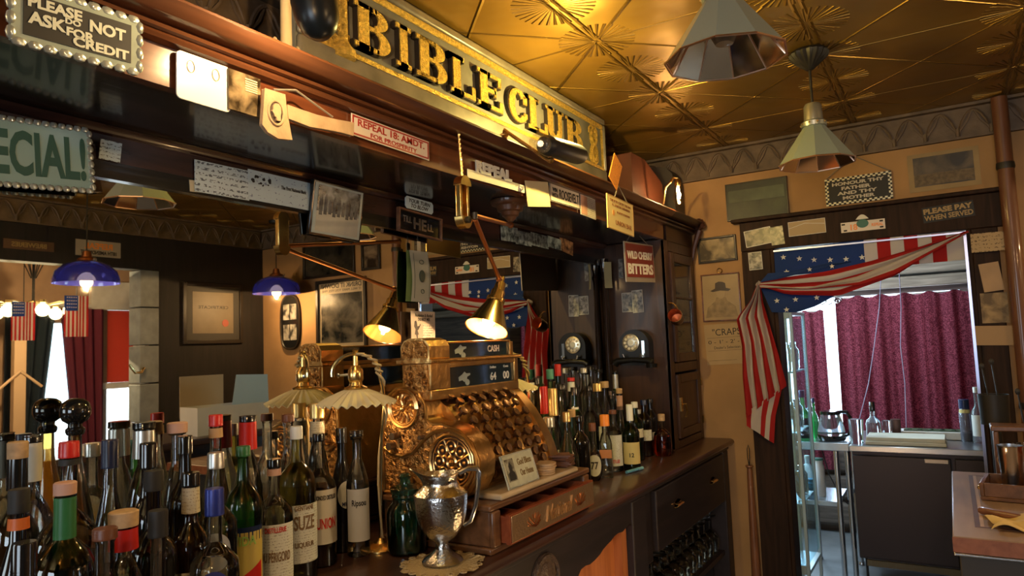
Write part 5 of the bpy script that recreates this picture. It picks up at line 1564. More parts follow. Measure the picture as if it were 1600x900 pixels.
mb = MB(); mb.lathe([(.045, 0), (.052, .006), (.055, .02), (.055, .11), (.050, .128), (.038, .14), (.036, .15), (.040, .156), (.038, .162), (.035, .162), (.033, .145), (.047, .125), (.051, .11), (.051, .02), (.046, .008), (.0, .006)], 28)
mb.build('body', thin_glass('teal_glass', (.10, .42, .36)), t)
mb = MB(); mb.lathe([(.038, .1635), (.042, .168), (.044, .178), (.030, .186), (.016, .19), (.014, .20), (.018, .21), (.012, .218), (.001, .22)], 24); mb.build('lid', MATS['teal_glass'], t)
random.seed(3); lm = []
for k in range(11):
    a = k*2.4; r = .026 if k % 4 else 0.0
    o = None
    mb = MB(); mb.ball((0, 0, 0), .0195, 12, sc=(1, 1, 1.15)); o = mb.build('lime', mat('lime_skin', (.18, .30, .04), .45, bump=.3, bscale=120), None)
    o.location = (-.275+r*math.cos(a), 1.545+r*math.sin(a), ZT+.03+.011*k*.62); o.rotation_euler = (a, k, 0)
    tag(o, 'green lime inside the teal glass jar', 'lime', 'limes in the teal jar')

# ================================================================== BOTTLES
G = {
    'clear': ((.92, .96, .95), (.92, .96, .95)), 'amber': ((.9, .62, .18), (.75, .36, .05)), 'green': ((.10, .45, .13), (.03, .30, .07)),
    'dkgreen': ((.05, .16, .06), (.015, .06, .02)), 'brown': ((.20, .08, .02), (.08, .025, .008)), 'black': ((.03, .02, .02), (.012, .008, .008)),
    'olive': ((.42, .40, .10), (.28, .26, .05)), 'gold': ((.92, .96, .95), (.92, .78, .42)), 'redliq': ((.92, .92, .9), (.55, .06, .02)),
    'whisky': ((.92, .96, .95), (.62, .26, .05)), 'darkliq': ((.92, .92, .9), (.10, .03, .015)), 'teal': ((.35, .75, .65), (.25, .65, .55)), 'frost': ((.72, .76, .74), (.72, .76, .74)),
}
PROF = {
    'wine': [(1, 0), (1, .64), (.97, .685), (.80, .735), (.54, .77), (.42, .80), (.36, .85), (.34, .96), (.38, .965), (.38, 1)],
    'slope': [(1, 0), (1, .45), (.82, .58), (.52, .72), (.36, .82), (.33, .96), (.37, .965), (.37, 1)],
    'whisky': [(1, 0), (1, .60), (.95, .65), (.60, .71), (.40, .75), (.36, .80), (.36, .96), (.4, .965), (.4, 1)],
    'round': [(.62, 0), (.9, .10), (1, .25), (.95, .40), (.70, .52), (.42, .60), (.32, .68), (.30, .95), (.36, .96), (.36, 1)],
    'slim': [(1, 0), (1, .58), (.85, .66), (.5, .76), (.45, .8), (.43, .96), (.5, .965), (.5, 1)],
    'skull': [(.9, 0), (1, .1), (1, .45), (.9, .58), (.5, .68), (.36, .72), (.34, .9), (.4, .91), (.4, 1)],
}


def glass(kind, liquid):
    c = G[kind][1 if liquid else 0]
    rough = .35 if kind == 'frost' else .015
    if kind == 'black': return mat('glass_black', (.006, .005, .005), .04, coat=.6)
    if kind in ('whisky', 'redliq') and liquid: return mat('glass_%s_full' % kind, c, .01, trans=1.0, ior=1.46)
    if c[1] > .7: return thin_glass('glass_%s_%s' % (kind, 'full' if liquid else 'hollow'), c, .16)
    if kind != 'frost': return thin_glass('glass_%s_%s' % (kind, 'full' if liquid else 'hollow'), c)
    return mat('glass_%s_%s' % (kind, 'full' if liquid else 'empty'), c, rough, trans=1.0, ior=1.33)


def bottle(label, px, py, X_, r=.038, shape='wine', kind='clear', level=.5, cap=(M_black, .12), capr=1.25, lab=None, base=0.0, sq=0, text=(), neck=None, group=None, seg=24, stopper=None, turn=0):
    top = P(px, py, 0, X_)
    z0 = ZT+base
    H = top.z-z0
    t = thing('liquor_bottle', label, 'bottle', (X_, top.y, z0+.0002), 0, group)
    face = math.atan2(-(CAMP.x-X_), (CAMP.y-top.y)*-1)   # turn local -y to the viewer
    t.rotation_euler = (0, 0, math.atan2(CAMP.y-top.y, CAMP.x-X_)+PI/2+turn+random.uniform(-.1, .1))
    pr = PROF[shape]
    ch = cap[1] if cap else 0
    Hg = H*(1-ch*.55)
    NR = .0128
    def rad(a):
        if a <= .48: return a/.36*NR if shape != 'slim' else a/.45*NR
        if a < .75: return a*r*.75+a*.045*.25
        return a*r
    body = [(rad(a), b*Hg) for a, b in pr]
    # insert liquid level
    out = [(body[0][0]*.9, 0.0)]; mats_ = []; sqs = []
    lv = level*Hg
    pts = [(body[0][0], .004)]+body[1:]
    full = []
    for i in range(len(pts)):
        if i and pts[i-1][1] < lv < pts[i][1]:
            f = (lv-pts[i-1][1])/(pts[i][1]-pts[i-1][1]); full.append((pts[i-1][0]*(1-f)+pts[i][0]*f, lv))
        full.append(pts[i])
    out += full
    for i in range(len(out)): mats_.append(0 if (out[i][1]+.0005) < lv else 1); sqs.append(sq if out[i][0] > r*.6 else 0)
    mb = MB(); mb.lathe(out, seg, mats=mats_, sq=sqs if sq else None)
    mb.build('glass_body', [glass(kind, True), glass(kind, False)], t)
    nr = body[-1][0]
    if cap:
        cr_ = nr*min(capr, 1.18)
        mb = MB(); z1 = H*(1-ch)
        if stopper == 'ball':
            mb.lathe([(nr*1.15, z1), (nr*1.35, z1+H*ch*.08), (nr*1.35, z1+H*ch*.16), (nr*1.0, z1+H*ch*.22), (nr*1.0, z1+H*ch*.30), (nr*1.8, z1+H*ch*.40), (nr*2.15, z1+H*ch*.55), (nr*2.15, z1+H*ch*.72), (nr*1.8, z1+H*ch*.88), (nr*1.1, z1+H*ch*.97), (.001, H)], 24)
        elif stopper == 'cork':
            mb.lathe([(cr_, z1), (cr_*1.02, H-.002), (cr_*.9, H)], 18)
        else:
            mb.lathe([(cr_, z1), (cr_*1.03, z1+.002), (cr_, z1+.004), (cr_, H-.003), (cr_*.94, H)], 20)
            for k in range(3): mb.tube([(cr_*math.cos(a), cr_*math.sin(a), z1+.006+k*.004) for a in [2*PI*i/16 for i in range(17)]], .0008, 3, cap=False)
        mb.build('cap' if stopper != 'cork' else 'cork', cap[0], t)
    if neck:   # (material, z fraction from, to): capsule or neck label
        mb = MB(); m_, a_, b_ = neck
        rr = nr*1.13
        mb.lathe([(rr*1.05, a_*H), (rr, b_*H)], 20); mb.f = [f for f in mb.f if len(f) == 4]; mb.m = [0]*len(mb.f)
        mb.build('neck_band', m_, t)
    if lab:
        m_, a_, b_ = lab[:3]; ang = lab[3] if len(lab) > 3 else 1.15
        rr = r*(1.012 if not sq else 1.0)+.0004
        mb = MB()
        if sq:
            w_ = r*.80; yy = -(r*.86+.0012)
            mb.box(-w_, w_, yy, yy+.0008, a_*Hg, b_*Hg)
        elif shape == 'round' or (len(lab) > 4 and lab[4] == 'oval'):
            def fo(u, v):
                an = ang*.75*(2*u-1); half = math.sqrt(max(0, 1-(2*u-1)**2)); mid = (a_+b_)/2
                return (rr*math.sin(an), -rr*math.cos(an), (mid+(b_-a_)/2*half*(2*v-1))*Hg)
            mb.surf(fo, 20, 4)
        else:
            mb.surf(lambda u, v: (rr*math.sin(ang*(2*u-1)), -rr*math.cos(ang*(2*u-1)), (a_+(b_-a_)*v)*Hg), 14, 1)
        lo = mb.build('label', m_, t)
        for q in text:
            s_, fz, w_, h_, mm_ = q[:5]
            text_part('lettering', s_, w_, h_, mm_, t if False else lo, q[5] if len(q) > 5 else 0, fz*Hg, -.0004, .0006, .02, wrap=(rr if not sq else 0)) if not sq else text_part('lettering', s_, w_, h_, mm_, lo, q[5] if len(q) > 5 else 0, fz*Hg, yy, .0006, .02)
    return t


LW = scribble('label_white', (.66, .66, .60), (.34, .32, .28), 150, thr=.55)
LC = scribble('label_cream', (.60, .54, .38), (.34, .26, .18), 150, thr=.55)
LP = mat('label_plain', (.64, .62, .54), .5)
C_red = mat('cap_red', (.55, .02, .015), .3); C_blue = mat('cap_blue', (.02, .04, .30), .35, .2); C_navy = mat('cap_navy', (.01, .02, .07), .3)
C_gold = mat('cap_gold', (.7, .5, .2), .3, .8); C_silver = mat('cap_silver', (.55, .55, .52), .3, .8); C_white = mat('cap_white', (.7, .7, .65), .4)
C_brown = mat('cap_brown', (.15, .05, .02), .4); C_orange = mat('cap_orange', (.8, .25, .03), .4); C_pink = mat('cap_pinkwood', (.55, .32, .24), .6)
C_wax = mat('neck_wax_cream', (.55, .52, .42), .5); C_teal = mat('cap_teal', (.08, .3, .25), .4); C_green = mat('cap_green', (.03, .15, .05), .35)
RH = .09
random.seed(21)
# riser steps near the mirror
for nm, ya, yb, lbl in (('bottle_riser', 2.46, 3.44, 'low dark wooden step raising the back row of far bottles'),):
    mb = MB(); mb.box(-.512, -.43, ya, yb, ZT+.0005, ZT+RH-.001); o = mb.build(nm, M_dark, None, bevel=.002); tag(o, lbl, 'shelf')

B = bottle
# ---- left group
B('clear bottle with cream wax neck and black top, at the far left by the mirror', 51, 681, -.458, .038, 'whisky', 'clear', .55, (M_black, .03), neck=(C_wax, .80, .97))
B('tall amber bottle with big round black stopper', 118, 622, -.459, .040, 'slope', 'amber', .8, (M_black, .15), stopper='ball')
B('dark bottle with black collar and pale cork, leftmost of all', 28, 690, -.395, .036, 'whisky', 'darkliq', .6, (M_cork, .07), stopper='cork', neck=(M_black, .80, .93))
B('bottle with black cap over an orange neck band', 30, 764, -.222, .042, 'slope', 'black', .5, (M_blackm, .10), capr=1.5, neck=(mat('band_orange', (.65, .15, .03), .4), .83, .88), lab=(LW, .1, .4))
B('clear bottle with black ribbed cap and white label, front left corner', 38, 847, -.05, .040, 'slope', 'olive', .5, (M_black, .16), capr=1.5, lab=(LW, .15, .5))
B('big square shouldered whiskey bottle with bright red screw cap', 108, 690, -.28, .054, 'whisky', 'whisky', .55, (C_red, .065), capr=1.15, neck=(M_blackm, .905, .93), lab=(mat('label_black', (.02, .018, .015), .4), .15, .5), sq=.8, text=(('No. 7', .35, .05, .03, LP),))
B('dark green bottle with a pinkish cork', 102, 753, -.13, .044, 'wine', 'dkgreen', .7, (C_pink, .05), stopper='cork', capr=1.5, neck=(C_green, .70, .94))
B('clear necked bottle with navy blue metal cap', 172, 687, -.34, .038, 'slope', 'darkliq', .45, (C_navy, .13), capr=1.3, lab=(LC, .2, .42))
B('bottle with silver neck and flat black cap', 225, 660, -.465, .037, 'slim', 'clear', .5, (M_black, .035), capr=1.2, neck=(C_silver, .82, .96))
B('clear bottle with pale round wooden stopper', 277, 660, -.465, .035, 'slim', 'clear', .35, (C_pink, .055), stopper='cork', capr=1.3)
B('clear bottle with red flat cap standing behind the silver collared one', 337, 648, -.398, .036, 'slope', 'clear', .5, (C_red, .06), capr=1.3, neck=(mat('cork_in_neck', (.5, .3, .15), .7), .88, .93))
B('dark bottle with ridged black screw neck left of the brown one', 232, 692, -.28, .033, 'wine', 'black', .8, (M_black, .12), capr=1.3)
B('black bottle with long glossy black neck', 289, 681, -.385, .036, 'wine', 'black', .8, (M_black, .10), capr=1.25)
B('short necked black bottle with ribbed cap in the front rows', 240, 735, -.20, .040, 'whisky', 'black', .7, (M_blackm, .10), capr=1.3)
B('brown bottle with black cap and tall cream neck label', 298, 738, -.208, .036, 'whisky', 'brown', .8, (M_black, .075), capr=1.3, neck=(LC, .78, .92), lab=(LC, .2, .5))
B('clear rounded bottle with blue cap and round dark blue label', 335, 763, -.12, .043, 'whisky', 'clear', .55, (C_blue, .15), capr=1.25, lab=(mat('label_blueround', (.04, .045, .2), .4), .30, .62, 1.0, 'oval'), text=(('BRUGAL', .50, .055, .018, LP),))
B('wide clear bottle with silver collar and round blue rimmed label', 337, 707, -.27, .043, 'whisky', 'gold', .6, (C_silver, .09), capr=1.25, lab=(mat('label_bluewhite', (.42, .46, .55), .4), .38, .60, 1.0, 'oval'), text=(('MEZCAL', .49, .05, .016, C_blue),))
B('pale bottle with yellow cork above a red wax neck', 193, 798, -.14, .037, 'slim', 'gold', .5, (M_cork, .08), stopper='cork', capr=1.25, neck=(C_red, .80, .91), lab=(LW, .35, .6))
B('bottle with deep red label carrying a gold letter A', 164, 825, -.03, .040, 'whisky', 'redliq', .7, (C_brown, .05), lab=(mat('label_red', (.28, .02, .015), .5), .1, .58), text=(('A', .48, .028, .035, C_gold),))
B('round clear decanter of yellow spirit with dark stopper', 247, 797, -.05, .046, 'round', 'gold', .45, (M_blackm, .13), capr=1.5)
B('bottle with red neck and small black top', 387, 650, -.465, .035, 'slim', 'clear', .4, (M_black, .035), capr=1.1, neck=(C_red, .80, .965))
v = B('bright green bottle with multicoloured sunset label', 380, 697, -.30, .040, 'wine', 'green', .6, (C_green, .06), capr=1.15, lab=(mat('label_sunset', (.55, .42, .10), .5), .08, .52), text=(('VIDA', .47, .05, .02, mat('label_lime', (.3, .5, .1), .5)),))
mb = MB()
for (z_, h_, m__) in ((.115, .04, C_red),): mb.surf(lambda u, vv: (.0412*math.sin(2.0*(u-.5)), -.0412*math.cos(2.0*(u-.5)), .05+.05*vv*(.4+u)), 10, 2)
mb.build('label_red_field', C_red, v)
mb = MB(); mb.surf(lambda u, vv: (.0409*math.sin(2.2*(u-.5)), -.0409*math.cos(2.2*(u-.5)), .165+.03*vv), 10, 2); mb.build('label_dark_sky', C_navy, v)
B('clear bottle with pink banded black cap and large red and brown lettered label', 428, 717, -.335, .043, 'whisky', 'clear', .75, (M_black, .06), capr=1.3, neck=(C_pink, .88, .93), lab=(LW, .08, .56), text=(('DU PÉRIGORD', .33, .07, .028, mat('label_brown', (.2, .12, .06), .5)), ('DISTILLERIE', .52, .05, .012, C_red), ('SARLAT', .14, .045, .012, C_red)), turn=.15)
B('large olive bottle with white cap and tall white grey lettered label', 463, 666, -.385, .047, 'wine', 'olive', .65, (C_white, .085), capr=1.15, lab=(LW, .13, .52), text=(('SUZE', .40, .055, .035, MATS['label_brown']), ('GENTIANE', .50, .05, .012, MATS['label_brown']), ('LIQUEUR', .25, .05, .015, MATS['label_brown'])), turn=.42)
B('clear bottle with black cap and white label lettered in bold red', 498, 677, -.42, .043, 'whisky', 'darkliq', .62, (M_black, .06), capr=1.35, lab=(mat('label_union', (.60, .55, .45), .5), .18, .60), text=(('UNION', .34, .055, .028, C_red), ('BONDED DISTILLED', .54, .06, .012, M_ink)), turn=.42)
B('dark wine bottle with round white grape label', 533, 668, -.460, .037, 'slope', 'black', .5, (M_black, .13), capr=1.2, lab=(LP, .38, .62, 1.0, 'oval'), text=(('MURE', .42, .03, .012, C_navy),), turn=.45)
B('slim clear bottle with white apple label', 557, 678, -.385, .032, 'slim', 'clear', .25, (M_black, .02), capr=1.1, lab=(LP, .13, .56), text=(('Ripsou', .44, .04, .022, M_ink),))
B('clear bottle with flat brown cap, behind the tall olive bottle', 450, 647, -.472, .034, 'whisky', 'gold', .5, (C_brown, .05), capr=1.4)
B('bottle with golden ribbed cap rising behind the bottle with the red lettered label', 495, 630, -.478, .031, 'slim', 'clear', .6, (C_gold, .10), capr=1.2, neck=(LC, .78, .88))
# ---- right group
B('tall emerald bottle with red cap on the back step', 871, 569, -.466, .036, 'wine', 'green', .6, (C_red, .14), capr=1.15, base=RH)
B('teal bottle next to the tall emerald one', 859, 577, -.466, .036, 'whisky', 'teal', .6, (C_teal, .12), base=RH)
B('green bottle with dark cap hiding behind the till lamp', 817, 590, -.466, .036, 'wine', 'green', .6, (M_black, .08), base=RH)
B('dark square bottle with black cap right of the till lamp', 838, 590, -.466, .036, 'whisky', 'brown', .6, (M_black, .09), base=RH)
B('green bottle with scarlet capsule and white crest', 849, 604, -.29, .034, 'wine', 'green', .6, (C_red, .26), capr=1.15, lab=(LC, .15, .5))
B('clear bottle with long gold capsule', 863, 607, -.31, .034, 'slim', 'clear', .5, (C_gold, .28), capr=1.1, lab=(LW, .15, .45))
B('broad clear square bottle with thin red cap and white tag', 892, 591, -.385, .038, 'whisky', 'clear', .4, (C_red, .03), capr=1.6, neck=(C_white, .86, .96), sq=.8)
B('emerald green bottle with black cap in the middle of the far group', 897, 605, -.30, .038, 'wine', 'green', .7, (M_black, .09), capr=1.2, neck=(C_white, .74, .78), lab=(LW, .1, .4))
B('clear glass bottle with grey stopper on the back step', 912, 575, -.466, .036, 'whisky', 'clear', .3, (C_silver, .07), capr=1.3, base=RH)
B('clear bottle with small dark cap, third on the back step', 923, 573, -.466, .034, 'slim', 'clear', .5, (M_black, .05), base=RH)
B('clear bottle with dark cap at the back step end', 935, 577, -.466, .034, 'slim', 'clear', .4, (M_black, .05), base=RH)
B('bottle with long silver neck foil close to the telephone', 961, 580, -.435, .034, 'wine', 'dkgreen', .6, (M_black, .03), neck=(C_silver, .72, .96))
B('clear bottle with black cap in the second far row', 920, 603, -.33, .036, 'whisky', 'clear', .5, (M_black, .06))
B('clear bottle with gold screw cap in the second far row', 933, 599, -.36, .034, 'slim', 'clear', .55, (C_gold, .10), lab=(LW, .2, .5))
B('clear bottle with cork wooden stopper in the second far row', 944, 596, -.37, .032, 'slim', 'gold', .55, (M_cork, .08), stopper='cork')
B('round bellied clear flask among the far bottles', 956, 611, -.27, .042, 'round', 'clear', .5, (M_clear, .10))
B('pale amber bottle with cork top and rosy wax neck', 967, 607, -.31, .034, 'slope', 'gold', .6, (M_cork, .07), stopper='cork', neck=(C_pink, .70, .9))
B('green bottle with white capsule and yellow age label reading 12', 983, 632, -.165, .038, 'wine', 'dkgreen', .6, (C_white, .25), capr=1.1, lab=(mat('label_yellow', (.62, .5, .2), .5), .12, .5), text=(('12', .28, .02, .018, M_ink),))
B('green bottle with white collar and small white label', 991, 628, -.24, .037, 'wine', 'green', .7, (C_white, .1), capr=1.15, lab=(LP, .42, .58), text=(('THIST', .5, .035, .012, M_ink),))
B('dark bottle with violet black cap near the corner cabinet', 1005, 625, -.245, .036, 'wine', 'brown', .7, (C_navy, .09), lab=(LW, .3, .5))
B('dark bottle with black cap nearest the telephone panel', 1015, 623, -.262, .034, 'wine', 'black', .7, (M_black, .09), lab=(LP, .25, .4))
B('squat ornate dark ruby bottle with tall cork at the far end', 1033, 647, -.17, .044, 'skull', 'redliq', .55, (M_cork, .16), stopper='cork', capr=1.2)
B('frosted square bottle with orange cap', 944, 648, -.20, .031, 'slim', 'frost', .8, (C_orange, .18), capr=1.15, sq=.8, lab=(mat('label_orange', (.6, .25, .1), .5), .35, .5), text=())
B('clear bottle with red lettered white label beside the frosted one', 957, 641, -.225, .036, 'whisky', 'clear', .6, (C_brown, .06), capr=1.3, lab=(LW, .1, .62), text=(('DISTILLED', .18, .04, .014, C_red),))
B('dark stoppered bottle with white label reading 77', 925, 661, -.22, .036, 'round', 'darkliq', .5, (C_brown, .14), capr=1.3, lab=(LP, .1, .5), text=(('77', .3, .03, .03, M_ink),))
B('tapered clear flask with gold collar in the front of the far group', 885, 644, -.20, .040, 'slope', 'clear', .5, (C_gold, .12), lab=(mat('label_amberstrip', (.6, .3, .05), .4), .1, .3, .35))
B('clear bottle with silver cap next to the copper box', 857, 652, -.20, .032, 'slim', 'clear', .6, (C_silver, .12))
B('dark bottle with black cap between the tapered flask and the 77 label', 905, 650, -.20, .036, 'wine', 'black', .7, (M_black, .08))
B('tall clear bottle with black cap behind the gold capsule', 876, 600, -.385, .034, 'slim', 'clear', .4, (M_black, .06))
B('clear bottle with silver cap above the right shoulder of the till', 829, 598, -.38, .036, 'whisky', 'clear', .5, (C_silver, .08), lab=(LW, .15, .45))
B('small green bottle with cork behind the tapered flask', 893, 640, -.26, .034, 'slope', 'green', .7, (M_cork, .10), stopper='cork', lab=(LC, .15, .45))
B('short dark bottle with silver cap in the shade of the side panel', 998, 640, -.33, .031, 'slope', 'brown', .7, (C_silver, .10))

# cardboard box on the guests' counter (its picture is in the mirror) is built with the counter below

# ================================================================== TELEPHONE SIDE PANEL
c = P(997, 548, 1, CY0)
t = thing('wall_telephone', 'black wall telephone with bright rotary dial on the cabinet side', 'telephone', (-.335, CY0, c.z))
k = .0033
hh = P(995, 515, 1, CY0).z-c.z; hb = P(995, 570, 1, CY0).z-c.z
wl, wr = -.082, .082
mb = MB(); pts = [(wl, hb), (wr, hb), (wr, hh-.07)]+[(.082*math.cos(a), hh-.075+.075*math.sin(a)) for a in [PI*i/12 for i in range(1, 12)]]+[(wl, hh-.07)]
mb.prism(pts[::-1], -.07, -.0005, 'y'); mb.build('case', mat('phone_black', (.007, .007, .007), .3, spec=.3), t, bevel=.008)
mb = MB(); R90 = Matrix.Rotation(PI/2, 3, 'X')
dz = hh-.068; dxx = -.012
mb.lathe([(.046, .071), (.046, .078), (.040, .080), (.001, .080)], 32, (dxx, 0, dz), M=R90)
di = mb.build('dial', mat('dial_metal', (.6, .55, .42), .25, .8), t)
mb = MB()
for i in range(10):
    a = 2*PI*i/10; mb.lathe([(.0072, .0802), (.0072, .0812), (.001, .0812)], 12, (dxx+.031*math.cos(a), 0, dz+.031*math.sin(a)), M=R90)
mb.build('finger_hole', mat('hole_white', (.75, .7, .6), .4), di)
mb = MB(); mb.lathe([(.016, .0802), (.014, .083), (.001, .083)], 16, (dxx, 0, dz), M=R90); mb.build('dial_centre', M_white, di)
mb = MB(); mb.tube([(-.045, -.072, hb+.05), (-.045, -.10, hb+.045), (-.05, -.10, hb+.06)], .005, 8); mb.tube([(.045, -.072, hb+.05), (.045, -.10, hb+.045), (.05, -.10, hb+.06)], .005, 8); mb.build('cradle_prong', M_steel, t)
mb = MB(); mb.tube([(-.10, -.085, hb+.012), (-.08, -.09, hb+.025), (.0, -.095, hb+.03), (.08, -.09, hb+.025), (.10, -.085, hb+.012)], [.022, .017, .012, .017, .024], 14); mb.lathe([(.028, 0), (.03, .02)], 18, (.098, -.085, hb-.012)); mb.build('handset', MATS['phone_black'], t)
mb = MB(); mb.box(.045, .06, -.0725, -.0703, hb+.02, hh-.06); mb.build('bright_strip', mat('chrome_strip', (.7, .8, .85), .15, 1.0), t)

CPX = CY0-.001
board('snapshot', 'white bordered snapshot, left of the overlapping pair on the cabinet side', 'photograph', (971, 458), (990, 487), 1, CPX, photo(51, (.03, .03, .03), (.5, .48, .42), 45), .0012, frame=(.004, .0016, mat('photo_border', (.6, .6, .55), .4)))
board('snapshot', 'white bordered snapshot, right of the overlapping pair on the cabinet side', 'photograph', (987, 454), (1006, 488), 1, CPX-.0022, photo(52, (.03, .03, .03), (.5, .48, .42), 45), .0012, frame=(.004, .0016, MATS['photo_border']), roll=-.03)
board('dark_snapshot', 'small dark picture on the cabinet side at the edge of the red sign', 'photograph', (966, 405), (974, 434), 1, CPX, photo(53, (.03, .03, .03), (.3, .28, .25), 45), .0012)
q = P(944, 430, 0, XM+.035)
t = thing('paper_strip', 'pale yellow paper strip hanging from the dark column', 'paper', (cxx+.03, cy-.02, q.z), .9)
mb = MB(); mb.surf(lambda u, v: (.022*(2*u-1), .004*math.sin(v*3), .07*(2*v-1)), 2, 8, thick=.0008); mb.build('strip', mat('strip_yellow', (.5, .45, .25), .6), t)

# copper cup hanging from the glazed door
q = P(1058, 496, 0, XF+.055)
t = thing('copper_cup', 'small copper cup with reddish inside hanging on the glazed door', 'cup', (XF+.050, q.y, q.z))
M_tilt = (Matrix.Rotation(.12, 3, 'Z') @ Matrix.Rotation(1.25, 3, 'X'))
mb = MB(M_tilt.to_4x4()); mb.lathe([(.001, -.045), (.026, -.044), (.034, -.03), (.037, 0), (.036, .03), (.038, .036), (.035, .036), (.033, 0), (.03, -.028), (.001, -.04)], 24, mats=[0, 0, 0, 0, 0, 0, 1, 1, 1, 1]); mb.build('bowl', [mat('cup_dark', (.10, .05, .035), .3, .8), mat('cup_inside', (.55, .14, .05), .4, .6)], t)
mb = MB(); mb.tube([(0, 0, .035), (-.006, .008, .05), (-.004, .012, .062), (.006, .008, .05), (0.002, 0, .036)], .003, 6); mb.tube([(0, .01, .06), (-.02, .01, .075), (-.036, .0, .075)], .004, 6); mb.build('ring_and_hook', M_brass, t)

# ================================================================== BACK WALL
YW = YB-.0005
FB = mat('frame_black', (.02, .014, .01), .35); FBR = wood('frame_mahogany', (.10, .035, .018), (.22, .08, .04), .3)
t, wd, ht = board('landscape_painting', 'dark greenish unframed landscape painting under the frieze', 'painting', (1134, 290), (1234, 335), 1, YW, photo(61, (.010, .014, .008), (.035, .045, .02), 7, .5), .02, frame=(.006, .022, FB))
mb = MB(); mb.box(-wd*.45, wd*.45, -.0215, -.0201, -ht*.02, ht*.30); mb.build('sky', mat('painted_sky', (.05, .065, .035), .5, var=.5, vscale=9), t)
t.scale = (1, 1, 1)
TLq, TRq, BLq = P(1289, 285, 1, YW), P(1392, 264, 1, YW), P(1293, 326, 1, YW)
t, wd, ht = board('commandment_sign', 'checker bordered glass sign reading HONOUR THY FATHER AND THY MOTHER', 'sign', (1290, 282), (1394, 306), 1, YW-.01, M_blackm, .006, size=(TRq.x-TLq.x, TLq.z-BLq.z))
t.location.z = P(1341, 296, 1, YW).z
n1, n2 = 26, 12
mb = MB(); mb2 = MB()
for i in range(n1):
    for s in (-1, 1):
        for r_ in range(2):
            if (i+r_) % 2 == 0: mb.box(-wd/2+i*wd/n1, -wd/2+(i+1)*wd/n1, -.0075, -.0061, s*(ht/2-r_*.008), s*(ht/2-(r_+1)*.008))
for j in range(2, n2):
    for s in (-1, 1):
        for r_ in range(2):
            if (j+r_) % 2 == 0: mb.box(s*(wd/2-r_*.008), s*(wd/2-(r_+1)*.008), -.0075, -.0061, -ht/2+j*ht/(n2+2), -ht/2+(j+1)*ht/(n2+2))
mb.build('checker_border', mat('checker_silver', (.62, .58, .42), .3, .2), t)
for s_, cz, w_, cx in (('HONOUR THY', .27, .78, 0), ('FATHER', .09, .44, -.03), ('AND THY', -.09, .6, -.02), ('MOTHER', -.27, .48, 0)):
    text_part('lettering', s_, w_*wd, ht*.125, mat('motto_silver', (.48, .44, .38), .4), t, cx*wd, cz*ht, -.006, .001, .04)
mb = MB(); nl = P(1334, 247, 1, YW)-Vector(t.location)
chain(mb, (-wd/2+.005, -.004, ht/2), (nl.x+.0, -.001, nl.z+.01)); chain(mb, (nl.x+.0, -.001, nl.z+.01), (wd/2-.005, -.004, ht/2)); mb.build('cord', MATS['cord_grey'], t)
t, wd, ht = board('sepia_print', 'brownish unframed print with ragged paper edge at the upper right', 'print', (1426, 240), (1524, 292), 1, YW, mat('print_paper', (.30, .21, .10), .7, var=.15), .003, size=(.30, .19))
t.rotation_euler = (0, 0, 0)
mb = MB(); mb.box(-wd*.42, wd*.42, -.004, -.0031, -ht*.37, ht*.40); mb.build('image', photo(62, (.02, .017, .012), (.12, .09, .055), 12, .5), t)
mb = MB(); mb.box(-wd*.42, wd*.42, -.0047, -.0041, -ht*.34, -ht*.05); mb.build('foreground', mat('print_ground', (.12, .085, .045), .6, var=.4, vscale=60), t)
YH = YB-.036   # face of the header board
def on_back(name, label, cat, q4, Y_, m, th=.0015, **kw):
    ps = [P(*q, 1, Y_) for q in q4]
    c = sum(ps, Vector())/4; wd = (abs(ps[1].x-ps[0].x)+abs(ps[3].x-ps[2].x))/2; ht = (abs(ps[0].z-ps[2].z)+abs(ps[1].z-ps[3].z))/2
    d = (ps[1]-ps[0])+(ps[3]-ps[2])
    t, w2, h2 = board(name, label, cat, (0, 0), (1, 1), 1, Y_, m, th, size=(wd, ht), **kw)
    t.location = c; t.rotation_euler = (0, -math.atan2(d.z, d.x), 0)
    return t, wd, ht


PB = MATS['photo_border']
on_back('snapshot', 'wide tilted snapshot of a group at the left end of the door header', 'photograph', ((1162, 362), (1205, 353), (1166, 388), (1206, 379)), YH-.001, photo(63, (.03, .025, .02), (.3, .25, .18), 30), frame=(.004, .002, PB))
on_back('snapshot', 'small snapshot overlapping the wide one at the header', 'photograph', ((1203, 356), (1223, 352), (1205, 384), (1226, 381)), YH-.004, photo(64, (.02, .02, .015), (.4, .34, .25), 30))
t, wd, ht = on_back('envelope', 'cream envelope in a thin white frame on the door header', 'envelope', ((1231, 348), (1289, 340), (1233, 370), (1291, 363)), YH-.001, mat('envelope_tan', (.38, .28, .15), .6), frame=(.002, .003, M_white))
mb = MB(); mb.tube([(-wd*.48, -.003, ht*.05), (-wd*.05, -.003, ht*.3), (wd*.48, -.003, ht*.12)], .0012, 4); mb.build('flap_line', M_white, t)
t, wd, ht = on_back('licence_plate', 'white licence plate reading 18 with a green capped figure in the middle', 'licence plate', ((1313, 349), (1382, 341), (1315, 364), (1384, 357)), YH-.001, M_plate,
    texts=(('18', -.2, -.05, .16, .6, C_orange), ('REPEAL', .33, .0, .26, .3, C_orange)))
for x_, z_ in ((-.44, .3), (.42, .3), (-.40, -.32), (.42, -.3)):
    mb = MB(); mb.box(wd*x_-.008, wd*x_+.008, -.003, -.0016, ht*z_-.004, ht*z_+.004); mb.build('slot', M_ink, t)
mb = MB(); mb.prism([(.028*math.cos(a), .022*math.sin(a)+.012) for a in [2*PI*i/16 for i in range(16)]], -.004, -.0017, 'y'); mb.build('green_coat', mat('figure_green', (.03, .13, .10), .5), t)
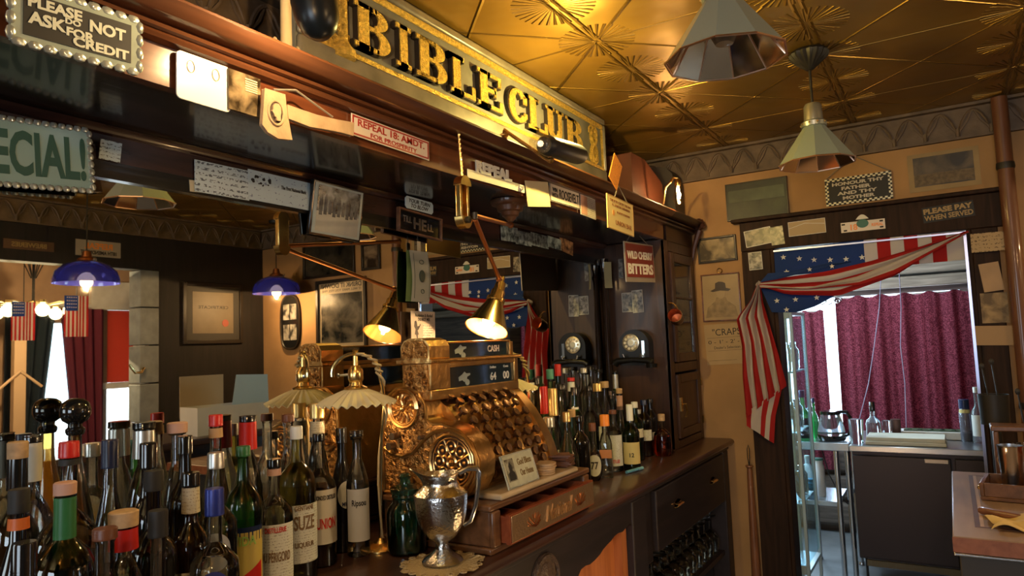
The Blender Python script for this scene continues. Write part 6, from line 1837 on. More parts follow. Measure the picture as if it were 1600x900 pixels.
mb = MB(); mb.prism([(-.03+.06*i/10, .034+.024*math.sin(PI*i/10)) for i in range(11)], -.006, -.0041, 'y'); mb.build('white_cap', MATS['label_plain'], t)
t, wd, ht = on_back('pay_sign', 'dark sign reading PLEASE PAY WHEN SERVED in dull gold letters', 'sign', ((1441, 325), (1521, 313), (1442, 350), (1523, 336)), YH-.001, M_blackm)
mg = mat('dull_gold', (.30, .20, .07), .5)
text_part('lettering', 'PLEASE PAY', wd*.95, ht*.36, mg, t, 0, ht*.22, -.0015, .001, .05)
text_part('lettering', 'WHEN SERVED', wd*.95, ht*.34, mg, t, 0, -ht*.22, -.0015, .001, .03)
PT = scribble('tan_paper', (.40, .28, .14), (.10, .06, .03), 55, thr=.55)
on_back('menu_paper', 'tan paper with brown script pinned over the right door jamb', 'paper', ((1516, 366), (1569, 361), (1518, 395), (1571, 391)), YB-.062, PT)
on_back('wooden_plaque', 'tilted tan wooden plaque on the right jamb, upper one', 'plaque', ((1528, 413), (1560, 409), (1538, 458), (1569, 452)), YB-.034, mat('plaque_tan', (.35, .22, .10), .5, var=.2), th=.012)
on_back('old_card', 'brown stained card on the right jamb below the plaque', 'card', ((1532, 459), (1574, 456), (1534, 505), (1577, 504)), YB-.034, photo(65, (.12, .08, .04), (.36, .25, .12), 20, .6))
on_back('wide_note', 'wide blank tan note at the bottom of the right jamb', 'note', ((1520, 510), (1584, 508), (1521, 539), (1590, 540)), YB-.04, mat('note_tan', (.36, .23, .11), .6))
on_back('snapshot', 'small upright snapshot at the top of the left door jamb', 'photograph', ((1169, 395), (1189, 393), (1171, 423), (1193, 420)), YB-.031, photo(66, (.02, .02, .02), (.45, .42, .36), 35), frame=(.003, .002, PB))
on_back('framed_print', 'dark framed sepia beach scene on the tan wall above the portrait', 'picture', ((1089, 374), (1150, 366), (1093, 413), (1153, 406)), YW, photo(67, (.06, .045, .025), (.36, .27, .14), 14, .25), th=.006, frame=(.012, .014, FB))
t, wd, ht = on_back('framed_portrait', 'thin framed sepia portrait of a person in a dark hat', 'picture', ((1094, 430), (1155, 425), (1101, 503), (1160, 500)), YW, mat('portrait_sepia', (.34, .24, .12), .35, var=.15), th=.006, frame=(.007, .014, FBR))
mb = MB(); mb.prism([(wd*a, ht*b) for a, b in ((-.42, -.42), (.42, -.42), (.36, -.2), (.16, -.08), (.12, .0), (-.12, .0), (-.16, -.08), (-.36, -.2))], -.007, -.0061, 'y'); mb.build('shoulders', mat('sepia_light', (.26, .18, .09), .4, var=.3, vscale=30), t)
mb = MB(); mb.prism([(wd*.12*math.cos(a), ht*.10+ht*.13*math.sin(a)) for a in [2*PI*i/18 for i in range(18)]], -.008, -.0071, 'y'); mb.build('face', mat('sepia_face', (.36, .26, .14), .4), t)
mb = MB(); mb.prism([(wd*a, ht*b) for a, b in ((-.27, .14), (-.14, .19), (-.13, .30), (-.04, .33), (.06, .32), (.13, .29), (.14, .19), (.27, .16), (.2, .12), (0, .14), (-.2, .12))], -.009, -.0081, 'y'); mb.build('hat', mat('sepia_dark', (.05, .03, .015), .4), t)
mb = MB(); mb.tube([(.014*math.cos(a), -.004, ht/2+.016+.014*math.sin(a)) for a in [2*PI*i/14 for i in range(15)]], .003, 5); mb.build('hanging_ring', M_brass, t)
t, wd, ht = on_back('craps_poster', 'tan paper poster headed CRAPS half hidden by the flag', 'poster', ((1100, 508), (1168, 503), (1105, 571), (1172, 567)), YW, mat('poster_tan', (.40, .27, .13), .6, var=.08), th=.0015)
text_part('lettering', '"CRAPS"', wd*.72, ht*.17, M_ink, t, wd*.05, ht*.30, -.0015, .0006, .0)
text_part('lettering', '0 - 1\' - 2\' - 3', wd*.85, ht*.09, M_ink, t, 0, ht*.06, -.0015, .0006, .0)
text_part('lettering', 'Dealer\'s Selection', wd*.6, ht*.07, M_ink, t, 0, -ht*.08, -.0015, .0006, .0)
mb = MB()
for z_ in (.16, -.16, -.40): mb.box(-wd*.45, wd*.45 if z_ > -.3 else wd*.2, -.002, -.0016, ht*z_, ht*z_+.0012)
mb.build('rule', M_ink, t)

# wooden club hanging by a loop
a = P(1168, 695, 1, YB-.03); b = P(1190, 905, 1, YB-.03); k0 = P(1171, 727, 1, YB-.03)
t = thing('wooden_club', 'long turned wooden club hanging by a dark loop on the back wall', 'club', k0)
bb_ = b-k0; aa_ = a-k0
mb = MB(); 
mb.lathe([(.020, .0), (.021, -.006), (.013, -.014), (.0145, -.04), (.018, -.2), (.023, -.45), (.026, -.70), (.02, -.74), (.001, -.745)], 16); mb.build('shaft', wood('club_wood', (.12, .045, .02), (.24, .10, .045), .4, axis='Z'), t)
mb = MB(); mb.tube([(0, 0, .0), (-.006, 0, .04), (-.006, 0, aa_.z*.8), (0, .004, aa_.z), (.006, 0, aa_.z*.8), (.005, 0, .04), (0, 0, 0)], .0025, 6); mb.build('loop', M_blackm, t)
t.location.y = YB-.035

# copper brown pipe in the corner of the wall
t = thing('wall_pipe', 'thick reddish brown pipe running up the back wall at the right', 'pipe', (P(1577, 330, 1, YB-.04).x, YB-.07, 0))
mb = MB(); mb.tube([(0, 0, .001), (0, 0, 2.64)], .033, 20)
mb.build('pipe', M_post, t)
for z_ in (1.2, 2.3):
    mb = MB(); mb.lathe([(.036, z_), (.038, z_+.01), (.036, z_+.03)], 20); mb.box(-.006, .006, .03, .066, z_+.005, z_+.025); mb.build('clamp', M_iron, t)

# ================================================================== FLAG BUNTING
M_fr = cloth('flag_red', (.42, .03, .03), .3); M_fw = cloth('flag_white', (.58, .52, .47), .3); M_fb = cloth('flag_blue', (.035, .07, .22), .35); M_fbl = cloth('flag_blue_lit', (.035, .07, .22), .35)
FY = YB-.075
fl = thing('flag_bunting', 'stars and stripes bunting gathered and draped across the kitchen doorway', 'flag', (P(1187, 445, 1, FY).x, FY, P(1187, 445, 1, FY).z))
FO = Vector(fl.location)


def edge(pts, n):
    """resample polyline of (x,y,dY)"""
    P3 = [P(x, y, 1, FY+d) for x, y, d in pts]
    L_ = [0]
    for i in range(1, len(P3)): L_.append(L_[-1]+(P3[i]-P3[i-1]).length)
    out = []
    for k in range(n+1):
        s = L_[-1]*k/n; j = 0
        while j < len(L_)-2 and L_[j+1] < s: j += 1
        f = (s-L_[j])/max(1e-9, L_[j+1]-L_[j]); out.append(P3[j].lerp(P3[j+1], min(1, f)))
    return out


def loft(name, A, B_, mats, stripes, n=26, m=4, rip=.006, rf=5, along=False, seq=None, th=.0012):
    EA, EB = edge(A, n), edge(B_, n)
    nv = stripes*m
    def fn(u, v):
        i = min(int(u*n+1e-6), n); p = EA[i].lerp(EB[i], v)
        p = p-FO
        p.y += rip*math.sin(v*PI*rf+u*4)*math.sin(min(1, u*6+.1)*PI/2)
        return p
    if along:   # stripes change along u
        mf = lambda u, v: (seq[min(int(u*len(seq)), len(seq)-1)])
    else:
        mf = lambda u, v: (seq[min(int(v*stripes), stripes-1)] if seq else int(v*stripes) % 2)
    mb = MB(); mb.surf(fn, n, nv, matf=mf, thick=th)
    return mb.build(name, mats, fl, angle=60)


RW = [M_fr, M_fw, M_fb]
# hanging header strip with the stars and the block stripes
loft('upper_field', [(1207, 394, .05), (1358, 372, .05), (1512, 362, .05)], [(1210, 432, .05), (1358, 420, .05), (1515, 405, .05)], RW, 1, 30, 4, .003, 2, along=True, seq=[2]*15+[1, 1, 0, 0, 1, 1, 0, 0, 1, 1, 0, 0, 1, 1, 1])
# twisted swag
loft('swag', [(1186, 442, -.02), (1220, 434, -.02), (1290, 424, -.03), (1360, 408, -.03), (1440, 385, -.02), (1512, 361, .0)], [(1186, 446, -.02), (1230, 460, -.03), (1310, 462, -.04), (1400, 430, -.05), (1450, 398, -.04), (1514, 363, .0)], RW, 5, 30, 3, .012, 4, seq=[0, 1, 0, 1, 0])
loft('swag_fold', [(1187, 446, -.03), (1260, 450, -.05), (1340, 432, -.06), (1420, 400, -.06), (1500, 366, -.02)], [(1187, 450, -.03), (1265, 452, -.05), (1345, 445, -.06), (1400, 427, -.06), (1502, 368, -.02)], RW, 3, 24, 3, .006, 3, seq=[1, 1, 0])
loft('blue_border', [(1200, 427, -.032), (1240, 424, -.035), (1290, 412, -.04), (1330, 408, -.04)], [(1188, 441, -.032), (1215, 436, -.035), (1270, 422, -.04), (1330, 410, -.04)], RW, 1, 16, 3, .004, 2, seq=[2])
loft('lower_field', [(1189, 450, .01), (1230, 457, .01), (1290, 460, .01), (1332, 444, .01)], [(1206, 488, .02), (1245, 488, .02), (1275, 478, .02), (1334, 446, .01)], RW, 1, 18, 4, .006, 2, seq=[2])
# hanging tail in folds
loft('tail', [(1184, 443, -.03), (1172, 470, -.03), (1149, 498, -.02), (1158, 540, -.02), (1160, 590, -.02), (1166, 640, -.02), (1167, 652, -.02)],
     [(1187, 443, -.02), (1192, 470, .0), (1203, 505, .01), (1216, 550, .01), (1226, 592, .01), (1229, 602, .01), (1228, 604, .01)], RW, 7, 26, 4, .020, 7, seq=[0, 1, 0, 1, 0, 1, 0])
loft('tail_tip', [(1165, 645, -.02), (1166, 655, -.02), (1167, 665, -.02)], [(1222, 606, .015), (1212, 650, .015), (1209, 693, .01)], RW, 6, 12, 3, .006, 3, seq=[0, 1, 1, 0, 1, 0])
def star(cx, cy_, r, dY, m=M_fw, nm='star'):
    q = P(cx, cy_, 1, FY+dY)-FO
    pts = []
    for k in range(10):
        a = PI/2+k*PI/5; rr = r if k % 2 == 0 else r*.42
        pts.append((q.x+rr*math.cos(a), q.z+rr*math.sin(a)))
    mb = MB(); mb.prism(pts, q.y-.0015, q.y, 'y'); mb.build(nm, m, fl, smooth=False)
M_fs = cloth('flag_star', (.85, .85, .8), .4)
for x_, y_ in ((1224, 402), (1249, 404), (1272, 406), (1297, 406), (1322, 405), (1347, 402), (1229, 425)): star(x_, y_, .0155, .044, M_fs)
for x_, y_ in ((1265, 421), (1300, 416)): star(x_, y_, .013, -.046, M_fs)
for x_, y_ in ((1214, 470), (1243, 468), (1276, 465), (1229, 484)): star(x_, y_, .0155, -.001, M_fs)
mb = MB(); mb.tube([(-.01, 0, .0), (0, -.02, .01), (.01, 0, 0), (0, .02, -.01), (-.01, 0, 0)], .012, 8); mb.build('gather_knot', M_fw, fl)

# ================================================================== KITCHEN
M_cur = cloth('damask_plum', (.165, .032, .048), .30, damask=45)


def curtain(label, x0, x1, z0, z1, folds, amp=.035, seed=0):
    t = thing('curtain', label, 'curtain', ((x0+x1)/2, KY-.12, z1))
    W = x1-x0; H = z1-z0
    rnd = random.Random(seed); ph = [rnd.uniform(0, 6) for _ in range(4)]
    def fn(u, v):
        a = amp*(.55*math.sin(u*folds*2*PI+ph[0])+.3*math.sin(u*folds*3.3*PI+ph[1])+.15*math.sin(u*folds*6*PI+ph[2]))*(.6+.4*(1-v))
        return (W*(u-.5)*(1+.02*(1-v)), a, -H*(1-v)+(.012*math.cos(u*folds*2*PI) if v > .99 else 0))
    mb = MB(); mb.surf(fn, int(folds*16), 10, thick=.002); mb.build('panel', M_cur, t, angle=80)
    mb = MB(); mb.tube([(-W/2, .03, -.005), (W/2, .03, -.005)], .009, 8); mb.build('rod', M_steel, t)
    return t


curtain('wide plum damask curtain across most of the kitchen window', P(1306, 480, 1, 6.08).x, 1.60, .50, 1.845, 8, seed=2)
curtain('narrow plum damask curtain left of the bright gap in the window', P(1234, 500, 1, 6.08).x, P(1287, 500, 1, 6.08).x, .50, 1.75, 2.2, amp=.02, seed=5)
# iron scroll bracket on the beam
q = P(1296, 471, 1, KY-.14)
t = thing('iron_scroll', 'pale iron scrollwork above the bright gap between the curtains', 'scrollwork', q)
mb = MB()
for cx, r, s in ((-.05, .03, 1), (.0, .035, -1), (.06, .028, 1)):
    mb.tube([(cx+r*(1-i/30)*math.cos(s*i*.42), 0, r*(1-i/30)*math.sin(i*.42)) for i in range(26)], .004, 5)
mb.tube([(-.09, 0, .03), (0, 0, .045), (.10, 0, .02)], .004, 5)
mb.build('scrolls', M_steel, t)
# hanging wires
for (pts, lb) in ((((1377, 425), (1374, 480), (1366, 540), (1357, 600), (1341, 662)), 'thin pale cable hanging in front of the curtain, the left one'), (((1405, 425), (1408, 480), (1407, 540), (1414, 600), (1416, 668)), 'thin pale cable hanging in front of the curtain, the right one')):
    ps = [P(x, y, 1, 5.35+.02*i) for i, (x, y) in enumerate(pts)]
    top = Vector((ps[0].x, 5.25, 2.40)); 
    mb = MB(); mb.tube([top]+ps, .0028, 6); o = mb.build('hanging_cable', mat('cable_lilac', (.35, .3, .42), .4), None); tag(o, lb, 'cable')
# stainless work table with fridge
KT0 = 4.8
tx0 = P(1327, 698, 1, KT0).x; tx1 = P(1549, 700, 1, KT0).x+.25
ZK = P(1400, 698, 1, KT0).z
t = thing('undercounter_fridge', 'dark stainless undercounter fridge with worktop and bar handle', 'fridge', (tx0, KT0, 0))
W = tx1-tx0; W1 = P(1490, 700, 1, KT0).x-tx0
M_fr2 = mat('fridge_door', (.045, .037, .04), .38, .7, bump=.05, bscale=200)
mb = MB(); mb.box(0, W, -.02, .72, ZK-.035, ZK); mb.build('worktop', mat('brushed_steel', (.45, .46, .5), .28, .95), t, bevel=.004)
mb = MB(); mb.box(.01, W-.01, .03, .70, .20, ZK-.036); mb.build('cabinet', M_fr2, t)
mb = MB(); mb.box(.012, W1-.02, -.005, .028, .215, ZK-.06); d = mb.build('door', M_fr2, t, bevel=.004)
mb = MB(); mb.box(W1-.15, W1-.03, -.03, -.006, ZK-.085, ZK-.06); mb.build('handle', mat('handle_tan', (.4, .33, .26), .35, .8), d, bevel=.003)
mb = MB(); mb.box(W1, W-.02, -.005, .028, .215, ZK-.06); mb.build('side_door', M_fr2, t, bevel=.004)
mb = MB()
for x_ in (.03, W1-.06, W-.06):
    mb.lathe([(.001, 0), (.035, 0.0), (.035, .025), (.001, .025)], 16, (x_, .06, .04), M=Matrix.Rotation(PI/2, 3, 'Y')); mb.tube([(x_+.012, .06, .06), (x_+.012, .06, .205)], .008, 6)
mb.build('caster', M_iron, t)
mb = MB(); mb.box(.05, W1-.02, 0.0, .028, .165, .20)
for k in range(18): mb.box(.06+k*.022, .074+k*.022, -.004, -.0001, .17, .195)
mb.build('grille', mat('grille_tan', (.12, .10, .06), .5), t)
# white cutting board, cased knives tray
def kp(x, y, z): return P(x, y, 2, z)
q0 = kp(1353, 693, ZK); q1 = kp(1480, 694, ZK)
t = thing('cutting_board', 'thick white cutting board on the kitchen worktop', 'cutting board', ((q0.x+q1.x)/2, KT0+.14, ZK))
w_ = P(1480, 690, 1, KT0+.04).x-P(1353, 690, 1, KT0+.04).x
mb = MB(); mb.box(-w_/2, w_/2, -.11, .13, .001, .024); mb.box(-w_/2+.006, w_/2-.004, -.105, .13, .0245, .048); mb.build('slab', mat('board_white', (.62, .60, .50), .6, var=.06), t, bevel=.004)
qx = P(1455, 672, 1, KT0+.42).x
t = thing('ingredient_tray', 'long white tray with small compartments behind the cutting board', 'tray', (qx, KT0+.42, ZK))
mb = MB(); mb.box(-.22, .22, -.07, .07, .001, .05); mb.build('tray', mat('tray_white', (.7, .7, .68), .4), t, bevel=.006)
mb = MB(); mb.box(-.15, .18, -.055, .05, .0505, .056)
for k in range(5): mb.ball((-.12+k*.06, -.02, .058), .016, 8, sc=(1, .8, .4))
mb.build('contents', mat('contents_mixed', (.05, .09, .05), .4, var=.9, vscale=40), t)


def jar(name, label, px0, px1, pyt, pyb, Y_, m, capm=None, caph=.2, shape='jar', cat=None, zbase=None, lab=None):
    c0 = P(px0, pyb, 1, Y_); c1 = P(px1, pyb, 1, Y_); zt = P((px0+px1)/2, pyt, 1, Y_).z
    zb = ZK if zbase is None else zbase
    r = (c1.x-c0.x)/2; H = max(.05, zt-zb)
    t = thing(name, label, cat or name.split('_')[-1], ((c0.x+c1.x)/2, Y_, zb+.0005))
    pr = {'jar': [(.95, 0), (1, .03), (1, .80), (.8, .86), (.8, 1)], 'bottle': [(.95, 0), (1, .03), (1, .5), (.85, .6), (.4, .7), (.34, .75), (.34, 1)], 'cup': [(.8, 0), (.85, .03), (1, 1)], 'jug': [(.9, 0), (1, .05), (1, .6), (.6, .78), (.4, .82), (.4, 1)]}[shape]
    ch = caph if capm else 0
    mb = MB(); mb.lathe([(a*r, b*H*(1-ch*.6)) for a, b in pr], 20, sq=[.8 if shape == 'jug' and b < .7 else 0 for a, b in pr] if shape == 'jug' else None); mb.build('body', m, t)
    if capm:
        nr = pr[-1][0]*r*1.12
        mb = MB(); mb.lathe([(nr, H*(1-ch)), (nr, H-.002), (nr*.93, H)], 18); mb.build('cap', capm, t)
    if lab:
        mb = MB(); mb.surf(lambda u, v: (r*1.015*math.sin(1.1*(2*u-1)), -r*1.015*math.cos(1.1*(2*u-1)), H*(lab[1]+(lab[2]-lab[1])*v)), 10, 1); mb.build('label', lab[0], t)
    return t


M_cool = mat('glass_cool', (.75, .88, .95), .03, trans=.9, ior=1.3)
jar('square_bottle', 'clear square shouldered bottle with dark stopper on the kitchen worktop', 1354, 1378, 628, 678, KT0+.30, M_cool, M_black, .25, 'bottle', 'bottle')
jar('small_glass', 'small glass beside the clear stoppered bottle', 1379, 1393, 657, 676, KT0+.32, M_cool, None, 0, 'cup', 'glass')
jar('brown_cup', 'little brown metal cup behind the cutting board', 1393, 1409, 655, 676, KT0+.34, mat('cup_brown', (.12, .06, .05), .4, .4), None, 0, 'cup', 'cup')
jar('mixing_glass', 'wide mixing glass at the left end of the kitchen worktop', 1328, 1352, 655, 698, KT0+.08, M_cool, None, 0, 'cup', 'glass')
jar('lidded_jar', 'dark lidded jar with yellow band at the right end of the worktop', 1500, 1519, 624, 672, KT0+.35, mat('jar_dusky', (.25, .25, .32), .1, trans=.6), C_navy, .22, 'jar', 'jar', lab=(mat('band_yellow', (.6, .5, .2), .5), .68, .76))
jar('spirit_bottle', 'clear spirit bottle with pale label at the right end of the worktop', 1519, 1541, 605, 676, KT0+.30, M_cool, C_white, .1, 'bottle', 'bottle', lab=(mat('label_pale', (.6, .62, .6), .5), .12, .5))
# left stand with coffee pot
SZ = P(1290, 691, 1, 4.95).z
sx0 = P(1246, 691, 1, 4.95).x; sx1 = P(1332, 691, 1, 4.95).x
t = thing('wire_stand', 'steel stand with pale blue lit top and round legs left of the fridge', 'stand', (sx0, 4.95, 0))
Wd = sx1-sx0-.02
M_sb = mat('stand_steel', (.55, .62, .68), .25, .8)
mb = MB(); mb.box(0, Wd, -.02, .45, SZ-.05, SZ); mb.build('top', M_sb, t, bevel=.004)
zl = P(1290, 783, 1, 4.95).z
mb = MB(); mb.box(0, Wd*.72, .0, .44, zl-.03, zl); mb.build('lower_shelf', M_sb, t, bevel=.003)
for x_, y_ in ((Wd*.74, .0), (Wd-.02, .03), (.02, .42), (Wd-.03, .42)):
    mb = MB(); mb.tube([(x_, y_, .012), (x_, y_, SZ-.051)], .017, 14); mb.lathe([(.008, 0), (.022, .005), (.019, .02)], 12, (x_, y_, 0)); mb.build('leg', M_steel, t)
cp = P(1300, 688, 1, 5.05)
t = thing('coffee_pot', 'glass coffee pot with black handle and rim on the lit stand', 'coffee pot', (cp.x, 5.05, SZ+.0005))
mb = MB(); mb.lathe([(.055, .022), (.086, .04), (.085, .06), (.072, .12), (.058, .165), (.060, .175)], 28); mb.build('carafe', M_cool, t)
mb = MB(); mb.lathe([(.07, .001), (.082, .004), (.088, .02), (.088, .036), (.0865, .0365)], 28); mb.build('base_band', M_black, t)
mb = MB(); mb.lathe([(.061, .168), (.064, .172), (.064, .19), (.04, .195), (.001, .197)], 28); mb.tube([(.055, -.0, .185), (.10, 0, .185), (.12, 0, .15), (.12, 0, .08), (.105, 0, .045), (.085, 0, .03)], [.010, .012, .012, .011, .01, .008], 8); mb.build('handle_and_lid', M_black, t)
mb = MB(); mb.tube([(-.03, -.088, .01), (-.05, -.10, -.05), (-.02, -.10, -.2), (.04, -.08, -.35), (.10, -.05, -.42)], .004, 6); mb.build('power_cord', M_blackm, t)
jar('green_bottle', 'green bottle with black label and blue top on the lit stand', 1246, 1269, 610, 688, 5.02, glass('green', False), C_navy, .14, 'bottle', 'bottle', SZ, lab=(M_blackm, .05, .45))
jar('green_bottle', 'shorter green bottle behind, next to the coffee pot', 1269, 1281, 622, 688, 5.12, glass('green', True), C_navy, .12, 'bottle', 'bottle', SZ)
jar('red_top_bottle', 'clear bottle with red top behind the green bottles', 1262, 1277, 607, 688, 5.24, M_cool, C_red, .2, 'bottle', 'bottle', SZ)
jar('water_jug', 'white plastic jug on the lower shelf of the lit stand', 1256, 1275, 712, 780, 5.20, mat('jug_white', (.75, .8, .82), .4), C_white, .08, 'jug', 'jug', zl)
jar('round_tub', 'stack of round white tubs on the lower shelf', 1274, 1292, 716, 780, 5.1, MATS['jug_white'], C_teal, .05, 'jar', 'tub', zl)
jar('blue_tin', 'blue decorated tin on the lower shelf', 1258, 1277, 748, 780, 5.0, mat('tin_blue', (.04, .2, .35), .35, var=.9, vscale=40), None, 0, 'jar', 'tin', zl)
# glass display case at the left of the opening, its open door towards us
q = P(1241, 690, 1, 4.35)
t = thing('glass_cabinet', 'tall glass fronted cabinet with pale frame just inside the kitchen door', 'cabinet', (P(1221, 690, 1, 4.30).x-.02, 4.30, 0))
za = .22; zb = P(1240, 487, 1, 4.35).z
W = P(1251, 690, 1, 4.35).x-P(1221, 690, 1, 4.35).x+.02
M_cf = mat('cabinet_pale_frame', (.40, .50, .53), .35, .4)
mb = MB(); D = .42
for x_ in (0, W-.018):
    for y_ in (0, D-.018): mb.box(x_, x_+.018, y_, y_+.018, .001, zb)
mb.box(.018, W-.018, 0, .018, za, za+.05); mb.box(.018, W-.018, 0, .018, zb-.04, zb); mb.box(0, W, .0181, D-.0181, zb-.02, zb); mb.box(0, W, .0181, D-.0181, za, za+.02)
mb.build('frame', M_cf, t, bevel=.002)
mb = MB(); mb.box(.02, W-.02, .006, .010, za+.05, zb-.04); mb.build('front_glass', pane_mat('pane_blueish', (.8, .95, 1.0), .2, .05), t)
mb = MB(); mb.box(W-.012, W-.008, .02, D-.02, za+.05, zb-.04); mb.build('side_glass', MATS['pane_blueish'], t)
for z_ in (.6, 1.0, 1.35):
    mb = MB(); mb.box(.019, W-.019, .019, D-.019, z_, z_+.008); mb.build('shelf', M_cf, t)
mb = MB(); mb.ball((W*.45, -.01, .93), .012, 8); mb.build('knob', M_black, t)
gi = 0
for z_ in (.608, 1.008, 1.358):
    for y_ in (.1, .3):
        mb = MB(); mb.lathe([(.03, 0), (.034, .02), (.034, .12), (.02, .14), (.02, .17)], 16); o = mb.build('storage_jar', M_cool, None)
        o.location = (t.location.x+W*.5, t.location.y+y_, z_+.0005); gi += 1
        tag(o, 'clear storage jar inside the glass cabinet, %s of the %s shelf' % ('front' if y_ < .2 else 'back', {.608: 'lowest', 1.008: 'middle', 1.358: 'top'}[z_]), 'jar')

# ================================================================== GLASSES UNDER THE BACK BAR
mb = MB(); mb.lathe([(.036, 0), (.040, .02), (.043, .05), (.040, .085), (.022, .108), (.005, .118), (.004, .17), (.006, .185), (.034, .192), (.034, .194), (.003, .196)], 18)
g0 = mb.build('stem_glass', mat('stem_glass_clear', (.93, .93, .85), .02, trans=1.0, ior=1.4), None)
first = True
for j, X_ in enumerate((-.115, -.215, -.315)):
    for i in range(11):
        o = g0 if first else g0.copy()
        if not first: COL.objects.link(o)
        first = False
        o.location = (X_, 2.87+i*.096+.02*(j % 2), .4255)
        tag(o, 'upturned stemmed glass on the shelf under the drawer, %s row' % ['front', 'middle', 'back'][j], 'glass', 'stemmed glasses under the back bar, %s row' % ['front', 'middle', 'back'][j])

# ================================================================== WORK BENCH AND BUTCHER BLOCK (right)
t = thing('bar_station', 'dark steel bar station under the butcher block', 'counter', (0, 0, 0))
BX0 = 1.028
mb = MB(); mb.box(BX0+.012, 1.62, 2.31, 3.30, .10, .958); mb.build('cabinet', mat('station_steel', (.05, .045, .04), .5, .5), t, bevel=.004)
mb = MB(); mb.box(BX0, 1.63, 2.295, 3.32, .9585, .966); mb.build('top_edge', M_steel, t, bevel=.002)
for y_ in (2.33, 3.27):
    mb = MB(); mb.tube([(BX0+.04, y_, .001), (BX0+.04, y_, .099)], .018, 12); mb.build('foot', M_iron, t)
t = thing('butcher_block', 'thick wooden butcher block board with juice groove', 'board', (0, 0, 0))
mb = MB(); mb.box(BX0, 1.60, 2.295, 3.325, .9665, 1.010)
mb.build('board', [M_butch], t, bevel=.004)
mb = MB(); mb.box(BX0+.055, BX0+.068, 2.42, 3.25, 1.0101, 1.0106); mb.box(BX0+.0681, 1.5, 2.42, 2.432, 1.0101, 1.0106); mb.box(BX0+.0681, 1.5, 3.238, 3.25, 1.0101, 1.0106); mb.build('juice_groove', mat('groove_dark', (.10, .04, .02), .6), t)
mb = MB(); mb.box(BX0+.0685, BX0+.078, 2.4325, 3.2375, 1.0101, 1.0112); mb.build('groove_lip', mat('groove_pale', (.5, .33, .24), .4), t)
mb = MB(); mb.box(BX0-.001, 1.60, 2.2945, 2.2949, .968, 1.008); mb.build('end_grain', M_butch2, t)
BZ = 1.0115
# wooden caddy
q = P(1565, 775, 2, BZ)
t = thing('wooden_caddy', 'dark wooden tray with brass studs on the butcher block', 'tray', (q.x+.06, q.y, BZ), -.12)
mb = MB()
mb.box(-.11, .11, -.10, .10, 0, .012); mb.box(-.11, -.098, -.10, .10, .0121, .055); mb.box(.098, .11, -.10, .10, .0121, .055); mb.box(-.0979, .0979, -.10, -.088, .0121, .055); mb.box(-.0979, .0979, .088, .10, .0121, .055)
mb.build('tray', M_oak, t, bevel=.002)
for k in range(4):
    mb = MB(); mb.ball((-.113, -.075+k*.05, .035), .007, 8); mb.build('stud', M_brassl, t)
# shaker and copper mug in the caddy
q2 = Vector((q.x+.035, q.y-.01, BZ+.0125))
t = thing('cocktail_shaker', 'shiny steel cocktail tin standing in the wooden caddy', 'shaker', q2)
mb = MB(); mb.lathe([(.026, 0), (.03, .02), (.036, .15), (.040, .158), (.036, .158), (.030, .03), (.001, .02)], 24); mb.build('tin', M_steel, t)
q3 = Vector((q.x+.115, q.y-.025, BZ+.0125))
t = thing('copper_mug', 'hammered copper mug behind the steel tin at the picture edge', 'mug', q3)
mb = MB(); mb.lathe([(.030, 0), (.036, .01), (.038, .09), (.040, .125), (.037, .125), (.034, .02), (.001, .015)], 24); mb.build('cup', mat('copper_hammered', (.75, .28, .1), .25, 1.0, bump=.6, bscale=90), t)
# rolling pin like wooden bar on a raised rack with glass pitcher
q = P(1582, 672, 1, 3.22)
t = thing('serving_rack', 'small raised wooden rack at the far end of the butcher block', 'rack', (1.30, 3.22, BZ))
mb = MB(); zr_ = q.z-BZ
for s in (-.12, .12): mb.box(s-.008, s+.008, -.05, .05, 0, zr_-.0001)
mb.box(-.135, .20, -.055, .055, zr_, zr_+.02); mb.build('rack', M_oak, t, bevel=.004)
q = P(1578, 705, 2, BZ)
t = thing('glass_pitcher', 'clear glass pitcher with handle by the picture edge', 'pitcher', (1.258, 3.07, BZ))
mb = MB(); mb.lathe([(.035, 0), (.042, .01), (.046, .05), (.036, .09), (.034, .13), (.038, .15), (.035, .15), (.032, .13), (.033, .09), (.042, .05), (.036, .012), (.001, .01)], 24); mb.build('body', mat('pitcher_glass', (.85, .9, .98), .02, trans=1.0), t)
mb = MB(); mb.tube([(-.038, 0, .135), (-.07, 0, .13), (-.082, 0, .09), (-.07, 0, .045), (-.045, 0, .04)], .006, 8); mb.build('handle', MATS['pitcher_glass'], t)
# wooden muddler and yellow cloth
a = P(1530, 797, 2, BZ+.012); b = P(1612, 812, 2, BZ+.012)
t = thing('wooden_muddler', 'dark wooden muddler lying across the yellow cloth', 'muddler', (0, 0, 0))
mb = MB(); mb.tube([a, a.lerp(b, .05), a.lerp(b, .5), b], [.008, .0115, .010, .009], 12); mb.build('stick', wood('muddler_wood', (.14, .05, .025), (.24, .1, .05), .4), t)
q = P(1590, 822, 2, BZ)
t = thing('folded_cloth', 'crumpled yellow cloth on the butcher block', 'cloth', (q.x+.02, q.y-.005, BZ+.004))
def fc(u, v):
    a = (u-.5)*.17; b_ = (v-.5)*.16
    return (a+.012*math.sin(v*7), b_+.01*math.sin(u*6), .012+.009*math.sin(u*9+v*3)+.006*math.sin(v*13+u*4)-.010*(max(abs(u-.5), abs(v-.5))*2)**4)
mb = MB(); mb.surf(fc, 24, 24, thick=.002); mb.build('cloth', mat('cloth_yellow', (.60, .42, .16), .85), t)
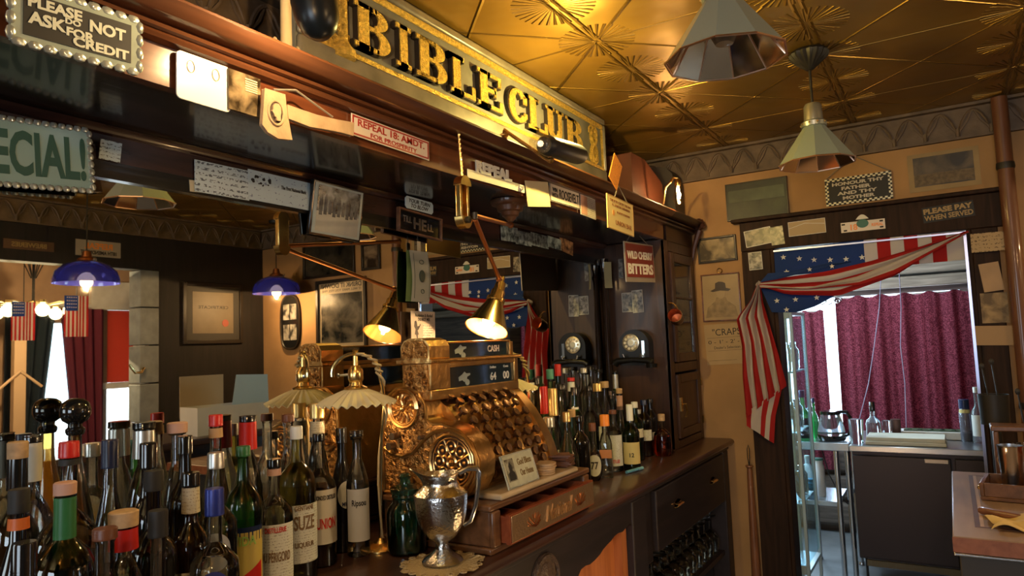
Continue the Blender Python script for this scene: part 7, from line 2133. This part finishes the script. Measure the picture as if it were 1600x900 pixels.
# wire utensils in the dark corner
q = P(1560, 600, 1, 3.6)
t = thing('bar_spoons', 'thin metal bar spoons standing in the dark corner by the pipe', 'utensils', (P(1560, 640, 1, 3.45).x, 3.45, 0))
mb = MB(); o_ = Vector(t.location)
for (x0_, y0_, x1_, y1_) in ((1534, 572, 1549, 640), (1549, 565, 1566, 660), (1590, 612, 1600, 660)):
    mb.tube([P(x0_, y0_, 1, 3.45)-o_, P(x1_, y1_, 1, 3.45)-o_], .003, 6); mb.ball(P(x0_, y0_, 1, 3.45)-o_, .010, 8, sc=(1, .4, 1.4))
pc = P(1555, 655, 1, 3.45)-o_
mb.lathe([(.05, -.02), (.055, .10), (.052, .10), (.047, -.01)], 18, (pc.x, pc.y, pc.z-.0))
mb.tube([(pc.x, pc.y, pc.z-.02), (pc.x, pc.y, .002)], .02, 12)
mb.build('spoons_and_holder', M_iron, t)

# ================================================================== GUESTS' SIDE, SEEN IN THE MIRROR
t = thing('guest_counter', 'long dark wooden counter on the guests side of the bar', 'counter', (0, 0, 0))
mb = MB(); mb.box(1.70, 2.25, 0.9, 3.5, 1.06, 1.10); mb.build('counter_top', M_dark, t, bevel=.008)
mb = MB(); mb.box(1.80, 2.10, .95, 3.45, 0.001, 1.0599); mb.build('counter_body', M_dark, t)
q = PM(357, 690, 2, 1.10)
bx = max(1.78, min(2.15, q.x)); 
q = PM(357, 640, 0, 1.85)
t = thing('cardboard_box', 'open cardboard box with raised flaps on the guests counter, seen in the mirror', 'box', (1.88, q.y, 1.1005), -PI/2+.12)
mb = MB(); w2 = .16
mb.box(-w2*1.5, w2*1.5, -.11, -.105, 0, .17); mb.box(-w2*1.5, w2*1.5, .105, .11, 0, .17); mb.box(-w2*1.5, -w2*1.5+.005, -.1049, .1049, 0, .17); mb.box(w2*1.5-.005, w2*1.5, -.1049, .1049, 0, .17); mb.box(-w2*1.4, w2*1.4, -.1, .1, 0, .004)
mb.build('carton', mat('carton_pale', (.55, .52, .47), .7, var=.06), t)
mb = MB(); mb.add([(-w2*1.5, -.108, .17), (w2*.1, -.108, .17), (w2*.1, -.16, .36), (-w2*1.3, -.15, .35), (-w2*1.5, -.110, .17), (w2*.1, -.110, .17), (w2*.1, -.162, .36), (-w2*1.3, -.152, .35)], [(0, 1, 2, 3), (7, 6, 5, 4), (0, 3, 7, 4), (1, 5, 6, 2), (3, 2, 6, 7), (0, 4, 5, 1)]); mb.build('front_flap', mat('carton_daylit', (.42, .55, .62), .7), t)  # bluish daylight tint put into the flap colour
mb = MB(); mb.box(-w2*.3, w2*1.5, .112, .116, .1, .36); mb.build('rear_flap', mat('carton_brown', (.36, .27, .17), .8), t)
# pictures on the back wall beyond the bar, seen in the mirror
def mboard(name, label, cat, tl, br, ax, v, m, th=.004, **kw):
    a = PM(tl[0], tl[1], ax, v); b = PM(br[0], br[1], ax, v); c = (a+b)/2
    wd = abs(a.x-b.x) if ax == 1 else abs(a.y-b.y)
    t, w2, h2 = board(name, label, cat, (0, 0), (1, 1), ax, v, m, th, size=(wd, abs(a.z-b.z)), **kw)
    t.location = c; t.rotation_euler = (0, 0, 0 if ax == 1 else -PI/2)
    return t, wd, abs(a.z-b.z)


t, wd, ht = mboard('temperance_poster', 'tall framed poster headed DRINK IT DOWN, reflected in the mirror', 'poster', (495, 440), (576, 560), 1, YW, mat('poster_paper', (.40, .31, .19), .5, var=.08), frame=(.028, .02, FB))
text_part('lettering', 'DRINK IT DOWN!', wd*.80, ht*.06, M_ink, t, 0, ht*.42, -.004, .0006, .02)
text_part('lettering', 'IT WILL MAKE YOU FEEL FINE', wd*.78, ht*.03, M_ink, t, 0, ht*.36, -.004, .0006, .0)
mb = MB(); mb.box(-wd*.41, wd*.41, -.005, -.0041, -ht*.30, ht*.32); mb.build('picture_scene', photo(71, (.01, .012, .012), (.16, .14, .11), 8, .25), t)
text_part('lettering', 'WELL AND GOOD', wd*.6, ht*.04, M_ink, t, -.03, -ht*.37, -.004, .0006, .0)
mboard('framed_picture', 'dark framed picture above the poster, reflected in the mirror', 'picture', (475, 382), (556, 428), 1, YW, photo(72, (.01, .01, .008), (.06, .05, .035), 7, .1), frame=(.02, .02, FB))
mboard('framed_picture', 'narrow dark framed portrait by the brown pipe, reflected in the mirror', 'picture', (566, 382), (596, 420), 1, YW, photo(73, (.03, .02, .015), (.25, .18, .12), 10, .1), frame=(.02, .02, FB))
a = PM(455, 462, 1, YW); b = PM(457, 545, 1, YW)
t = thing('oval_frame', 'dark oval frame holding four small portraits, reflected in the mirror', 'picture', ((a.x+b.x)/2, YW, (a.z+b.z)/2))
W, H = .115, (a.z-b.z)/2
mb = MB(); ov = [(W*math.copysign(abs(math.cos(q))**.6, math.cos(q)), H*math.copysign(abs(math.sin(q))**.75, math.sin(q))) for q in [2*PI*i/36 for i in range(36)]]
mb.prism(ov, -.02, 0, 'y'); mb.build('backing', M_black, t, bevel=.004)
mb = MB(); mb.tube([(p[0], -.02, p[1]) for p in ov+[ov[0]]], .008, 6); mb.build('rim', FB, t)
for i, (sx, sz) in enumerate(((-1, 1), (1, 1), (-1, -1), (1, -1))):
    mb = MB(); mb.box(sx*.006, sx*.08, -.022, -.0201, sz*.02, sz*.15); mb.build('portrait', photo(74+i, (.02, .02, .02), (.45, .42, .36), 14), t)
# certificate and plates on the dark wall
XW = XR-.0005
t, wd, ht = mboard('certificate', 'framed certificate with red seal on the dark panelled wall, reflected', 'certificate', (284, 440), (378, 536), 0, XW, mat('certificate_paper', (.17, .13, .085), .5, var=.1), frame=(.03, .02, FB))
mb = MB(); mb.box(-wd*.44, wd*.44, -.0055, -.0041, -ht*.44, ht*.44); mb.build('dark_mat', mat('dark_mat_board', (.04, .035, .03), .6), t)
mb = MB(); mb.box(-wd*.34, wd*.34, -.0070, -.0056, -ht*.33, ht*.35); mb.build('sheet', MATS['certificate_paper'], t)
text_part('lettering', 'CERTIFICATE', wd*.5, ht*.05, M_ink, t, 0, ht*.1, -.0070, .0006, .0)
mb = MB(); mb.prism([(-wd*.2+.03*math.cos(q), -ht*.16+.03*math.sin(q)) for q in [2*PI*i/16 for i in range(16)]], -.009, -.0071, 'y'); mb.build('red_seal', mat('seal_red', (.35, .08, .05), .5), t)
t, wd, ht = mboard('licence_plate', 'white licence plate reading REPEAL 18TH AMENDMENT over the wide doorway, reflected', 'licence plate', (118, 373), (188, 404), 0, XW, mat('plate_dim', (.35, .3, .24), .4), texts=(('REPEAL', 0, .15, .62, .38, C_orange), ('18TH AMENDMENT', 0, -.26, .8, .24, M_ink)))
t, wd, ht = mboard('header_sign', 'long brown sign over the wide doorway beside the plate, reflected', 'sign', (5, 372), (84, 394), 0, XW, mat('sign_brown', (.10, .05, .025), .5), texts=(('BREWERIES', 0, 0, .7, .5, mg),))
# chandelier with little flags
q = PM(52, 470, 0, 3.7)
t = thing('chandelier', 'brass chandelier with many lit globes in the next room, seen in the mirror', 'chandelier', (3.7, q.y, ZC))
zc = q.z-ZC
mb = MB(); mb.tube([(0, 0, -.01), (0, 0, zc)], .010, 8); mb.lathe([(.05, -.03), (.06, -.012), (.06, -.001)], 20)
for k in range(6):
    a = k*PI/3
    mb.tube([(.05*math.cos(a), .05*math.sin(a), zc*.25), (.07*math.cos(a), .07*math.sin(a), zc*.5), (.015*math.cos(a), .015*math.sin(a), zc*.72)], .004, 5)
mb.build('openwork_stem', M_iron, t)
for k in range(8):
    a = 2*PI*k/8+.2
    mb = MB(); mb.tube([(0, 0, zc), (.1*math.cos(a), .1*math.sin(a), zc-.03), (.2*math.cos(a), .2*math.sin(a), zc-.01), (.27*math.cos(a), .27*math.sin(a), zc-.02)], .007, 6); mb.lathe([(.02, -.03), (.03, -.02), (.02, 0)], 12, (.27*math.cos(a), .27*math.sin(a), zc-.01)); ar = mb.build('arm', M_brassl, t)
    mb = MB(); mb.ball((.27*math.cos(a), .27*math.sin(a), zc-.085), .045, 12); mb.build('globe', M_glow, ar)
lamp('chandelier_light', 'POINT', (3.7, q.y, zc+ZC-.1), 55, (1, .78, .45), .01)
for (x, y, x2, y2, lb) in ((37, 472, 22, 60, 'small stars and stripes flag hanging at the left of the chandelier, reflected'), (120, 462, 24, 64, 'small stars and stripes flag hanging at the right of the chandelier, reflected')):
    a = PM(x, y, 0, 3.38); b = PM(x, y+y2, 0, 3.38); H = a.z-b.z; W = H*.55
    ft = thing('small_flag', lb, 'flag', a, -PI/2)
    mb = MB(); mb.surf(lambda u, v: (W*(u-.5), .008*math.sin(u*9), -H*(1-v)), 13, 8, matf=lambda u, v: int(u*13) % 2 if v < .62 or u < .48 else 2, thick=.001); mb.build('cloth', RW, ft)
    mb = MB()
    for i in range(5):
        for j in range(4): mb.box(W*(.06+.09*i)-.004, W*(.06+.09*i)+.004, -.0135, -.011, -H*(.05+.08*j)-.004, -H*(.05+.08*j)+.004)
    mb.build('stars', M_fw, ft)
    mb = MB(); mb.tube([(0, 0, .002), (0, 0, ZC-a.z-.01)], .003, 5); mb.build('string', M_blackm, ft)
# dark curtains drawn back round the parlour window
M_dc = cloth('dark_lace', (.02, .025, .03), .25)
M_dc2 = cloth('wine_drape', (.10, .02, .03), .2)
for s, lb, m__ in ((-1, 'dark lace curtain tied back on the left of the parlour window, reflected', M_dc), (1, 'dark wine curtain tied back on the right of the parlour window, reflected', M_dc2)):
    yc = (wy0+wy1)/2
    t = thing('parlour_curtain', lb, 'curtain', (FX-.10, yc, 2.08))
    def fn(u, v, s=s):
        spread = .02+.20*(1-v)**1.1
        yy = s*(spread+(.42-spread)*u)
        return (.02*math.sin(u*26), yy, -1.9*(1-v))
    mb = MB(); mb.surf(fn, 50, 16, thick=.002); mb.build('drape', m__, t, angle=80)
# brass hook lamp by the grey pillar
q = PM(210, 576, 0, XR-.05)
t = thing('brass_sconce', 'small brass hook shaped sconce on the grey block pillar, reflected', 'sconce', (XR-.02, 2.93, q.z))
mb = MB(); mb.tube([(0, 0, 0), (-.02, -.03, -.03), (-.03, -.08, -.03), (-.03, -.11, .01), (-.03, -.12, .03)], .010, 8); mb.build('hook', M_brassl, t)
# lit bulb over the guests, seen in the mirror
q = PM(695, 372, 0, 1.75)
t = thing('hanging_bulb', 'bright bare bulb hanging over the guests side, reflected under the dark motto frame', 'lamp', q)
mb = MB(); mb.ball((0, 0, 0), .036, 16, sc=(1, 1, 1.15)); mb.build('bulb', mat('bright_bulb', (1, .9, .7), .5, emis=(1, .75, .4), es=25), t)
mb = MB(); mb.lathe([(.014, .038), (.018, .05), (.018, .085), (.006, .095)], 14); mb.build('socket', M_brass, t)
mb = MB(); mb.tube([(0, 0, .09), (0, 0, ZC-q.z-.001)], .004, 6); mb.build('cord', M_iron, t)
lamp('hanging_bulb_light', 'POINT', (q.x, q.y, q.z-.046), 8, WARM, .006)
# coat stand like wooden post
a = PM(29, 575, 0, 4.6)
t = thing('coat_stand', 'pale wooden coat stand in the next room, seen in the mirror', 'coat stand', (4.6, a.y, 0))
mb = MB(); mb.box(-.03, .03, -.045, .045, .001, 1.95); mb.build('post', mat('stand_wood', (.36, .22, .12), .6), t)
for s in (-1, 1):
    mb = MB(); mb.tube([(-.035, 0, 1.52), (-.05, s*.16, 1.38)], .012, 6); mb.build('peg', MATS['stand_wood'], t)
# red wall board strip in the next room
mb = MB(); mb.box(FX-.02, FX-.001, 2.72, 2.83, 1.4, 2.15); o = mb.build('red_banner', mat('banner_red', (.35, .04, .02), .6), None); tag(o, 'narrow red hanging banner far left in the next room, reflected', 'banner')

# unseen warm fill lights, added to brighten the bar
lamp('bar_fill', 'POINT', (1.3, -.9, 2.25), 30, WARM, .05)
lamp('second_bar_fill', 'POINT', (1.75, 1.0, 2.35), 9, WARM, .01)
lamp('aisle_fill', 'POINT', (0.5, 2.1, .50), 6, (1, .6, .25), .02)  # low fill added in the open aisle, no fixture there
for o in bpy.data.objects:
    for k in ('w', 'h'):
        if k in o.keys(): del o[k]
